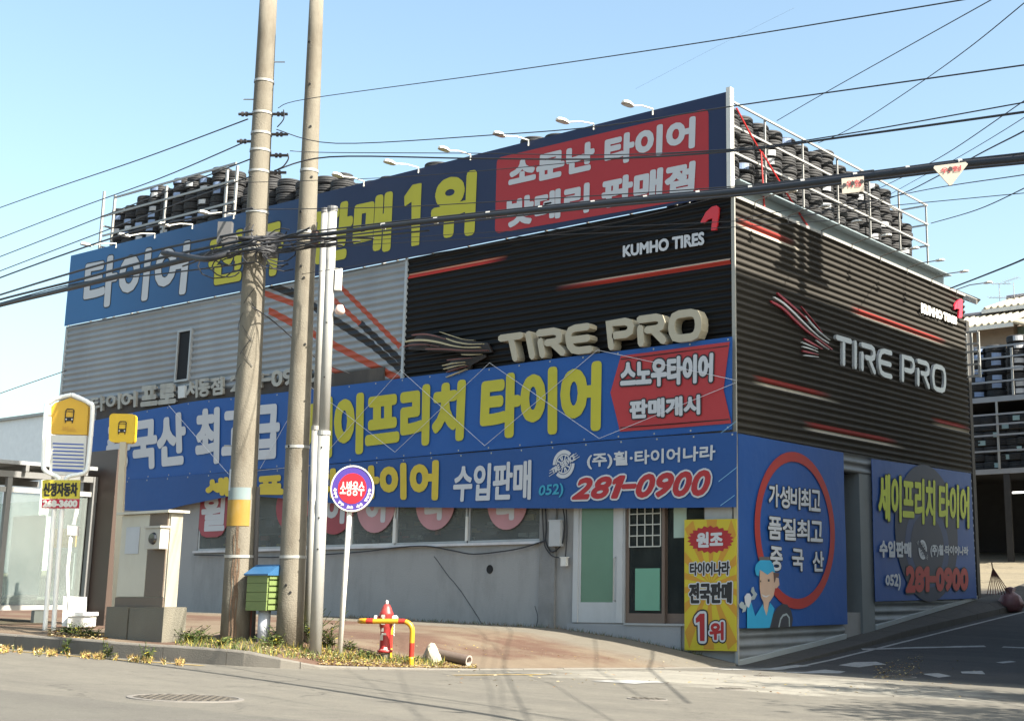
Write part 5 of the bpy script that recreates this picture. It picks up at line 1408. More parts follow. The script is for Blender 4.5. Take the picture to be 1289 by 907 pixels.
# two concrete poles
def at_px(px, py, y):
    """foot on the pavement at depth line y, seen at column px"""
    z = place(px, py).z
    for _ in range(4):
        lo, hi = -40.0, 0.0
        for _k in range(40):
            m = (lo+hi)/2; v = np.array([m, y, z])-EYE; p = PCX+FPX*(v@RT)/(v@FW)
            if p < px: lo = m
            else: hi = m
        z = gz(lo, y)
    return Vector((lo, y, z))
SX, SY = SD.x/math.hypot(SD.x, SD.y), SD.y/math.hypot(SD.x, SD.y)
def in_line(B, px, py, off):
    y = B.y
    for _ in range(5):
        q = at_px(px, py, y); y = B.y+(q.x-B.x)*SY/SX+off
    return q
P2 = at_px(364, 811, 12.50); P1 = at_px(296, 812, 12.24); T1 = Vector(on_y(338.5, -12, P1.y)); T2 = Vector(on_y(399, -12, P2.y+.0))
def pole(name, B, T, r0, r1, label, steps=0):
    t = thing(name, B, label, 'utility pole')
    d = T-B; B0 = B-d.normalized()*.15
    MB().tube([B0+(T-B0)*k/14 for k in range(15)], r0, 28, r1=r1).build('shaft', M_pole, t, True)
    return t, (lambda s: B+d*s), (lambda s: r0+(r1-r0)*s)
t, at1, ra1 = pole('utility_pole', P1, T1, .205, .128, 'tall concrete utility pole wrapped with a yellow sticker, rust streaked near the foot')
hit = lambda B, T, py: max(0, min(1, (zat(B, 300, py)-B.z)/(T.z-B.z)))
def at_row(at, B, T, py): return at(hit(B, T, py))
def band(at, ra, s, h, m, par, name, grow=.006, a0=0, a1=2*math.pi, seg=24):
    """a curved wrap on the shaft between heights s-h and s+h"""
    mb = MB(); vs = []
    k = (at(1)-at(0)).length; n = seg
    for z in (s-h/k, s+h/k):
        c = at(z); r = ra(z)+grow
        for i in range(n+1): a = a0+(a1-a0)*i/n; vs.append((c.x+r*math.cos(a), c.y+r*math.sin(a), c.z))
    mb.add(vs, [(i, i+1, n+2+i, n+1+i) for i in range(n)]); return mb.build(name, m, par, True)
fa = math.atan2(NV_.y, NV_.x)
s_ = lambda py: hit(P1, T1, py)
M_yst = mat('old_yellow_wrap', (.26, .155, .02), .7, var=.15, scale=6, dirt=.5, dirtcol=(.3, .25, .15)); M_bst = mat('faded_blue_wrap', (.14, .20, .22), .8, var=.2, dirt=.5, dirtcol=(.25, .24, .2))
kk = (T1-P1).length
band(at1, ra1, s_(644), .20, M_yst, t, 'yellow_wrap', .006, fa-1.15, fa+.9)
band(at1, ra1, s_(621.5), .085, M_bst, t, 'blue_wrap', .007, fa-1.1, fa+.9)
band(at1, ra1, s_(604), .15, M_st, t, 'paper_notice', .007, fa-1.3, fa-.75)
band(at1, ra1, s_(700), .02, M_steel, t, 'strap_band', .012)
for py in (96, 137, 163, 185, 212, 264, 298, 312): band(at1, ra1, s_(py), .018, M_steel, t, 'clamp', .010)
M_rust = mat('rust_streak', (.11, .07, .045), .95, var=.4, scale=7, bump=.5)
mb = MB()
for a0_, top, wd in ((fa+.10, 662, .03), (fa-.12, 672, .018), (fa+.28, 690, .02)):
    n = 14; vs = []
    for k in range(n+1):
        s = s_(805)+(s_(top)-s_(805))*k/n; c = at1(s); r = ra1(s)+.004; w_ = wd*(.5+random.random())
        for sg in (-1, 1): a = a0_+.03*math.sin(k*1.3)+sg*w_/r/2; vs.append((c.x+r*math.cos(a), c.y+r*math.sin(a), c.z))
    mb.add(vs, [(2*k, 2*k+1, 2*k+3, 2*k+2) for k in range(n)])
mb.build('rust_streak', M_rust, t)
# conduit beside the pole
off = RTV*.245+NV_*(-.02)
MB().tube([at1(0)+off*.95, at1(s_(700))+off*.9, at1(s_(612))+off*.82], .036, 10).build('conduit', mat('conduit_dark', (.09, .08, .075), .7, dirt=.3), t, True)
MB().tube([at1(0)+RTV*.215+Vector((0, 0, -.05)), at1(s_(715))+RTV*.21], .02, 8).build('conduit', mat('rusty_pipe', (.15, .05, .035), .8), t)
for k, py in enumerate((70, 118, 190, 380, 470, 560)): 
    c = at_row(at1, P1, T1, py); sg = -1 if k % 2 else 1; MB().tube([c, c+RTV*sg*.30], .010, 5).build('step_bolt', M_steel, t)
# insulators and cable hardware, one bracket to each side
M_ins = mat('insulator', (.05, .045, .045), .35, var=.2)
for k, (py, l, rgt) in enumerate(((137, .38, 1), (137, .36, -1), (163, .40, 1), (172, .36, -1), (190, .42, 1), (212, .40, 1))):
    c = at_row(at1, P1, T1, py); d = RTV*rgt; mb = MB()
    mb.tube([c+d*.12, c+d*l], .022, 6)
    for q in range(2): e = c+d*(.24+.06*q); mb.tube([e-d*.014, e+d*.014], .038, 10)
    mb.build('insulator', M_ins, t)
for k, (py, h, dx) in enumerate(((292, .16, -.42), (306, .12, -.34), (300, .10, .30), (315, .10, .26))):
    c = at_row(at1, P1, T1, py)+RTV*dx+NV_*.12; MB().obox(c, .10, .05, h, -YAW).build('splice_box', mat('splice_grey', (.10, .10, .105), .6), t)
mb = MB()
for k in range(14):
    c = at_row(at1, P1, T1, random.uniform(285, 340)); a = random.uniform(-.5, .5); r = random.uniform(.15, .32)
    pts = [c+RTV*(a+r*math.cos(q))+NV_*(.25+.03*math.sin(q*2))+UPV*(r*.8*math.sin(q)) for q in np.linspace(random.uniform(0, 3), random.uniform(4, 6.5), 9)]
    mb.tube(pts, .010, 5)
mb.build('slack_wire', M_cable, t)
mb = MB(); 
for k in range(9):
    py0 = 330+k*16; c0 = at_row(at1, P1, T1, py0); a = fa+random.uniform(-.7, .7); n = 6; pts = []
    for q in range(n): s = hit(P1, T1, py0+q*4); c = at1(s); r = ra1(s)+.012; b = a+q*.18*(1 if k % 2 else -1); pts.append((c.x+r*math.cos(b), c.y+r*math.sin(b), c.z))
    mb.tube(pts, .004, 4)
mb.build('lashing_wire', M_cable, t)

t, at2, ra2 = pole('utility_pole', P2, T2, .185, .102, 'bare tall concrete utility pole between the stained pole and the steel pipes')
for py in (205, 285, 560, 700):
    band(at2, ra2, hit(P2, T2, py), .02, M_steel, t, 'strap_band', .008)
mb = MB()
for k, py in enumerate((40, 95, 150, 215, 260, 330, 345, 430, 560, 736, 745)):
    s = hit(P2, T2, py); c = at2(s); r = ra2(s); a = fa+(-.5+.35*(k % 4)); p = Vector((c.x+r*math.cos(a), c.y+r*math.sin(a), c.z)); q = Vector((math.cos(a), math.sin(a), 0))
    mb.tube([p-q*.01, p+q*.012], .018, 8)
mb.build('bolt_hole', M_dark, t)
c = at_row(at2, P2, T2, 292)+RTV*.14+NV_*.08; MB().lathe([(0, .05), (.10, .04), (.12, 0), (.10, -.04), (0, -.05)], c, 12, axis='y').build('cable_clamp', mat('rust_clamp', (.10, .05, .035), .8), t)

# two thin steel poles
def pipe_pole(px0, py0, px1, py1, r0, r1, label, off):
    B = at_px(px0, py0, P2.y+off); T = Vector(on_y(px1, py1, B.y)); t = thing('steel_pole', B, label, 'pole', 'pair of thin steel poles')
    MB().tube([B-UPV*.1, B+(T-B)*.48], r0, 16).build('lower_tube', M_steel, t, True)
    MB().tube([B+(T-B)*.48, T], r0*.92, 16, r1=r1).build('upper_tube', M_steel, t, True)
    c = B+(T-B)*.48; MB().tube([c-UPV*.03, c+UPV*.03], r0*1.12, 16).build('collar', M_steel, t)
    MB().tube([T+UPV*.002, T+UPV*.07], r1*1.15, 12).build('cap', mat('cap_grey', (.15, .15, .16), .5), t)
    return t, B, T
t, BS1, TS1 = pipe_pole(387, 811, 409, 268, .062, .05, 'thinner left steel pole of the pair beside the concrete pole', .38)
t, BS2, TS2 = pipe_pole(397, 815, 418.5, 266, .082, .066, 'thicker right steel pole of the pair with a white tag and bell', .08)
c = BS2+(TS2-BS2)*hit(BS2, TS2, 343)+RTV*.13+NV_*.02; MB().obox(c, .045, .03, .16, -YAW).build('tag_box', M_white, t)
c = BS2+(TS2-BS2)*hit(BS2, TS2, 383)+RTV*.16; MB().lathe([(0, .09), (.04, .08), (.075, .0), (.06, -.05), (0, -.06)], c, 14).build('bell', mat('bell_pink', (.55, .40, .36), .4), t, True)
mb = MB(); 
for py in (400, 470, 560, 650, 690): c = BS2+(TS2-BS2)*hit(BS2, TS2, py)+NV_*.085; mb.tube([c-RTV*.0, c+NV_*.015], .012, 6)
mb.build('bolt', M_dark, t)

# round fire water sign
BF = place(427.5, 822); sp_ = SignPlane(BF, -.18)
t = thing('fire_water_sign', BF, 'round red and blue fire water sign on a slim white post beside the hydrant', 'sign')
cF = sp_.P(443.5, 614.5); TFp = Vector(sp_.F(cF[0]-.02, cF[1], -.06))
MB().tube([BF-UPV*.05, TFp], .036, 12).build('post', M_white, t, True)
rF = abs(sp_.P(470, 614.5)[0]-sp_.P(416.5, 614.5)[0])/2*1.02
mb = MB(); n = 40
vs = []
for l, r in ((-.13, rF*.95), (-.13, rF), (0.02, rF), (.02, rF*.94)):
    vs += [sp_.F(cF[0]+r*math.cos(2*math.pi*k/n), cF[1]+r*1.09*math.sin(2*math.pi*k/n), l) for k in range(n)]
mb.add(vs, [(q*n+k, q*n+(k+1) % n, (q+1)*n+(k+1) % n, (q+1)*n+k) for q in range(3) for k in range(n)]+[tuple(range(n))[::-1]]); mb.build('casing', M_white, t)
for rr, m_, lf, nm in ((.945, mat('sign_blue', (.055, .03, .22), .4, var=.03), .012, 'blue_ring'), (.66, mat('sign_bright_red', (.45, .008, .02), .4, var=.03), .016, 'red_disc')):
    mb = MB(); mb.poly(circle2(cF, rF*rr, rF*rr*1.09, 40), sp_.F, lf); mb.build(nm, m_, t)
mb = MB(); h_ = .10; text_into(mb, '소방용수', [(cF[0]-rF*.55, cF[1]+h_), (cF[0]+rF*.55, cF[1]+h_), (cF[0]+rF*.55, cF[1]-h_), (cF[0]-rF*.55, cF[1]-h_)], sp_.F, .004, .02)
for k in range(17):                                # small ring of characters, too small to read in the photograph
    if k in (3, 6, 9, 12): continue
    a = math.pi*(1.02+.96*k/16); r = rF*.80; c = (cF[0]+r*math.cos(a), cF[1]+r*1.09*math.sin(a)); q = .022
    mb.poly([(c[0]-q, c[1]-q), (c[0]+q, c[1]-q), (c[0]+q, c[1]+q*.2), (c[0]-q*.2, c[1]+q)], sp_.F, .018)
mb.build('lettering', M_white, t)

# hydrant
BH = place(484, 829); Hs = zat(BH, 484, 753)-BH.z; k_ = Hs/.82
t = thing('fire_hydrant', BH, 'weathered red fire hydrant with white nozzle caps behind a striped guard rail', 'hydrant')
M_hyd = mat('hydrant_red', (.27, .018, .018), .45, var=.15, scale=8, dirt=.4, dirtcol=(.26, .12, .10))
MB().lathe([(.0, -.05), (.078, -.05), (.078, .09)], BH, 20).build('foot', M_conc, t, True)
MB().lathe([(.08, .09), (.105, .092), (.108, .125), (.085, .13), (.078, .16), (.074, .40), (.084, .43), (.094, .47), (.094, .60), (.10, .615), (.10, .64), (.085, .66), (.07, .71), (.045, .755), (.02, .77), (0, .775)], BH, 24).build('barrel', M_hyd, t, True)
MB().lathe([(.022, .765), (.022, .80), (.012, .82), (0, .822)], BH, 6).build('top_nut', M_white, t)
for sg in (1, -1):
    c = BH+UPV*.555; d = (RTV*sg*.95+NV_*.35).normalized() if sg > 0 else (RTV*sg).normalized()
    MB().tube([c+d*.06, c+d*.125], .046, 14).build('nozzle', M_hyd, t); MB().tube([c+d*.125, c+d*.165], .055, 12).build('nozzle_cap', M_white, t); MB().tube([c+d*.165, c+d*.185], .018, 6).build('cap_nut', M_iron, t)
c = BH+UPV*.50+RTV*.13+NV_*.06; mb = MB()
for q in range(9): mb.tube([c-UPV*(.02*q), c-UPV*(.02*q+.016)+RTV*(.006*(-1)**q)], .008, 5)
mb.build('chain', M_white, t)
mb = MB()
for a, z, h in ((.0, .66-.02, .0), ): pass
for q, (a, z, w_, h) in enumerate([(-.25, .60, .035, .012), (-.2, .565, .02, .03), (-.3, .53, .035, .01), (-.22, .50, .03, .012), (-.35, .42, .02, .03), (-.1, .35, .04, .008), (-.5, .30, .03, .03), (.3, .14, .03, .02), (-.2, .11, .04, .02)]):
    r = .097 if z > .45 else .080; b = fa+a; p = BH+Vector((math.cos(b), math.sin(b), 0))*r; s_r = Vector((-math.sin(b), math.cos(b), 0))
    mb.add([tuple(p+s_r*u+UPV*(z+v)+Vector((math.cos(b), math.sin(b), 0))*.004) for u, v in ((-w_, -h-.006), (w_, -h-.006), (w_*.8, h+.006), (-w_*.7, h+.008))], [(0, 1, 2, 3)])
mb.build('paint_scuff', M_white, t)
# guard rail
gd = thing('guard_rail', BH+RTV*.2, 'yellow and red striped pipe guard looping around the fire hydrant', 'guard rail')
hz = zat(BH, 484, 781)-BH.z
LP = place(521.5, 831); spl = SignPlane(BH); lx = spl.P(521.5, 820)[0]; lx0 = spl.P(453.5, 781)[0]
lz = gz(LP.x, LP.y)
path = []
fr = .19
path += [BH+RTV*.02-NV_*.24+UPV*(-.05), BH+RTV*.02-NV_*.24+UPV*(hz-.10), BH+RTV*(-.03)-NV_*.235+UPV*(hz-.02), BH+RTV*(-.12)-NV_*.23+UPV*hz]
for a in np.linspace(0, math.pi, 9): path.append(BH+RTV*(lx0+.17-.17*math.sin(a))+NV_*(-.21*math.cos(a))+UPV*hz)
path += [BH+RTV*(lx-.14)+NV_*.21+UPV*hz]
for a in np.linspace(.25, math.pi/2, 5): path.append(BH+RTV*(lx-.14+.14*math.sin(a))+NV_*.21+UPV*(hz-.14+.14*math.cos(a)))
path += [Vector((*(BH+RTV*lx+NV_*.21)[:2], gz(*(BH+RTV*lx+NV_*.21)[:2])-.05))]
dd = [0]; dp = []
for a, b in zip(path, path[1:]):
    n = max(1, int((b-a).length/.03))
    dp += [a+(b-a)*q/n for q in range(n)]
dp.append(path[-1])
M_gy = mat('guard_yellow', (.52, .27, .012), .4, var=.06, dirt=.25, dirtcol=(.28, .17, .05)); M_gr = mat('guard_red', (.38, .025, .014), .4, var=.08)
L = len(dp); bands = [(0, .08, 0), (.08, .16, 1), (.16, .30, 0), (.30, .36, 1), (.36, .50, 0), (.50, .55, 1), (.55, .70, 0), (.70, .745, 1), (.745, .865, 0), (.865, .94, 1), (.94, 1, 0)]
for a, b, c in bands:
    i, j = int(a*(L-1)), int(b*(L-1)); MB().tube(dp[i:j+1], .036, 12, cap=(a == 0 or b == 1)).build('yellow_section' if c == 0 else 'red_section', M_gr if c else M_gy, gd, True)
# stone and pipe
BRk = place(544, 831); mb = MB(); rnd = random.Random(3)
bm = bmesh.new(); bmesh.ops.create_icosphere(bm, subdivisions=3, radius=1)
for v in bm.verts:
    d = v.co.normalized(); q = .8+.25*math.sin(d.x*3.1+1)+.14*math.sin(d.y*5+d.z*4)+.05*rnd.random()
    z = max(d.z, -.25); p = BRk+RTV*d.x*.21*q*(1-.30*max(0, z))+NV_*d.y*.18*q+UPV*(z*.24*q)+RTV*(-.05*max(0, z)); v.co = p
me_v = [tuple(v.co) for v in bm.verts]; me_f = [tuple(x.index for x in f.verts) for f in bm.faces]; bm.free()
o = MB().add(me_v, me_f).build('rock', mat('pale_rock', (.30, .27, .205), .9, var=.25, scale=9, bump=.6, bscale=25)); tag(o, 'pale jagged rock lying between the guard rail and the loose pipe', 'rock')
A, B = place(548, 829), place(590, 838.5); A = A+UPV*.085; B = B+UPV*.085
pp = thing('loose_pipe', (A+B)/2, 'rusty grey pipe lying on the kerb edge with its open end to the road', 'pipe')
d = (B-A).normalized(); MB().tube([A, A+(B-A)*.5, B], .074, 18, cap=False).build('tube', mat('pipe_brown', (.10, .072, .058), .7, var=.25, dirt=.4), pp, True)
u = d.cross(UPV).normalized(); v = d.cross(u); n = 18; vs = []
for l, r in ((0.0, .077), (.004, .077), (.004, .055), (-.3, .055)): vs += [tuple(B+d*l+(u*math.cos(2*math.pi*k/n)+v*math.sin(2*math.pi*k/n))*r) for k in range(n)]
MB().add(vs, [(q*n+k, q*n+(k+1) % n, (q+1)*n+(k+1) % n, (q+1)*n+k) for q in range(3) for k in range(n)]).build('end_ring', mat('pipe_end', (.33, .27, .24), .7), pp)
MB().add([tuple(B-d*.29+(u*math.cos(2*math.pi*k/n)+v*math.sin(2*math.pi*k/n))*.055) for k in range(n)], [tuple(range(n))]).build('bore', M_dark, pp)

# green letter box on a stub pole
BM = place(331, 806); t = thing('green_box', BM, 'lime green slatted metal box with a blue roof on a white stub pole', 'box')
spm = SignPlane(BM, .55); z0, z1 = zat(BM, 320, 768)-BM.z, zat(BM, 320, 722)-BM.z
MB().tube([BM-UPV*.05, BM+UPV*(z0+.02)], .082, 16).build('stub_pole', mat('stub_paint', (.42, .44, .50), .6, dirt=.4), t, True)
w_ = .20; M_lime = mat('lime_paint', (.125, .17, .055), .5, var=.15, dirt=.3, dirtcol=(.15, .2, .07))
def sbx(a0, a1, b0, b1, l0, l1): 
    mb = MB(); vs = [spm.F(a, b, l) for l in (l0, l1) for a, b in ((a0, b0), (a1, b0), (a1, b1), (a0, b1))]
    return mb.add(vs, [(0, 3, 2, 1), (4, 5, 6, 7), (0, 1, 5, 4), (1, 2, 6, 5), (2, 3, 7, 6), (3, 0, 4, 7)])
sbx(-w_+.01, w_-.01, z0, z1, -.16, .145).build('body', mat('lime_dark', (.11, .15, .05), .5), t)
nsl = 4
for k in range(nsl):
    a, b = z0+(z1-z0)*k/nsl+.003, z0+(z1-z0)*(k+1)/nsl-.003; sbx(-w_, w_, a, b, .146, .165).build('slat', M_lime, t)
for k in range(6):
    a, b = z0+(z1-z0)*k/6+.012, z0+(z1-z0)*(k+1)/6-.012
    mb = MB(); vs = [spm.F(w_+q, z, l) for z in (a, b) for q, l in ((0, -.15), (.015, -.15), (.015, .14), (0, .14))]
    mb.add(vs, [(0, 3, 2, 1), (4, 5, 6, 7), (0, 1, 5, 4), (1, 2, 6, 5), (2, 3, 7, 6), (3, 0, 4, 7)]); mb.build('side_slat', M_lime, t)
mb = MB(); vs = [spm.F(a, b, l) for a, b, l in ((-w_-.04, z1, .2), (w_+.04, z1, .2), (w_+.04, z1+.13, -.02), (-w_-.04, z1+.13, -.02), (-w_-.04, z1, -.2), (w_+.04, z1, -.2), (-w_-.04, z1-.02, .2), (w_+.04, z1-.02, .2), (w_+.04, z1-.02, -.2), (-w_-.04, z1-.02, -.2))]
mb.add(vs, [(0, 1, 2, 3), (3, 2, 5, 4), (6, 7, 1, 0), (1, 5, 2), (0, 3, 4), (6, 9, 8, 7), (7, 8, 5, 1), (9, 6, 0, 4)]); mb.build('roof', mat('roof_blue', (.02, .085, .19), .5, var=.1), t)

# power cabinet on a concrete plinth
C0 = place(131, 802); 
def x_for(px, z, y, x0):
    lo, hi = x0-.5, x0+3
    for _ in range(40):
        m = (lo+hi)/2; v = np.array([m, y, z])-EYE; p = PCX+FPX*(v@RT)/(v@FW)
        if p < px: lo = m
        else: hi = m
    return lo
yc = C0.y; zt_pl = zat(C0, 131, 763); xr = x_for(205, C0.z+.2, yc, C0.x)
cb = thing('power_cabinet', C0, 'beige and brown steel power cabinet on a grey concrete plinth', 'cabinet')
dpth = .36; zbp = min(gz(C0.x, yc), gz(xr, yc+.3))-.1; ytop = zt_pl
xm = C0.x+(xr-C0.x)*.40
MB().box((C0.x, yc, zbp), (xm-.02, yc+dpth, ytop)).build('plinth_block', M_conc, cb); MB().box((xm+.02, yc, zbp), (xr, yc+dpth, ytop-.003)).build('plinth_block', M_conc, cb)
cx0 = x_for(146, ytop+.3, yc+.05, C0.x); cx1 = x_for(206, ytop+.3, yc+.05, C0.x); ztc = zat(C0, 146, 648)
M_beige = mat('beige_cabinet', (.48, .45, .375), .5, var=.06, dirt=.35, dirtcol=(.30, .25, .19)); M_bro = mat('brown_cabinet', (.11, .082, .062), .55, var=.1, dirt=.3)
yy = yc+.06; xmid = cx0+(cx1-cx0)*.60
MB().box((cx0+.01, yy+.02, ytop), (cx1-.03, yc+dpth-.08, ztc)).build('body', M_beige, cb)
MB().box((cx1-.03, yy+.03, ytop), (cx1, yc+dpth-.08, ztc)).build('side_panel', mat('beige_side', (.30, .28, .23), .5, dirt=.3), cb)
MB().box((cx0+.01, yy, ytop+.14), (xmid-.006, yy+.019, ztc-.01)).build('door', M_beige, cb)
d_ = MB().box((xmid+.006, yy, ytop+.14), (cx1-.032, yy+.019, ztc-.01)).build('door', M_bro, cb)
MB().box((cx0, yy-.006, ytop), (cx1-.001, yy+.019, ytop+.13)).build('kick_plate', M_bro, cb)
MB().box((cx0-.05, yy-.06, ztc), (cx1+.06, yc+dpth-.02, ztc+.035)).build('roof', M_beige, cb)
zz0, zz1 = zat(C0, 160, 700), zat(C0, 160, 664)
n0, n1 = x_for(157, zz0, yy, C0.x), x_for(174, zz0, yy, C0.x); MB().box((n0, yy-.008, zz0+.03), (n1, yy-.002, zz1)).build('notice_sheet', M_st, cb)
m0, m1 = x_for(192, zz0, yy, C0.x), x_for(211, zz0, yy, C0.x); zq0, zq1 = zat(C0, 200, 693), zat(C0, 200, 668)
mt = MB().box((m0, yy-.14, zq0), (m1, yy-.003, zq1)).box((m0-.02, yy-.16, zq1+.001), (m1+.02, yy, zq1+.03)).build('meter_box', mat('meter_beige', (.40, .37, .32), .5), cb)
mcx, mcz = (m0+m1)/2+.02, (zq0+zq1)/2
MB().lathe([(0, .03), (.07, .028), (.085, 0)], (mcx, yy-.142, mcz), 18, axis='y').build('meter_glass', MATS['dark_glass'], mt)

# bus stop signs
def bus_picto(par, sp, c, s, m):
    """front view of a bus, printed"""
    mb = MB(); S = lambda pts: [(c[0]+a*s, c[1]+b*s) for a, b in pts]
    mb.stroke(S([(-.42, -.1), (-.42, .75), (-.30, .88), (.30, .88), (.42, .75), (.42, -.1)]), .10*s, sp.F, .010, rnd=0)
    mb.poly(S([(-.46, -.40), (.46, -.40), (.46, .02), (-.46, .02)]), sp.F, .011)
    mb.stroke(S([(-.4, .62), (.4, .62)]), .07*s, sp.F, .012, rnd=0)
    for q in (-1, 1): mb.stroke(S([(.36*q, -.4), (.36*q, -.62)]), .12*s, sp.F, .010, rnd=0)
    mb.build('bus_picture', M_wblack, par)
    mb = MB()
    for q in (-1, 1): mb.poly(circle2((c[0]+.30*q*s, c[1]-.22*s), .08*s, .09*s, 10), sp.F, .014)
    mb.build('headlamp_print', M_white, par)
BB = place(61, 793); sp1 = SignPlane(BB, -.1)
t = thing('bus_stop_sign', BB, 'tall white pipe framed bus stop sign with bus picture and route lines', 'bus stop sign')
M_wp = mat('bright_white_pipe', (.82, .82, .80), .35, var=.04)
pp = lambda pts, l=0: [Vector(sp1.F(a, b, l)) for a, b in curve_pts(sp1.Ps(pts), 5)]
MB().tube(pp([(56, 796), (62, 720), (68, 641), (74.5, 606), (72, 600), (64, 596), (57, 592), (54.5, 580), (58, 516), (63, 506), (76, 500), (90, 496.5)]), .034, 10).build('pipe', M_wp, t, True)
MB().tube(pp([(67, 797), (72, 720), (78, 641), (82, 608), (86, 600), (98, 597), (107, 594), (111, 582), (116.5, 516), (112, 507), (101, 501), (90, 496.5)]), .034, 10).build('pipe', M_wp, t, True)
def slab(sp, pts, l, th, nm, m, par): mb = MB(); mb.poly(sp.Ps(pts), sp.F, l, 0, th); return mb.build(nm, m, par)
M_sy = mat('bus_sign_yellow', (.58, .34, .03), .4, var=.04)
slab(sp1, [(64, 546), (64.5, 512), (69, 507), (89, 500), (107, 507), (111, 512), (109, 547)], -.0, .10, 'yellow_panel', M_sy, t)
slab(sp1, [(62, 597), (63.8, 547), (109, 548), (106, 598)], 0, .08, 'route_panel', M_white, t)
M_bl = mat('route_blue', (.05, .10, .36), .5)
for k in range(7):
    y = 557+k*4.6; slab(sp1, [(66.5, y), (105.5, y+1.5), (105.3, y+3.0), (66.4, y+1.6)], .005, 0, 'route_line', M_bl, t)
slab(sp1, [(66, 589), (104.5, 591), (104, 594.5), (66, 592.5)], .005, 0, 'route_line', M_bl, t)
c = sp1.P(87.5, 525); bus_picto(t, sp1, c, .145, M_wblack)
mb = MB(); text_into(mb, '버스', sp1.Ps([(79, 536), (96, 537), (96, 543), (79, 542)]), sp1.F, .004, .006); mb.build('lettering', mat('print_ochre2', (.55, .30, .04), .5), t)
slab(sp1, [(54.5, 604), (102, 604), (101, 627.5), (54, 627.5)], .05, .03, 'name_plate', mat('plate_yellow', (.50, .42, .04), .5, var=.04), t)
slab(sp1, [(54, 628), (101, 628), (100, 639.5), (53.5, 639.5)], .05, .03, 'phone_plate', mat('plate_red', (.42, .012, .04), .5), t)
mb = MB(); text_into(mb, '신정자동차', sp1.Ps([(57, 608), (99, 608), (98.5, 624), (56.5, 624)]), sp1.F, .008, .056); mb.build('lettering', M_wblack, t)
mb = MB(); text_into(mb, '268-3600', sp1.Ps([(56, 630), (98.5, 630), (98, 637.5), (56, 637.5)]), sp1.F, .010, .056); mb.build('lettering', M_white, t)
BB2 = Vector((x_for(153.5, ztc, yc+.75, C0.x-1), yc+.75, 0)); BB2.z = gz(BB2.x, BB2.y); sp2 = SignPlane(BB2, -.1)
t = thing('bus_stop_sign', BB2, 'small square yellow bus sign on a beige post behind the power cabinet', 'bus stop sign')
pc = sp2.P(156, 600)[0]; zt = sp2.P(155, 558)[1]
for l, wd in ((0, .085),): 
    a = sp2.P(154.5, 600)[0]; MB().box((BB2.x, BB2.y, BB2.z), (BB2.x, BB2.y, BB2.z))
    lb = sp2.P(151.5, 640); tp_ = sp2.P(155.5, 560); a2 = lb[0]+(tp_[0]-lb[0])*(-.1-lb[1])/(tp_[1]-lb[1])
    mb = MB(); vs = [sp2.F(q+u, b, v) for b, q in ((-.1, a2), (zt+.02, tp_[0])) for u, v in ((-.045, -.045), (.045, -.045), (.045, .045), (-.045, .045))]; mb.add(vs, [(0, 3, 2, 1), (4, 5, 6, 7), (0, 1, 5, 4), (1, 2, 6, 5), (2, 3, 7, 6), (3, 0, 4, 7)]); mb.build('post', mat('beige_post', (.40, .36, .28), .5), t)
mb = MB(); mb.poly(rrect(sp2.Ps([(138.5, 520.5), (171, 521), (169, 558), (137.5, 556)]), .06), sp2.F, .03, 0, .14); mb.build('panel', mat('bus_sign_yellow2', (.62, .40, .02), .4, var=.03), t)
class _O:
    def __init__(s, sp, l): s.sp = sp; s.l = l
    def F(s, a, b, l=0): return s.sp.F(a, b, l+s.l)
bus_picto(t, _O(sp2, .03), sp2.P(154.7, 540), .13, M_wblack)

# bus shelter
YPn = 12.9; BS_ = place(128, 787); YS_ = BS_.y
sh = thing('bus_shelter', BS_, 'glass bus shelter with a grey slatted roof and a tall brown end panel', 'bus shelter')
X0 = BS_.x; zg_ = BS_.z
def PXs(px, py, x=X0-.02): p = on_x(px, py, x); return (p[1], p[2])
M_sfr = mat('shelter_frame', (.20, .20, .20), .45, metal=.3, var=.15); M_brp = mat('brown_panel', (.060, .040, .032), .5, var=.12, scale=2)
def PSh(px, py): return PA(px, py, YS_)
a0, z1 = PSh(109, 569); a1, _ = PSh(154, 565); zt_ = z1
a1b = PSh(130, 780)[0]
MB().box((a0, YS_, zg_-.1), (a1b+.02, YS_+.14, zt_)).build('end_panel', M_brp, sh)
zr = PSh(128, 600)[1]
# side glass wall running towards the road user, and the roof over it
Ln = 3.4
MB().box((X0-.55, YS_-.09, zg_), (X0-.45, YS_-.01, zr)).build('post', M_sfr, sh)
yn = YS_-Ln
xg = X0-.5
for k, yq in enumerate((YS_-1.55, YS_-3.1)):
    z = zr; MB().box((xg-.04, yq-.04, gz(xg, yq)), (xg+.04, yq+.04, z)).build('post', M_sfr, sh)
M_sg = clear_glass('shelter_glass', (.86, .92, .90), .84)
prev = YS_-.1
for k, yq in enumerate((YS_-1.55, YS_-3.1)):
    MB().box((xg-.008, yq+.05, zg_+.35), (xg+.008, prev-.05, zr-.35)).build('glass_panel', M_sg, sh)
    MB().box((xg-.03, yq+.041, zg_+.26), (xg+.03, prev-.01 if k else prev-.001, zg_+.34)).build('bottom_rail', M_steel, sh)
    MB().box((xg-.03, yq+.041, zr-.34), (xg+.03, prev-.01 if k else prev-.001, zr-.26)).build('top_rail', M_steel, sh)
    prev = yq-.04
MB().box((X0-4.2, YS_-4.6, zr+.10), (X0-.35, YS_-.1, zr+.16)).build('roof', mat('shelter_roof', (.26, .27, .28), .5, var=.1), sh)
for k in range(9): yq = YS_-.3-k*.52; MB().box((X0-4.2, yq-.03, zr+.0), (X0-.35, yq+.03, zr+.099)).build('roof_slat', M_sfr, sh)
for xq in (X0-.5, X0-2.2, X0-4.1): MB().box((xq-.05, YS_-4.5, zr-.10), (xq+.05, YS_-.1, zr-.001)).build('roof_beam', M_sfr, sh)
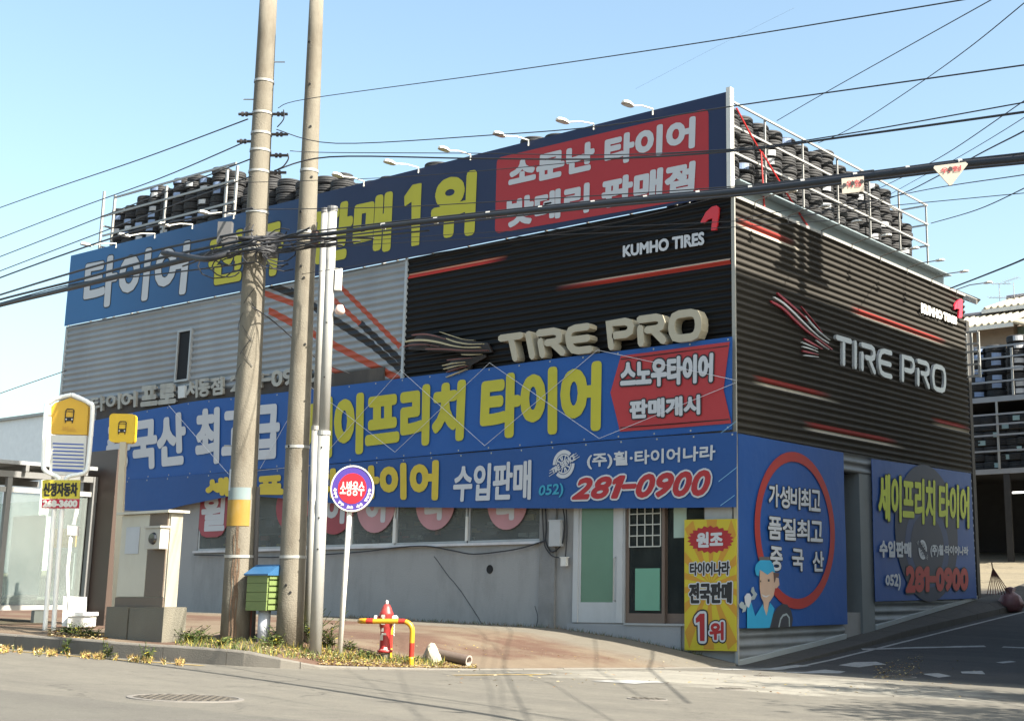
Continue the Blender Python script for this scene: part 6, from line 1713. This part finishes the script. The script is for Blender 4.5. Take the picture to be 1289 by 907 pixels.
# back wall with posters
xb2 = X0-4.0
MB().box((X0-4.2, YS_-.12, zg_+.35), (X0-.6, YS_-.10, zr-.35)).build('back_glass', M_sg, sh)
M_ppr = mat('poster_pale', (.40, .46, .46), .6, var=.15, scale=1.5)
MB().box((X0-2.8, YS_-.15, zg_+.5), (X0-1.75, YS_-.125, zr-.6)).build('poster', M_ppr, sh)
MB().box((X0-1.5, YS_-.15, zg_+1.30), (X0-.75, YS_-.125, zg_+1.62)).build('poster', mat('poster_orange', (.50, .26, .05), .6), sh)
MB().box((X0-1.5, YS_-.15, zg_+.6), (X0-.75, YS_-.125, zg_+1.2)).build('poster', mat('poster_grey', (.16, .19, .20), .6), sh)
MB().box((X0-3.9, YS_-.60, zg_+.42), (X0-1.0, YS_-.2, zg_+.47)).box((X0-3.7, YS_-.5, zg_-.05), (X0-3.6, YS_-.3, zg_+.419)).box((X0-1.3, YS_-.5, zg_-.05), (X0-1.2, YS_-.3, zg_+.419)).build('bench', M_sfr, sh)

# white stand behind the bus sign
BW = place(96, 791); t = thing('white_stand', BW, 'bright white metal stand with a grey box on top beside the bus stop sign', 'stand'); sw = SignPlane(BW, -.15)
slab(sw, [(74, 750), (103, 751), (101, 789), (72, 788)], -.25, .04, 'back_board', M_wp, t)
slab(sw, [(86, 770), (118, 770), (118, 774.5), (86, 775)], .12, .40, 'seat', M_wp, t); slab(sw, [(88, 775), (116, 775), (115, 788), (87, 789)], .10, .35, 'base', M_white, t)
MB().tube([Vector(sw.F(*sw.P(a, b), .02)) for a, b in ((88, 774), (86, 750), (85, 720), (88, 690), (90, 672))], .028, 8).build('tube', M_wp, t, True)
slab(sw, [(86, 661), (99, 662), (98.5, 674), (86, 673)], .06, .10, 'box', mat('stand_grey', (.50, .50, .50), .5), t)
MB().tube([Vector(sw.F(*sw.P(a, b), .0)) for a, b in ((97, 640), (93, 660))], .03, 8).build('tube', M_wp, t)

# far pale buildings to the left
for i, (a, b, top, y, m, lab) in enumerate(((-140, 58, 549, 40, mat('far_white', (.8, .8, .78), .8), 'plain white low building seen above the bus shelter roof'), (14, 52, 539, 75, mat('far_grey', (.40, .42, .42), .8), 'distant grey rooftop just showing over the white building'))):
    A, B = on_y(a, top, y), on_y(b, top, y); t = thing('far_building', (A[0], y, 0), lab, 'building')
    MB().box((A[0], y, -2), (B[0], y+8, A[2])).build('wall', m, t)
    MB().box((A[0]-.1, y-.15, A[2]), (B[0]+.1, y+8, A[2]+.15)).build('roof_edge', M_steel, t)
# ================================================================== overhead cables
def cab(pts, r, label, k=6, m=None, name='overhead_cable', cat='cable', wob=0.0):
    r *= .50 if min(p[2] for p in pts) < 15.5 else .85
    W = [Vector(dep(a, b, d)) for a, b, d in pts]
    off = lambda p: p[0] > 1285 or p[0] < -20 or p[1] < 0       # runs on past the edge of the picture
    if off(pts[-1]): d = (W[-1]-W[-2]).normalized(); W += [W[-1]+d*1.5, W[-1]+d*4, W[-1]+d*7.5]
    if off(pts[0]): d = (W[0]-W[1]).normalized(); W = [W[0]+d*7.5, W[0]+d*4, W[0]+d*1.5]+W
    P = curve_pts([tuple(p) for p in W], k)
    if wob: P = [(x, y, z+random.uniform(-wob, wob)) for x, y, z in P]
    o = MB().tube(P, r, 7).build(name, m or M_cable, None, True); tag(o, label, cat, 'cables strung across the street'); return o
D1 = float((np.array(P1)-EYE)@FW)*1.03
C = [
 ([(-60, 283, 33), (60, 240, 29), (178, 200, 24), (312, 150, D1)], .012, 'topmost thin cable from the stained pole to the left edge of the sky'),
 ([(-60, 323, 33), (90, 265, 29), (200, 225, 24), (310, 178, D1)], .012, 'second highest thin cable left of the stained pole'),
 ([(-60, 345, 32), (0, 323, 30), (130, 272, 25), (316, 200, D1)], .012, 'third thin cable left of the stained pole, crossing the left rack'),
 ([(-60, 364, 32), (0, 341, 30), (128, 292, 25), (316, 222, D1)], .012, 'fourth thin cable left of the stained pole, crossing the low rails of the rack'),
 ([(-60, 374, 30), (0, 349.5, 28), (110, 310, 24), (200, 283, 22), (318, 262, D1)], .018, 'dark cable passing the leftmost floodlight'),
 ([(-60, 390, 29), (0, 371, 27), (95, 342, 23), (200, 314, 21), (318, 290, D1)], .022, 'upper dark cable across the white letters of the rooftop banner'),
 ([(-60, 396, 29), (0, 377, 27), (95, 353, 23), (200, 325, 21), (318, 300, D1)], .026, 'middle dark cable across the white letters of the rooftop banner'),
 ([(-60, 401, 29), (0, 384, 27), (95, 361, 23), (200, 335, 21), (320, 305, D1)], .050, 'thick cable bundle hanging lowest at the left edge'),
 ([(-60, 398, 29), (0, 381.5, 27), (95, 357, 23), (200, 345, 21), (320, 330, D1)], .014, 'thin cable below the thick bundle at the left'),
 ([(-30, 507, 30), (0, 495, 28.5), (40, 481, 27), (84, 466, 26)], .010, 'single thin wire low on the left sky ending at the building edge'),
 ([(350, 136, D1), (387, 124.5, D1-.5), (630, 91, 15), (900, 51, 12), (1230, -3, 9.5)], .011, 'highest thin cable crossing the open sky to the top right'),
 ([(348, 163, D1), (423, 180.5, D1-.3), (620, 170, 17), (764, 158, 15), (930, 132.6, 13.5), (1289, 82, 11), (1340, 74, 10.7)], .014, 'cable skimming over the top corner post of the rooftop banner'),
 ([(365, 190, D1), (415, 192, D1), (600, 193, 18), (760, 195, 16.5), (924, 187.5, 14), (1051, 171, 12.8), (1289, 129, 11), (1340, 119, 10.6)], .012, 'upper of the close cable pair over the side roof rack'),
 ([(345, 215, D1), (415, 197.5, D1), (600, 199.5, 18), (760, 200, 16.5), (924, 190, 14), (1051, 174, 12.8), (1289, 141, 11), (1340, 133, 10.6)], .022, 'thicker lower of the close cable pair over the side roof rack'),
 ([(300, 230, D1), (480, 224, 19), (630, 213, 17.5), (800, 197, 16), (924, 188.5, 14.5)], .010, 'thin cable running over the yellow numerals into the cable pair'),
 ([(300, 264, D1), (480, 261, 19), (620, 254, 17.5), (918, 235, 15), (1100, 214, 13.4)], .013, 'cable across the lower part of the red banner panel'),
 ([(300, 300, D1), (395, 296, D1), (480, 285, 17.5), (600, 272, 16), (779, 254, 14), (930, 241, 12.5), (1081, 223, 11.2), (1200, 208, 10.4), (1289, 199.5, 9.8), (1340, 192, 9.4)], .062, 'very thick black cable bundle sweeping across the middle to the right edge'),
 ([(395, 291, D1), (480, 281, 17.6), (600, 268, 16.1), (779, 250, 14.1), (930, 236.5, 12.6), (1081, 218.5, 11.3), (1200, 203, 10.5), (1289, 193, 9.9), (1340, 186, 9.5)], .022, 'cable lashed along the top of the very thick bundle'),
 ([(395, 302, D1), (480, 291, 17.4), (600, 277, 15.9), (779, 258.5, 13.9), (930, 246, 12.4), (1081, 228.5, 11.1), (1200, 214, 10.3), (1289, 205, 9.7), (1340, 198, 9.3)], .022, 'cable lashed along the underside of the very thick bundle'),
 ([(395, 308, D1), (600, 293, 17), (930, 278, 14.5), (1090, 262, 13.2), (1289, 243, 12)], .008, 'thin pale wire across the brand letters of the black front'),
 ([(395, 312, D1), (600, 300, 17), (930, 285.5, 14.5), (1100, 272, 13.2)], .008, 'second thin pale wire just under the first across the black front'),
 ([(380, 345, D1), (600, 310, 17), (760, 283, 15.5), (893, 251, 14.2), (980, 228, 13.4)], .008, 'thin wire slanting up across the black front to the brand emblem'),
 ([(300, 318, D1), (390, 304, D1), (480, 296, 17.5), (540, 290, 16.7)], .014, 'short dark cable looping under the thick bundle beside the steel poles'),
 ([(230, 335, D1+1), (300, 312, D1), (395, 300, D1-.2), (470, 300, 17.8)], .016, 'dark cable joining the splice boxes to the steel poles'),
 ([(1262, -8, 12), (1140, 60, 15), (1040, 116, 18), (978, 152, 21)], .011, 'left of the two long wires slanting down from the top right'),
 ([(1300, -5, 12), (1220, 60, 14), (1150, 110, 17), (1070, 162, 20), (1030, 180, 22)], .011, 'right of the two long wires slanting down from the top right'),
 ([(1340, 92, 12), (1289, 127, 14), (1200, 188, 18), (1150, 216, 21), (1100, 240, 24), (1050, 262, 27)], .012, 'slanting cable meeting the side rack under the warning plates'),
 ([(1340, 110, 12), (1289, 148, 14), (1210, 196, 18), (1150, 228, 22), (1085, 265, 28)], .009, 'thin slanting wire just below the first slanting cable at right'),
 ([(1340, 136, 12), (1289, 165, 14), (1240, 190, 17), (1180, 222, 21), (1130, 246, 26), (1060, 268, 30)], .018, 'thicker slanting cable twisted near the triangular warning plate'),
 ([(1340, 210, 13), (1289, 220, 15), (1200, 233, 18), (1140, 244, 21), (1020, 270, 26)], .013, 'cable rising gently to the right below the thick bundle'),
 ([(1340, 210, 20), (1289, 237, 23), (1230, 264, 28), (1172, 281, 33)], .012, 'short cable from the rack end rising to the right edge'),
 ([(1340, 300, 20), (1289, 326, 24), (1240, 346, 28), (1196, 363, 33)], .020, 'thick cable rising from the far roof corner to the right edge'),
 ([(1000, 10, 60), (900, 60, 60), (800, 112, 60), (860, 82, 60)][:3], .004, 'hair thin distant wire high in the sky'),
 ([(925, 276, 15), (1010, 262, 14), (1100, 252, 13)], .008, 'thin wire over the striped top of the side wall'),
 ([(317, 386, D1), (345, 405, D1+.5), (400, 452, D1+2), (440, 470, D1+4)], .010, 'slack wire hanging from the stained pole in front of the grey cladding'),
]
for pts, r, lab in C: cab(pts, r, lab)
for i in range(9):
    a = random.uniform(250, 300); b = random.uniform(385, 470); y0 = random.uniform(298, 325)
    cab([(a, y0+8, D1+.3), (320, y0-2, D1-.3), (355, y0-4+random.uniform(-5, 5), D1-.2), (b, y0-14+random.uniform(-4, 6), D1-.6)], random.choice([.008, .012, .016]), 'dark tangled cable between the two concrete poles', wob=.012)['group'] = 'tangled cables between the concrete poles'
cab([(205, 318, D1+1), (232, 322, D1+.6), (262, 326, D1), (290, 318, D1)], .05, 'sagging black splice bundle left of the stained pole', m=M_cable)
cab([(349, 160, D1), (357, 150, D1), (357, 138, D1)], .01, 'short looped jumper wire at the top of the stained pole'); cab([(362, 193, D1), (363, 200, D1), (357, 209, D1), (350, 213, D1)], .012, 'hanging jumper wire between two insulators of the stained pole')
for i in range(12):
    a, b = 480+i*66, None
    yb = float(np.interp(a, [480, 600, 779, 930, 1081, 1200, 1289], [285, 272, 254, 241, 223, 208, 199])); dd_ = float(np.interp(a, [480, 600, 779, 930, 1081, 1200, 1289], [17.5, 16, 14, 12.5, 11.2, 10.4, 9.8]))
    p, q = Vector(dep(a, yb, dd_)), Vector(dep(a+5, yb-.6, dd_)); o = MB().tube([p, q], .045, 8).build('cable_tie', M_steel); tag(o, 'grey metal tie round the thick cable bundle, %s from the left' % ORD[i], 'cable tie', 'ties round the thick cable bundle')
# warning plates hanging from the bundle
def plate(pts, d, nm, lab, txt, tq):
    c = dep(sum(p[0] for p in pts)/len(pts), sum(p[1] for p in pts)/len(pts), d); sp = SignPlane(c); t = thing(nm, c, lab, 'sign')
    mb = MB(); mb.poly(sp.Ps(pts), sp.F, .07, 0, .012); mb.build('plate', mat('warning_plate', (.42, .37, .31), .5, var=.06, dirt=.3), t)
    mb = MB(); text_into(mb, txt, sp.Ps(tq), sp.F, .001, .075); mb.build('lettering', mat('warning_red', (.38, .05, .06), .5), t)
    return t, sp
t, sp = plate([(1058, 228), (1086, 225), (1086, 244), (1059, 247)], 11.0, 'warning_plate', 'small rectangular warning plate with dark red characters hanging from the thick bundle', '위험', [(1064, 231), (1082, 229.5), (1082, 238), (1064, 240)])
mb = MB(); 
for a, b in ((1061.5, 236.5), (1072, 234), (1083.5, 232)): mb.poly(circle2(sp.P(a, b), .016, .018, 10), sp.F, .078)
mb.build('rivet', M_wblack, t)
t, sp = plate([(1173, 215), (1174, 212.5), (1213, 207.5), (1216, 210), (1196, 236), (1193, 237)], 10.2, 'warning_plate', 'triangular warning plate pointing down from the thick bundle', '위험', [(1182, 215.5), (1207, 212), (1207, 218.5), (1182, 222.5)])
mb = MB(); mb.poly(circle2(sp.P(1194, 216.5), .016, .018, 10), sp.F, .078); mb.build('rivet', M_wblack, t)

# ================================================================== plants and litter
def leaf_mat(nm, col, var=.45):
    m = mat(nm, col, .7, var=var, scale=14, spec=.2)
    return m
def scatter(name, n, sampler, size, cols, label, cat, flat_=.35, up=.015, weights=None):
    mb = MB()
    for i in range(n):
        p = sampler()
        if p is None: continue
        s = size*random.uniform(.5, 1.3); a = random.uniform(0, 6.28); ti = random.uniform(-1, 1)*flat_; tj = random.uniform(-1, 1)*flat_
        u = Vector((math.cos(a), math.sin(a), ti)); v = Vector((-math.sin(a), math.cos(a), tj)); c = Vector(p)+UPV*random.uniform(.004, up)
        mi = random.choices(range(len(cols)), weights)[0]
        mb.add([c-u*s, c-v*s*.45+UPV*s*.12, c+u*s, c+v*s*.45+UPV*s*.12], [(0, 1, 2, 3)], mi)
    o = mb.build(name, cols); tag(o, label, cat, kind='stuff'); return o
def in_img(x0, x1, y0f, y1f, road=False, clump=0):
    def f():
        px = random.uniform(x0, x1)
        while clump and math.sin(px*.11+1)+math.sin(px*.31)+.8*math.sin(px*.73+2)+random.uniform(-.8, .8) < clump: px = random.uniform(x0, x1)
        a, b = y0f(px), y1f(px); py = random.uniform(a, b)
        if road: q = gpt_fast(px, py); return q
        return place(px, py)
    return f
def gpt_fast(px, py):
    d = Vector(ray(px, py)); E_ = Vector(EYE); t = 12.0
    for _ in range(25):
        q = E_+d*t; g = G(q.x, q.y); t += (q.z-g)/max(1e-3, -(d.z+.0271*d.x+.0416*d.y)) if True else 0
    q = E_+d*t; return Vector((q.x, q.y, G(q.x, q.y)))
LY = [leaf_mat('leaf_straw', (.30, .22, .085)), leaf_mat('leaf_yellow', (.32, .25, .055)), leaf_mat('leaf_brown', (.17, .09, .04)), leaf_mat('leaf_pale', (.36, .30, .19))]
lin = lambda *p: (lambda x: float(np.interp(x, [q[0] for q in p], [q[1] for q in p])))
scatter('dry_leaves', 3000, in_img(400, 600, lin((400, 818), (600, 836)), lin((400, 838), (600, 843))), .022, LY, 'drift of fallen yellow leaves around the hydrant', 'leaves')
scatter('dry_leaves', 900, in_img(330, 470, lin((330, 806), (470, 824)), lin((330, 822), (470, 838))), .026, LY, 'fallen leaves among the weeds by the poles', 'leaves')
scatter('dry_grass_litter', 1100, in_img(0, 232, lin((0, 812), (232, 833)), lin((0, 823), (120, 830), (232, 838)), True, .4), .024, LY, 'strip of dry grass and litter in the gutter at the left', 'litter', .8, .05)
scatter('dry_leaves', 700, in_img(60, 135, lin((60, 792), (135, 797)), lin((60, 802), (135, 806))), .028, LY, 'dry leaves on the pavement below the bus stop sign', 'leaves')
scatter('scattered_leaves', 130, in_img(560, 1250, lin((560, 838), (1250, 845)), lin((560, 862), (1250, 880)), True), .03, LY, 'loose leaves scattered over the road at the junction', 'leaves')
scatter('manhole_leaves', 260, in_img(1100, 1162, lin((1100, 847), (1162, 847)), lin((1100, 853), (1162, 853)), True), .026, LY, 'brown leaves drifted over the manhole at the side street', 'leaves')
scatter('pavement_litter', 160, in_img(430, 900, lin((430, 800), (900, 832)), lin((430, 815), (900, 838))), .02, LY, 'sparse leaves and grit on the pavement', 'leaves')
M_gr1, M_gr2, M_gr3 = leaf_mat('weed_green', (.05, .075, .022)), leaf_mat('weed_light', (.10, .12, .035)), leaf_mat('weed_yellow', (.32, .28, .03))
def weed(P, h, w_, n, label, cols, seed):
    """stems with pairs of leaves"""
    rnd = random.Random(seed); t = thing('weed_plant', P, label, 'plant', 'weeds along the kerb'); st = MB(); lv = MB()
    for i in range(n):
        a = rnd.uniform(0, 6.28); b = Vector(P)+Vector((math.cos(a), math.sin(a), 0))*w_*.45*rnd.random(); hh = h*rnd.uniform(.5, 1.1); lean = Vector((rnd.uniform(-1, 1), rnd.uniform(-1, 1), 0))*w_*.5
        pts = [b, b+lean*.4+UPV*hh*.55, b+lean+UPV*hh]; st.tube(pts, .004, 4)
        for k in range(9):
            f = .15+.85*k/9; q = b+lean*f*f+UPV*hh*f; an = rnd.uniform(0, 6.28); s = rnd.uniform(.022, .05)*(1.2-f*.5); u = Vector((math.cos(an), math.sin(an), rnd.uniform(-.1, .6))); v = Vector((-math.sin(an), math.cos(an), rnd.uniform(-.3, .3)))
            lv.add([q, q+u*s*.9-v*s*.4, q+u*s*2.0-UPV*s*.25, q+u*s*.9+v*s*.4], [(0, 1, 2, 3)], rnd.choices(range(len(cols)), [3, 3, 1][:len(cols)])[0])
    st.build('stem', cols[0], t); lv.build('foliage', cols, t); return t
W = [(392, 806, .42, .5, 34, 'bushy green and yellow weed clump at the foot of the steel poles'), (375, 800, .38, .45, 24, 'leafy weed clump against the foot of the bare concrete pole'), (414, 814, .28, .4, 20, 'low green weed patch left of the fire water sign foot'), (362, 808, .22, .4, 18, 'low spreading weeds below the green box'),
     (345, 812, .16, .35, 14, 'small weed tuft right of the stained pole foot'), (440, 818, .14, .35, 12, 'small green tuft just right of the fire water sign post'), (358, 797, .72, .12, 3, 'single tall thin weed before the bare concrete pole'),
     (233, 806, .20, .5, 20, 'green weed patch right of the cabinet plinth'), (250, 808, .18, .5, 20, 'second green weed patch left of the stained pole'), (88, 797, .16, .4, 18, 'green weeds below the white stand'), (112, 801, .16, .35, 14, 'green weeds left of the cabinet plinth'), (283, 812, .10, .3, 9, 'tiny weeds at the foot of the stained pole'),
     (515, 832, .09, .3, 9, 'tiny green weeds at the guard rail foot'), (462, 828, .10, .3, 10, 'tiny green weeds left of the hydrant')]
for i, (px, py, h, w_, n, lab) in enumerate(W): weed(place(px, py), h, w_, n, lab, [M_gr1, M_gr2, M_gr3], i)
for i, (px, py, lab) in enumerate(((134, 829, 'green weed sprouting in the gutter before the cabinet'), (184, 833, 'second green weed sprouting in the gutter before the cabinet'), (80, 823, 'dry weed sprouting in the gutter left of the cabinet'))):
    weed(gpt_fast(px, py), .24, .14, 7, lab, [M_gr1, M_gr2, M_gr3], 50+i)
def blades(name, n, sampler, h, m, label):
    mb = MB()
    for i in range(n):
        p = sampler(); p = Vector(p); a = random.uniform(0, 6.28); hh = h*random.uniform(.4, 1.2); d = Vector((math.cos(a), math.sin(a), 0))
        mb.add([p-d*.006, p+d*.006, p+Vector((random.uniform(-1, 1), random.uniform(-1, 1), 0))*hh*.7+UPV*hh], [(0, 1, 2)], random.randrange(len(m)))
    o = mb.build(name, m); tag(o, label, 'grass', kind='stuff')
blades('dry_grass', 900, in_img(0, 230, lin((0, 815), (230, 835)), lin((0, 820), (230, 838)), True, .5), .085, [LY[0], LY[2], M_gr2, LY[0]], 'dry straw grass growing along the foot of the kerb')
blades('verge_grass', 1800, in_img(220, 560, lin((220, 802), (400, 814), (560, 832)), lin((220, 812), (400, 832), (560, 839)), False, .0), .09, [M_gr1, M_gr2, M_gr2, LY[1]], 'short grass and weeds along the top of the kerb')
blades('wall_foot_weeds', 700, lambda: (lambda x: Vector((x, YA-.08-random.random()*.12, gz(x, YA-.15))))(random.uniform(-26, -15.6)), .08, [M_gr1, M_gr1, LY[2]], 'thin dark weeds at the foot of the shop wall')

# street tree out of the picture on the right; it throws the dappled shade on the road
def tree(P, H, Rr, label, seed):
    rnd = random.Random(seed); t = thing('street_tree', P, label, 'tree'); tk = MB()
    P = Vector(P); top = P+UPV*H*.62; tk.tube([P-UPV*.3, P+UPV*H*.3, top], [.17, .13, .08], 10); cl = []
    for k in range(11):
        a = rnd.uniform(0, 6.28); e = rnd.uniform(.15, 1); b = P+UPV*H*rnd.uniform(.34, .62); c = P+UPV*H*(.5+.45*e)+Vector((math.cos(a), math.sin(a), 0))*Rr*rnd.uniform(.35, .95)*(1.1-e*.5)
        tk.tube([b, (b+c)/2+UPV*.2, c], [.06, .04, .015], 6); cl += [c, (b+c)/2+UPV*.3]
    tk.build('trunk', mat('bark', (.12, .095, .07), .9, bump=.5), t); lv = MB()
    for i in range(5200):
        c = rnd.choice(cl); d = Vector((rnd.gauss(0, 1), rnd.gauss(0, 1), rnd.gauss(0, .8)))*.42; q = c+d; an = rnd.uniform(0, 6.28); s = rnd.uniform(.05, .10)
        u = Vector((math.cos(an), math.sin(an), rnd.uniform(-.6, .6)))*s; v = Vector((-math.sin(an), math.cos(an), rnd.uniform(-.6, .6)))*s*.6
        lv.add([q-u, q-v, q+u, q+v], [(0, 1, 2, 3)], rnd.randrange(2))
    lv.build('crown', [leaf_mat('crown_dark', (.045, .085, .02), .3), leaf_mat('crown_light', (.08, .13, .03), .3)], t)
tree((-1.2, 19.6, G(-1.2, 19.6)), 8.6, 2.7, 'leafy street tree across the junction', 5)
tree((1.2, 14.6, G(1.2, 14.6)), 8.2, 2.6, 'second leafy street tree across the junction nearer the camera', 8)
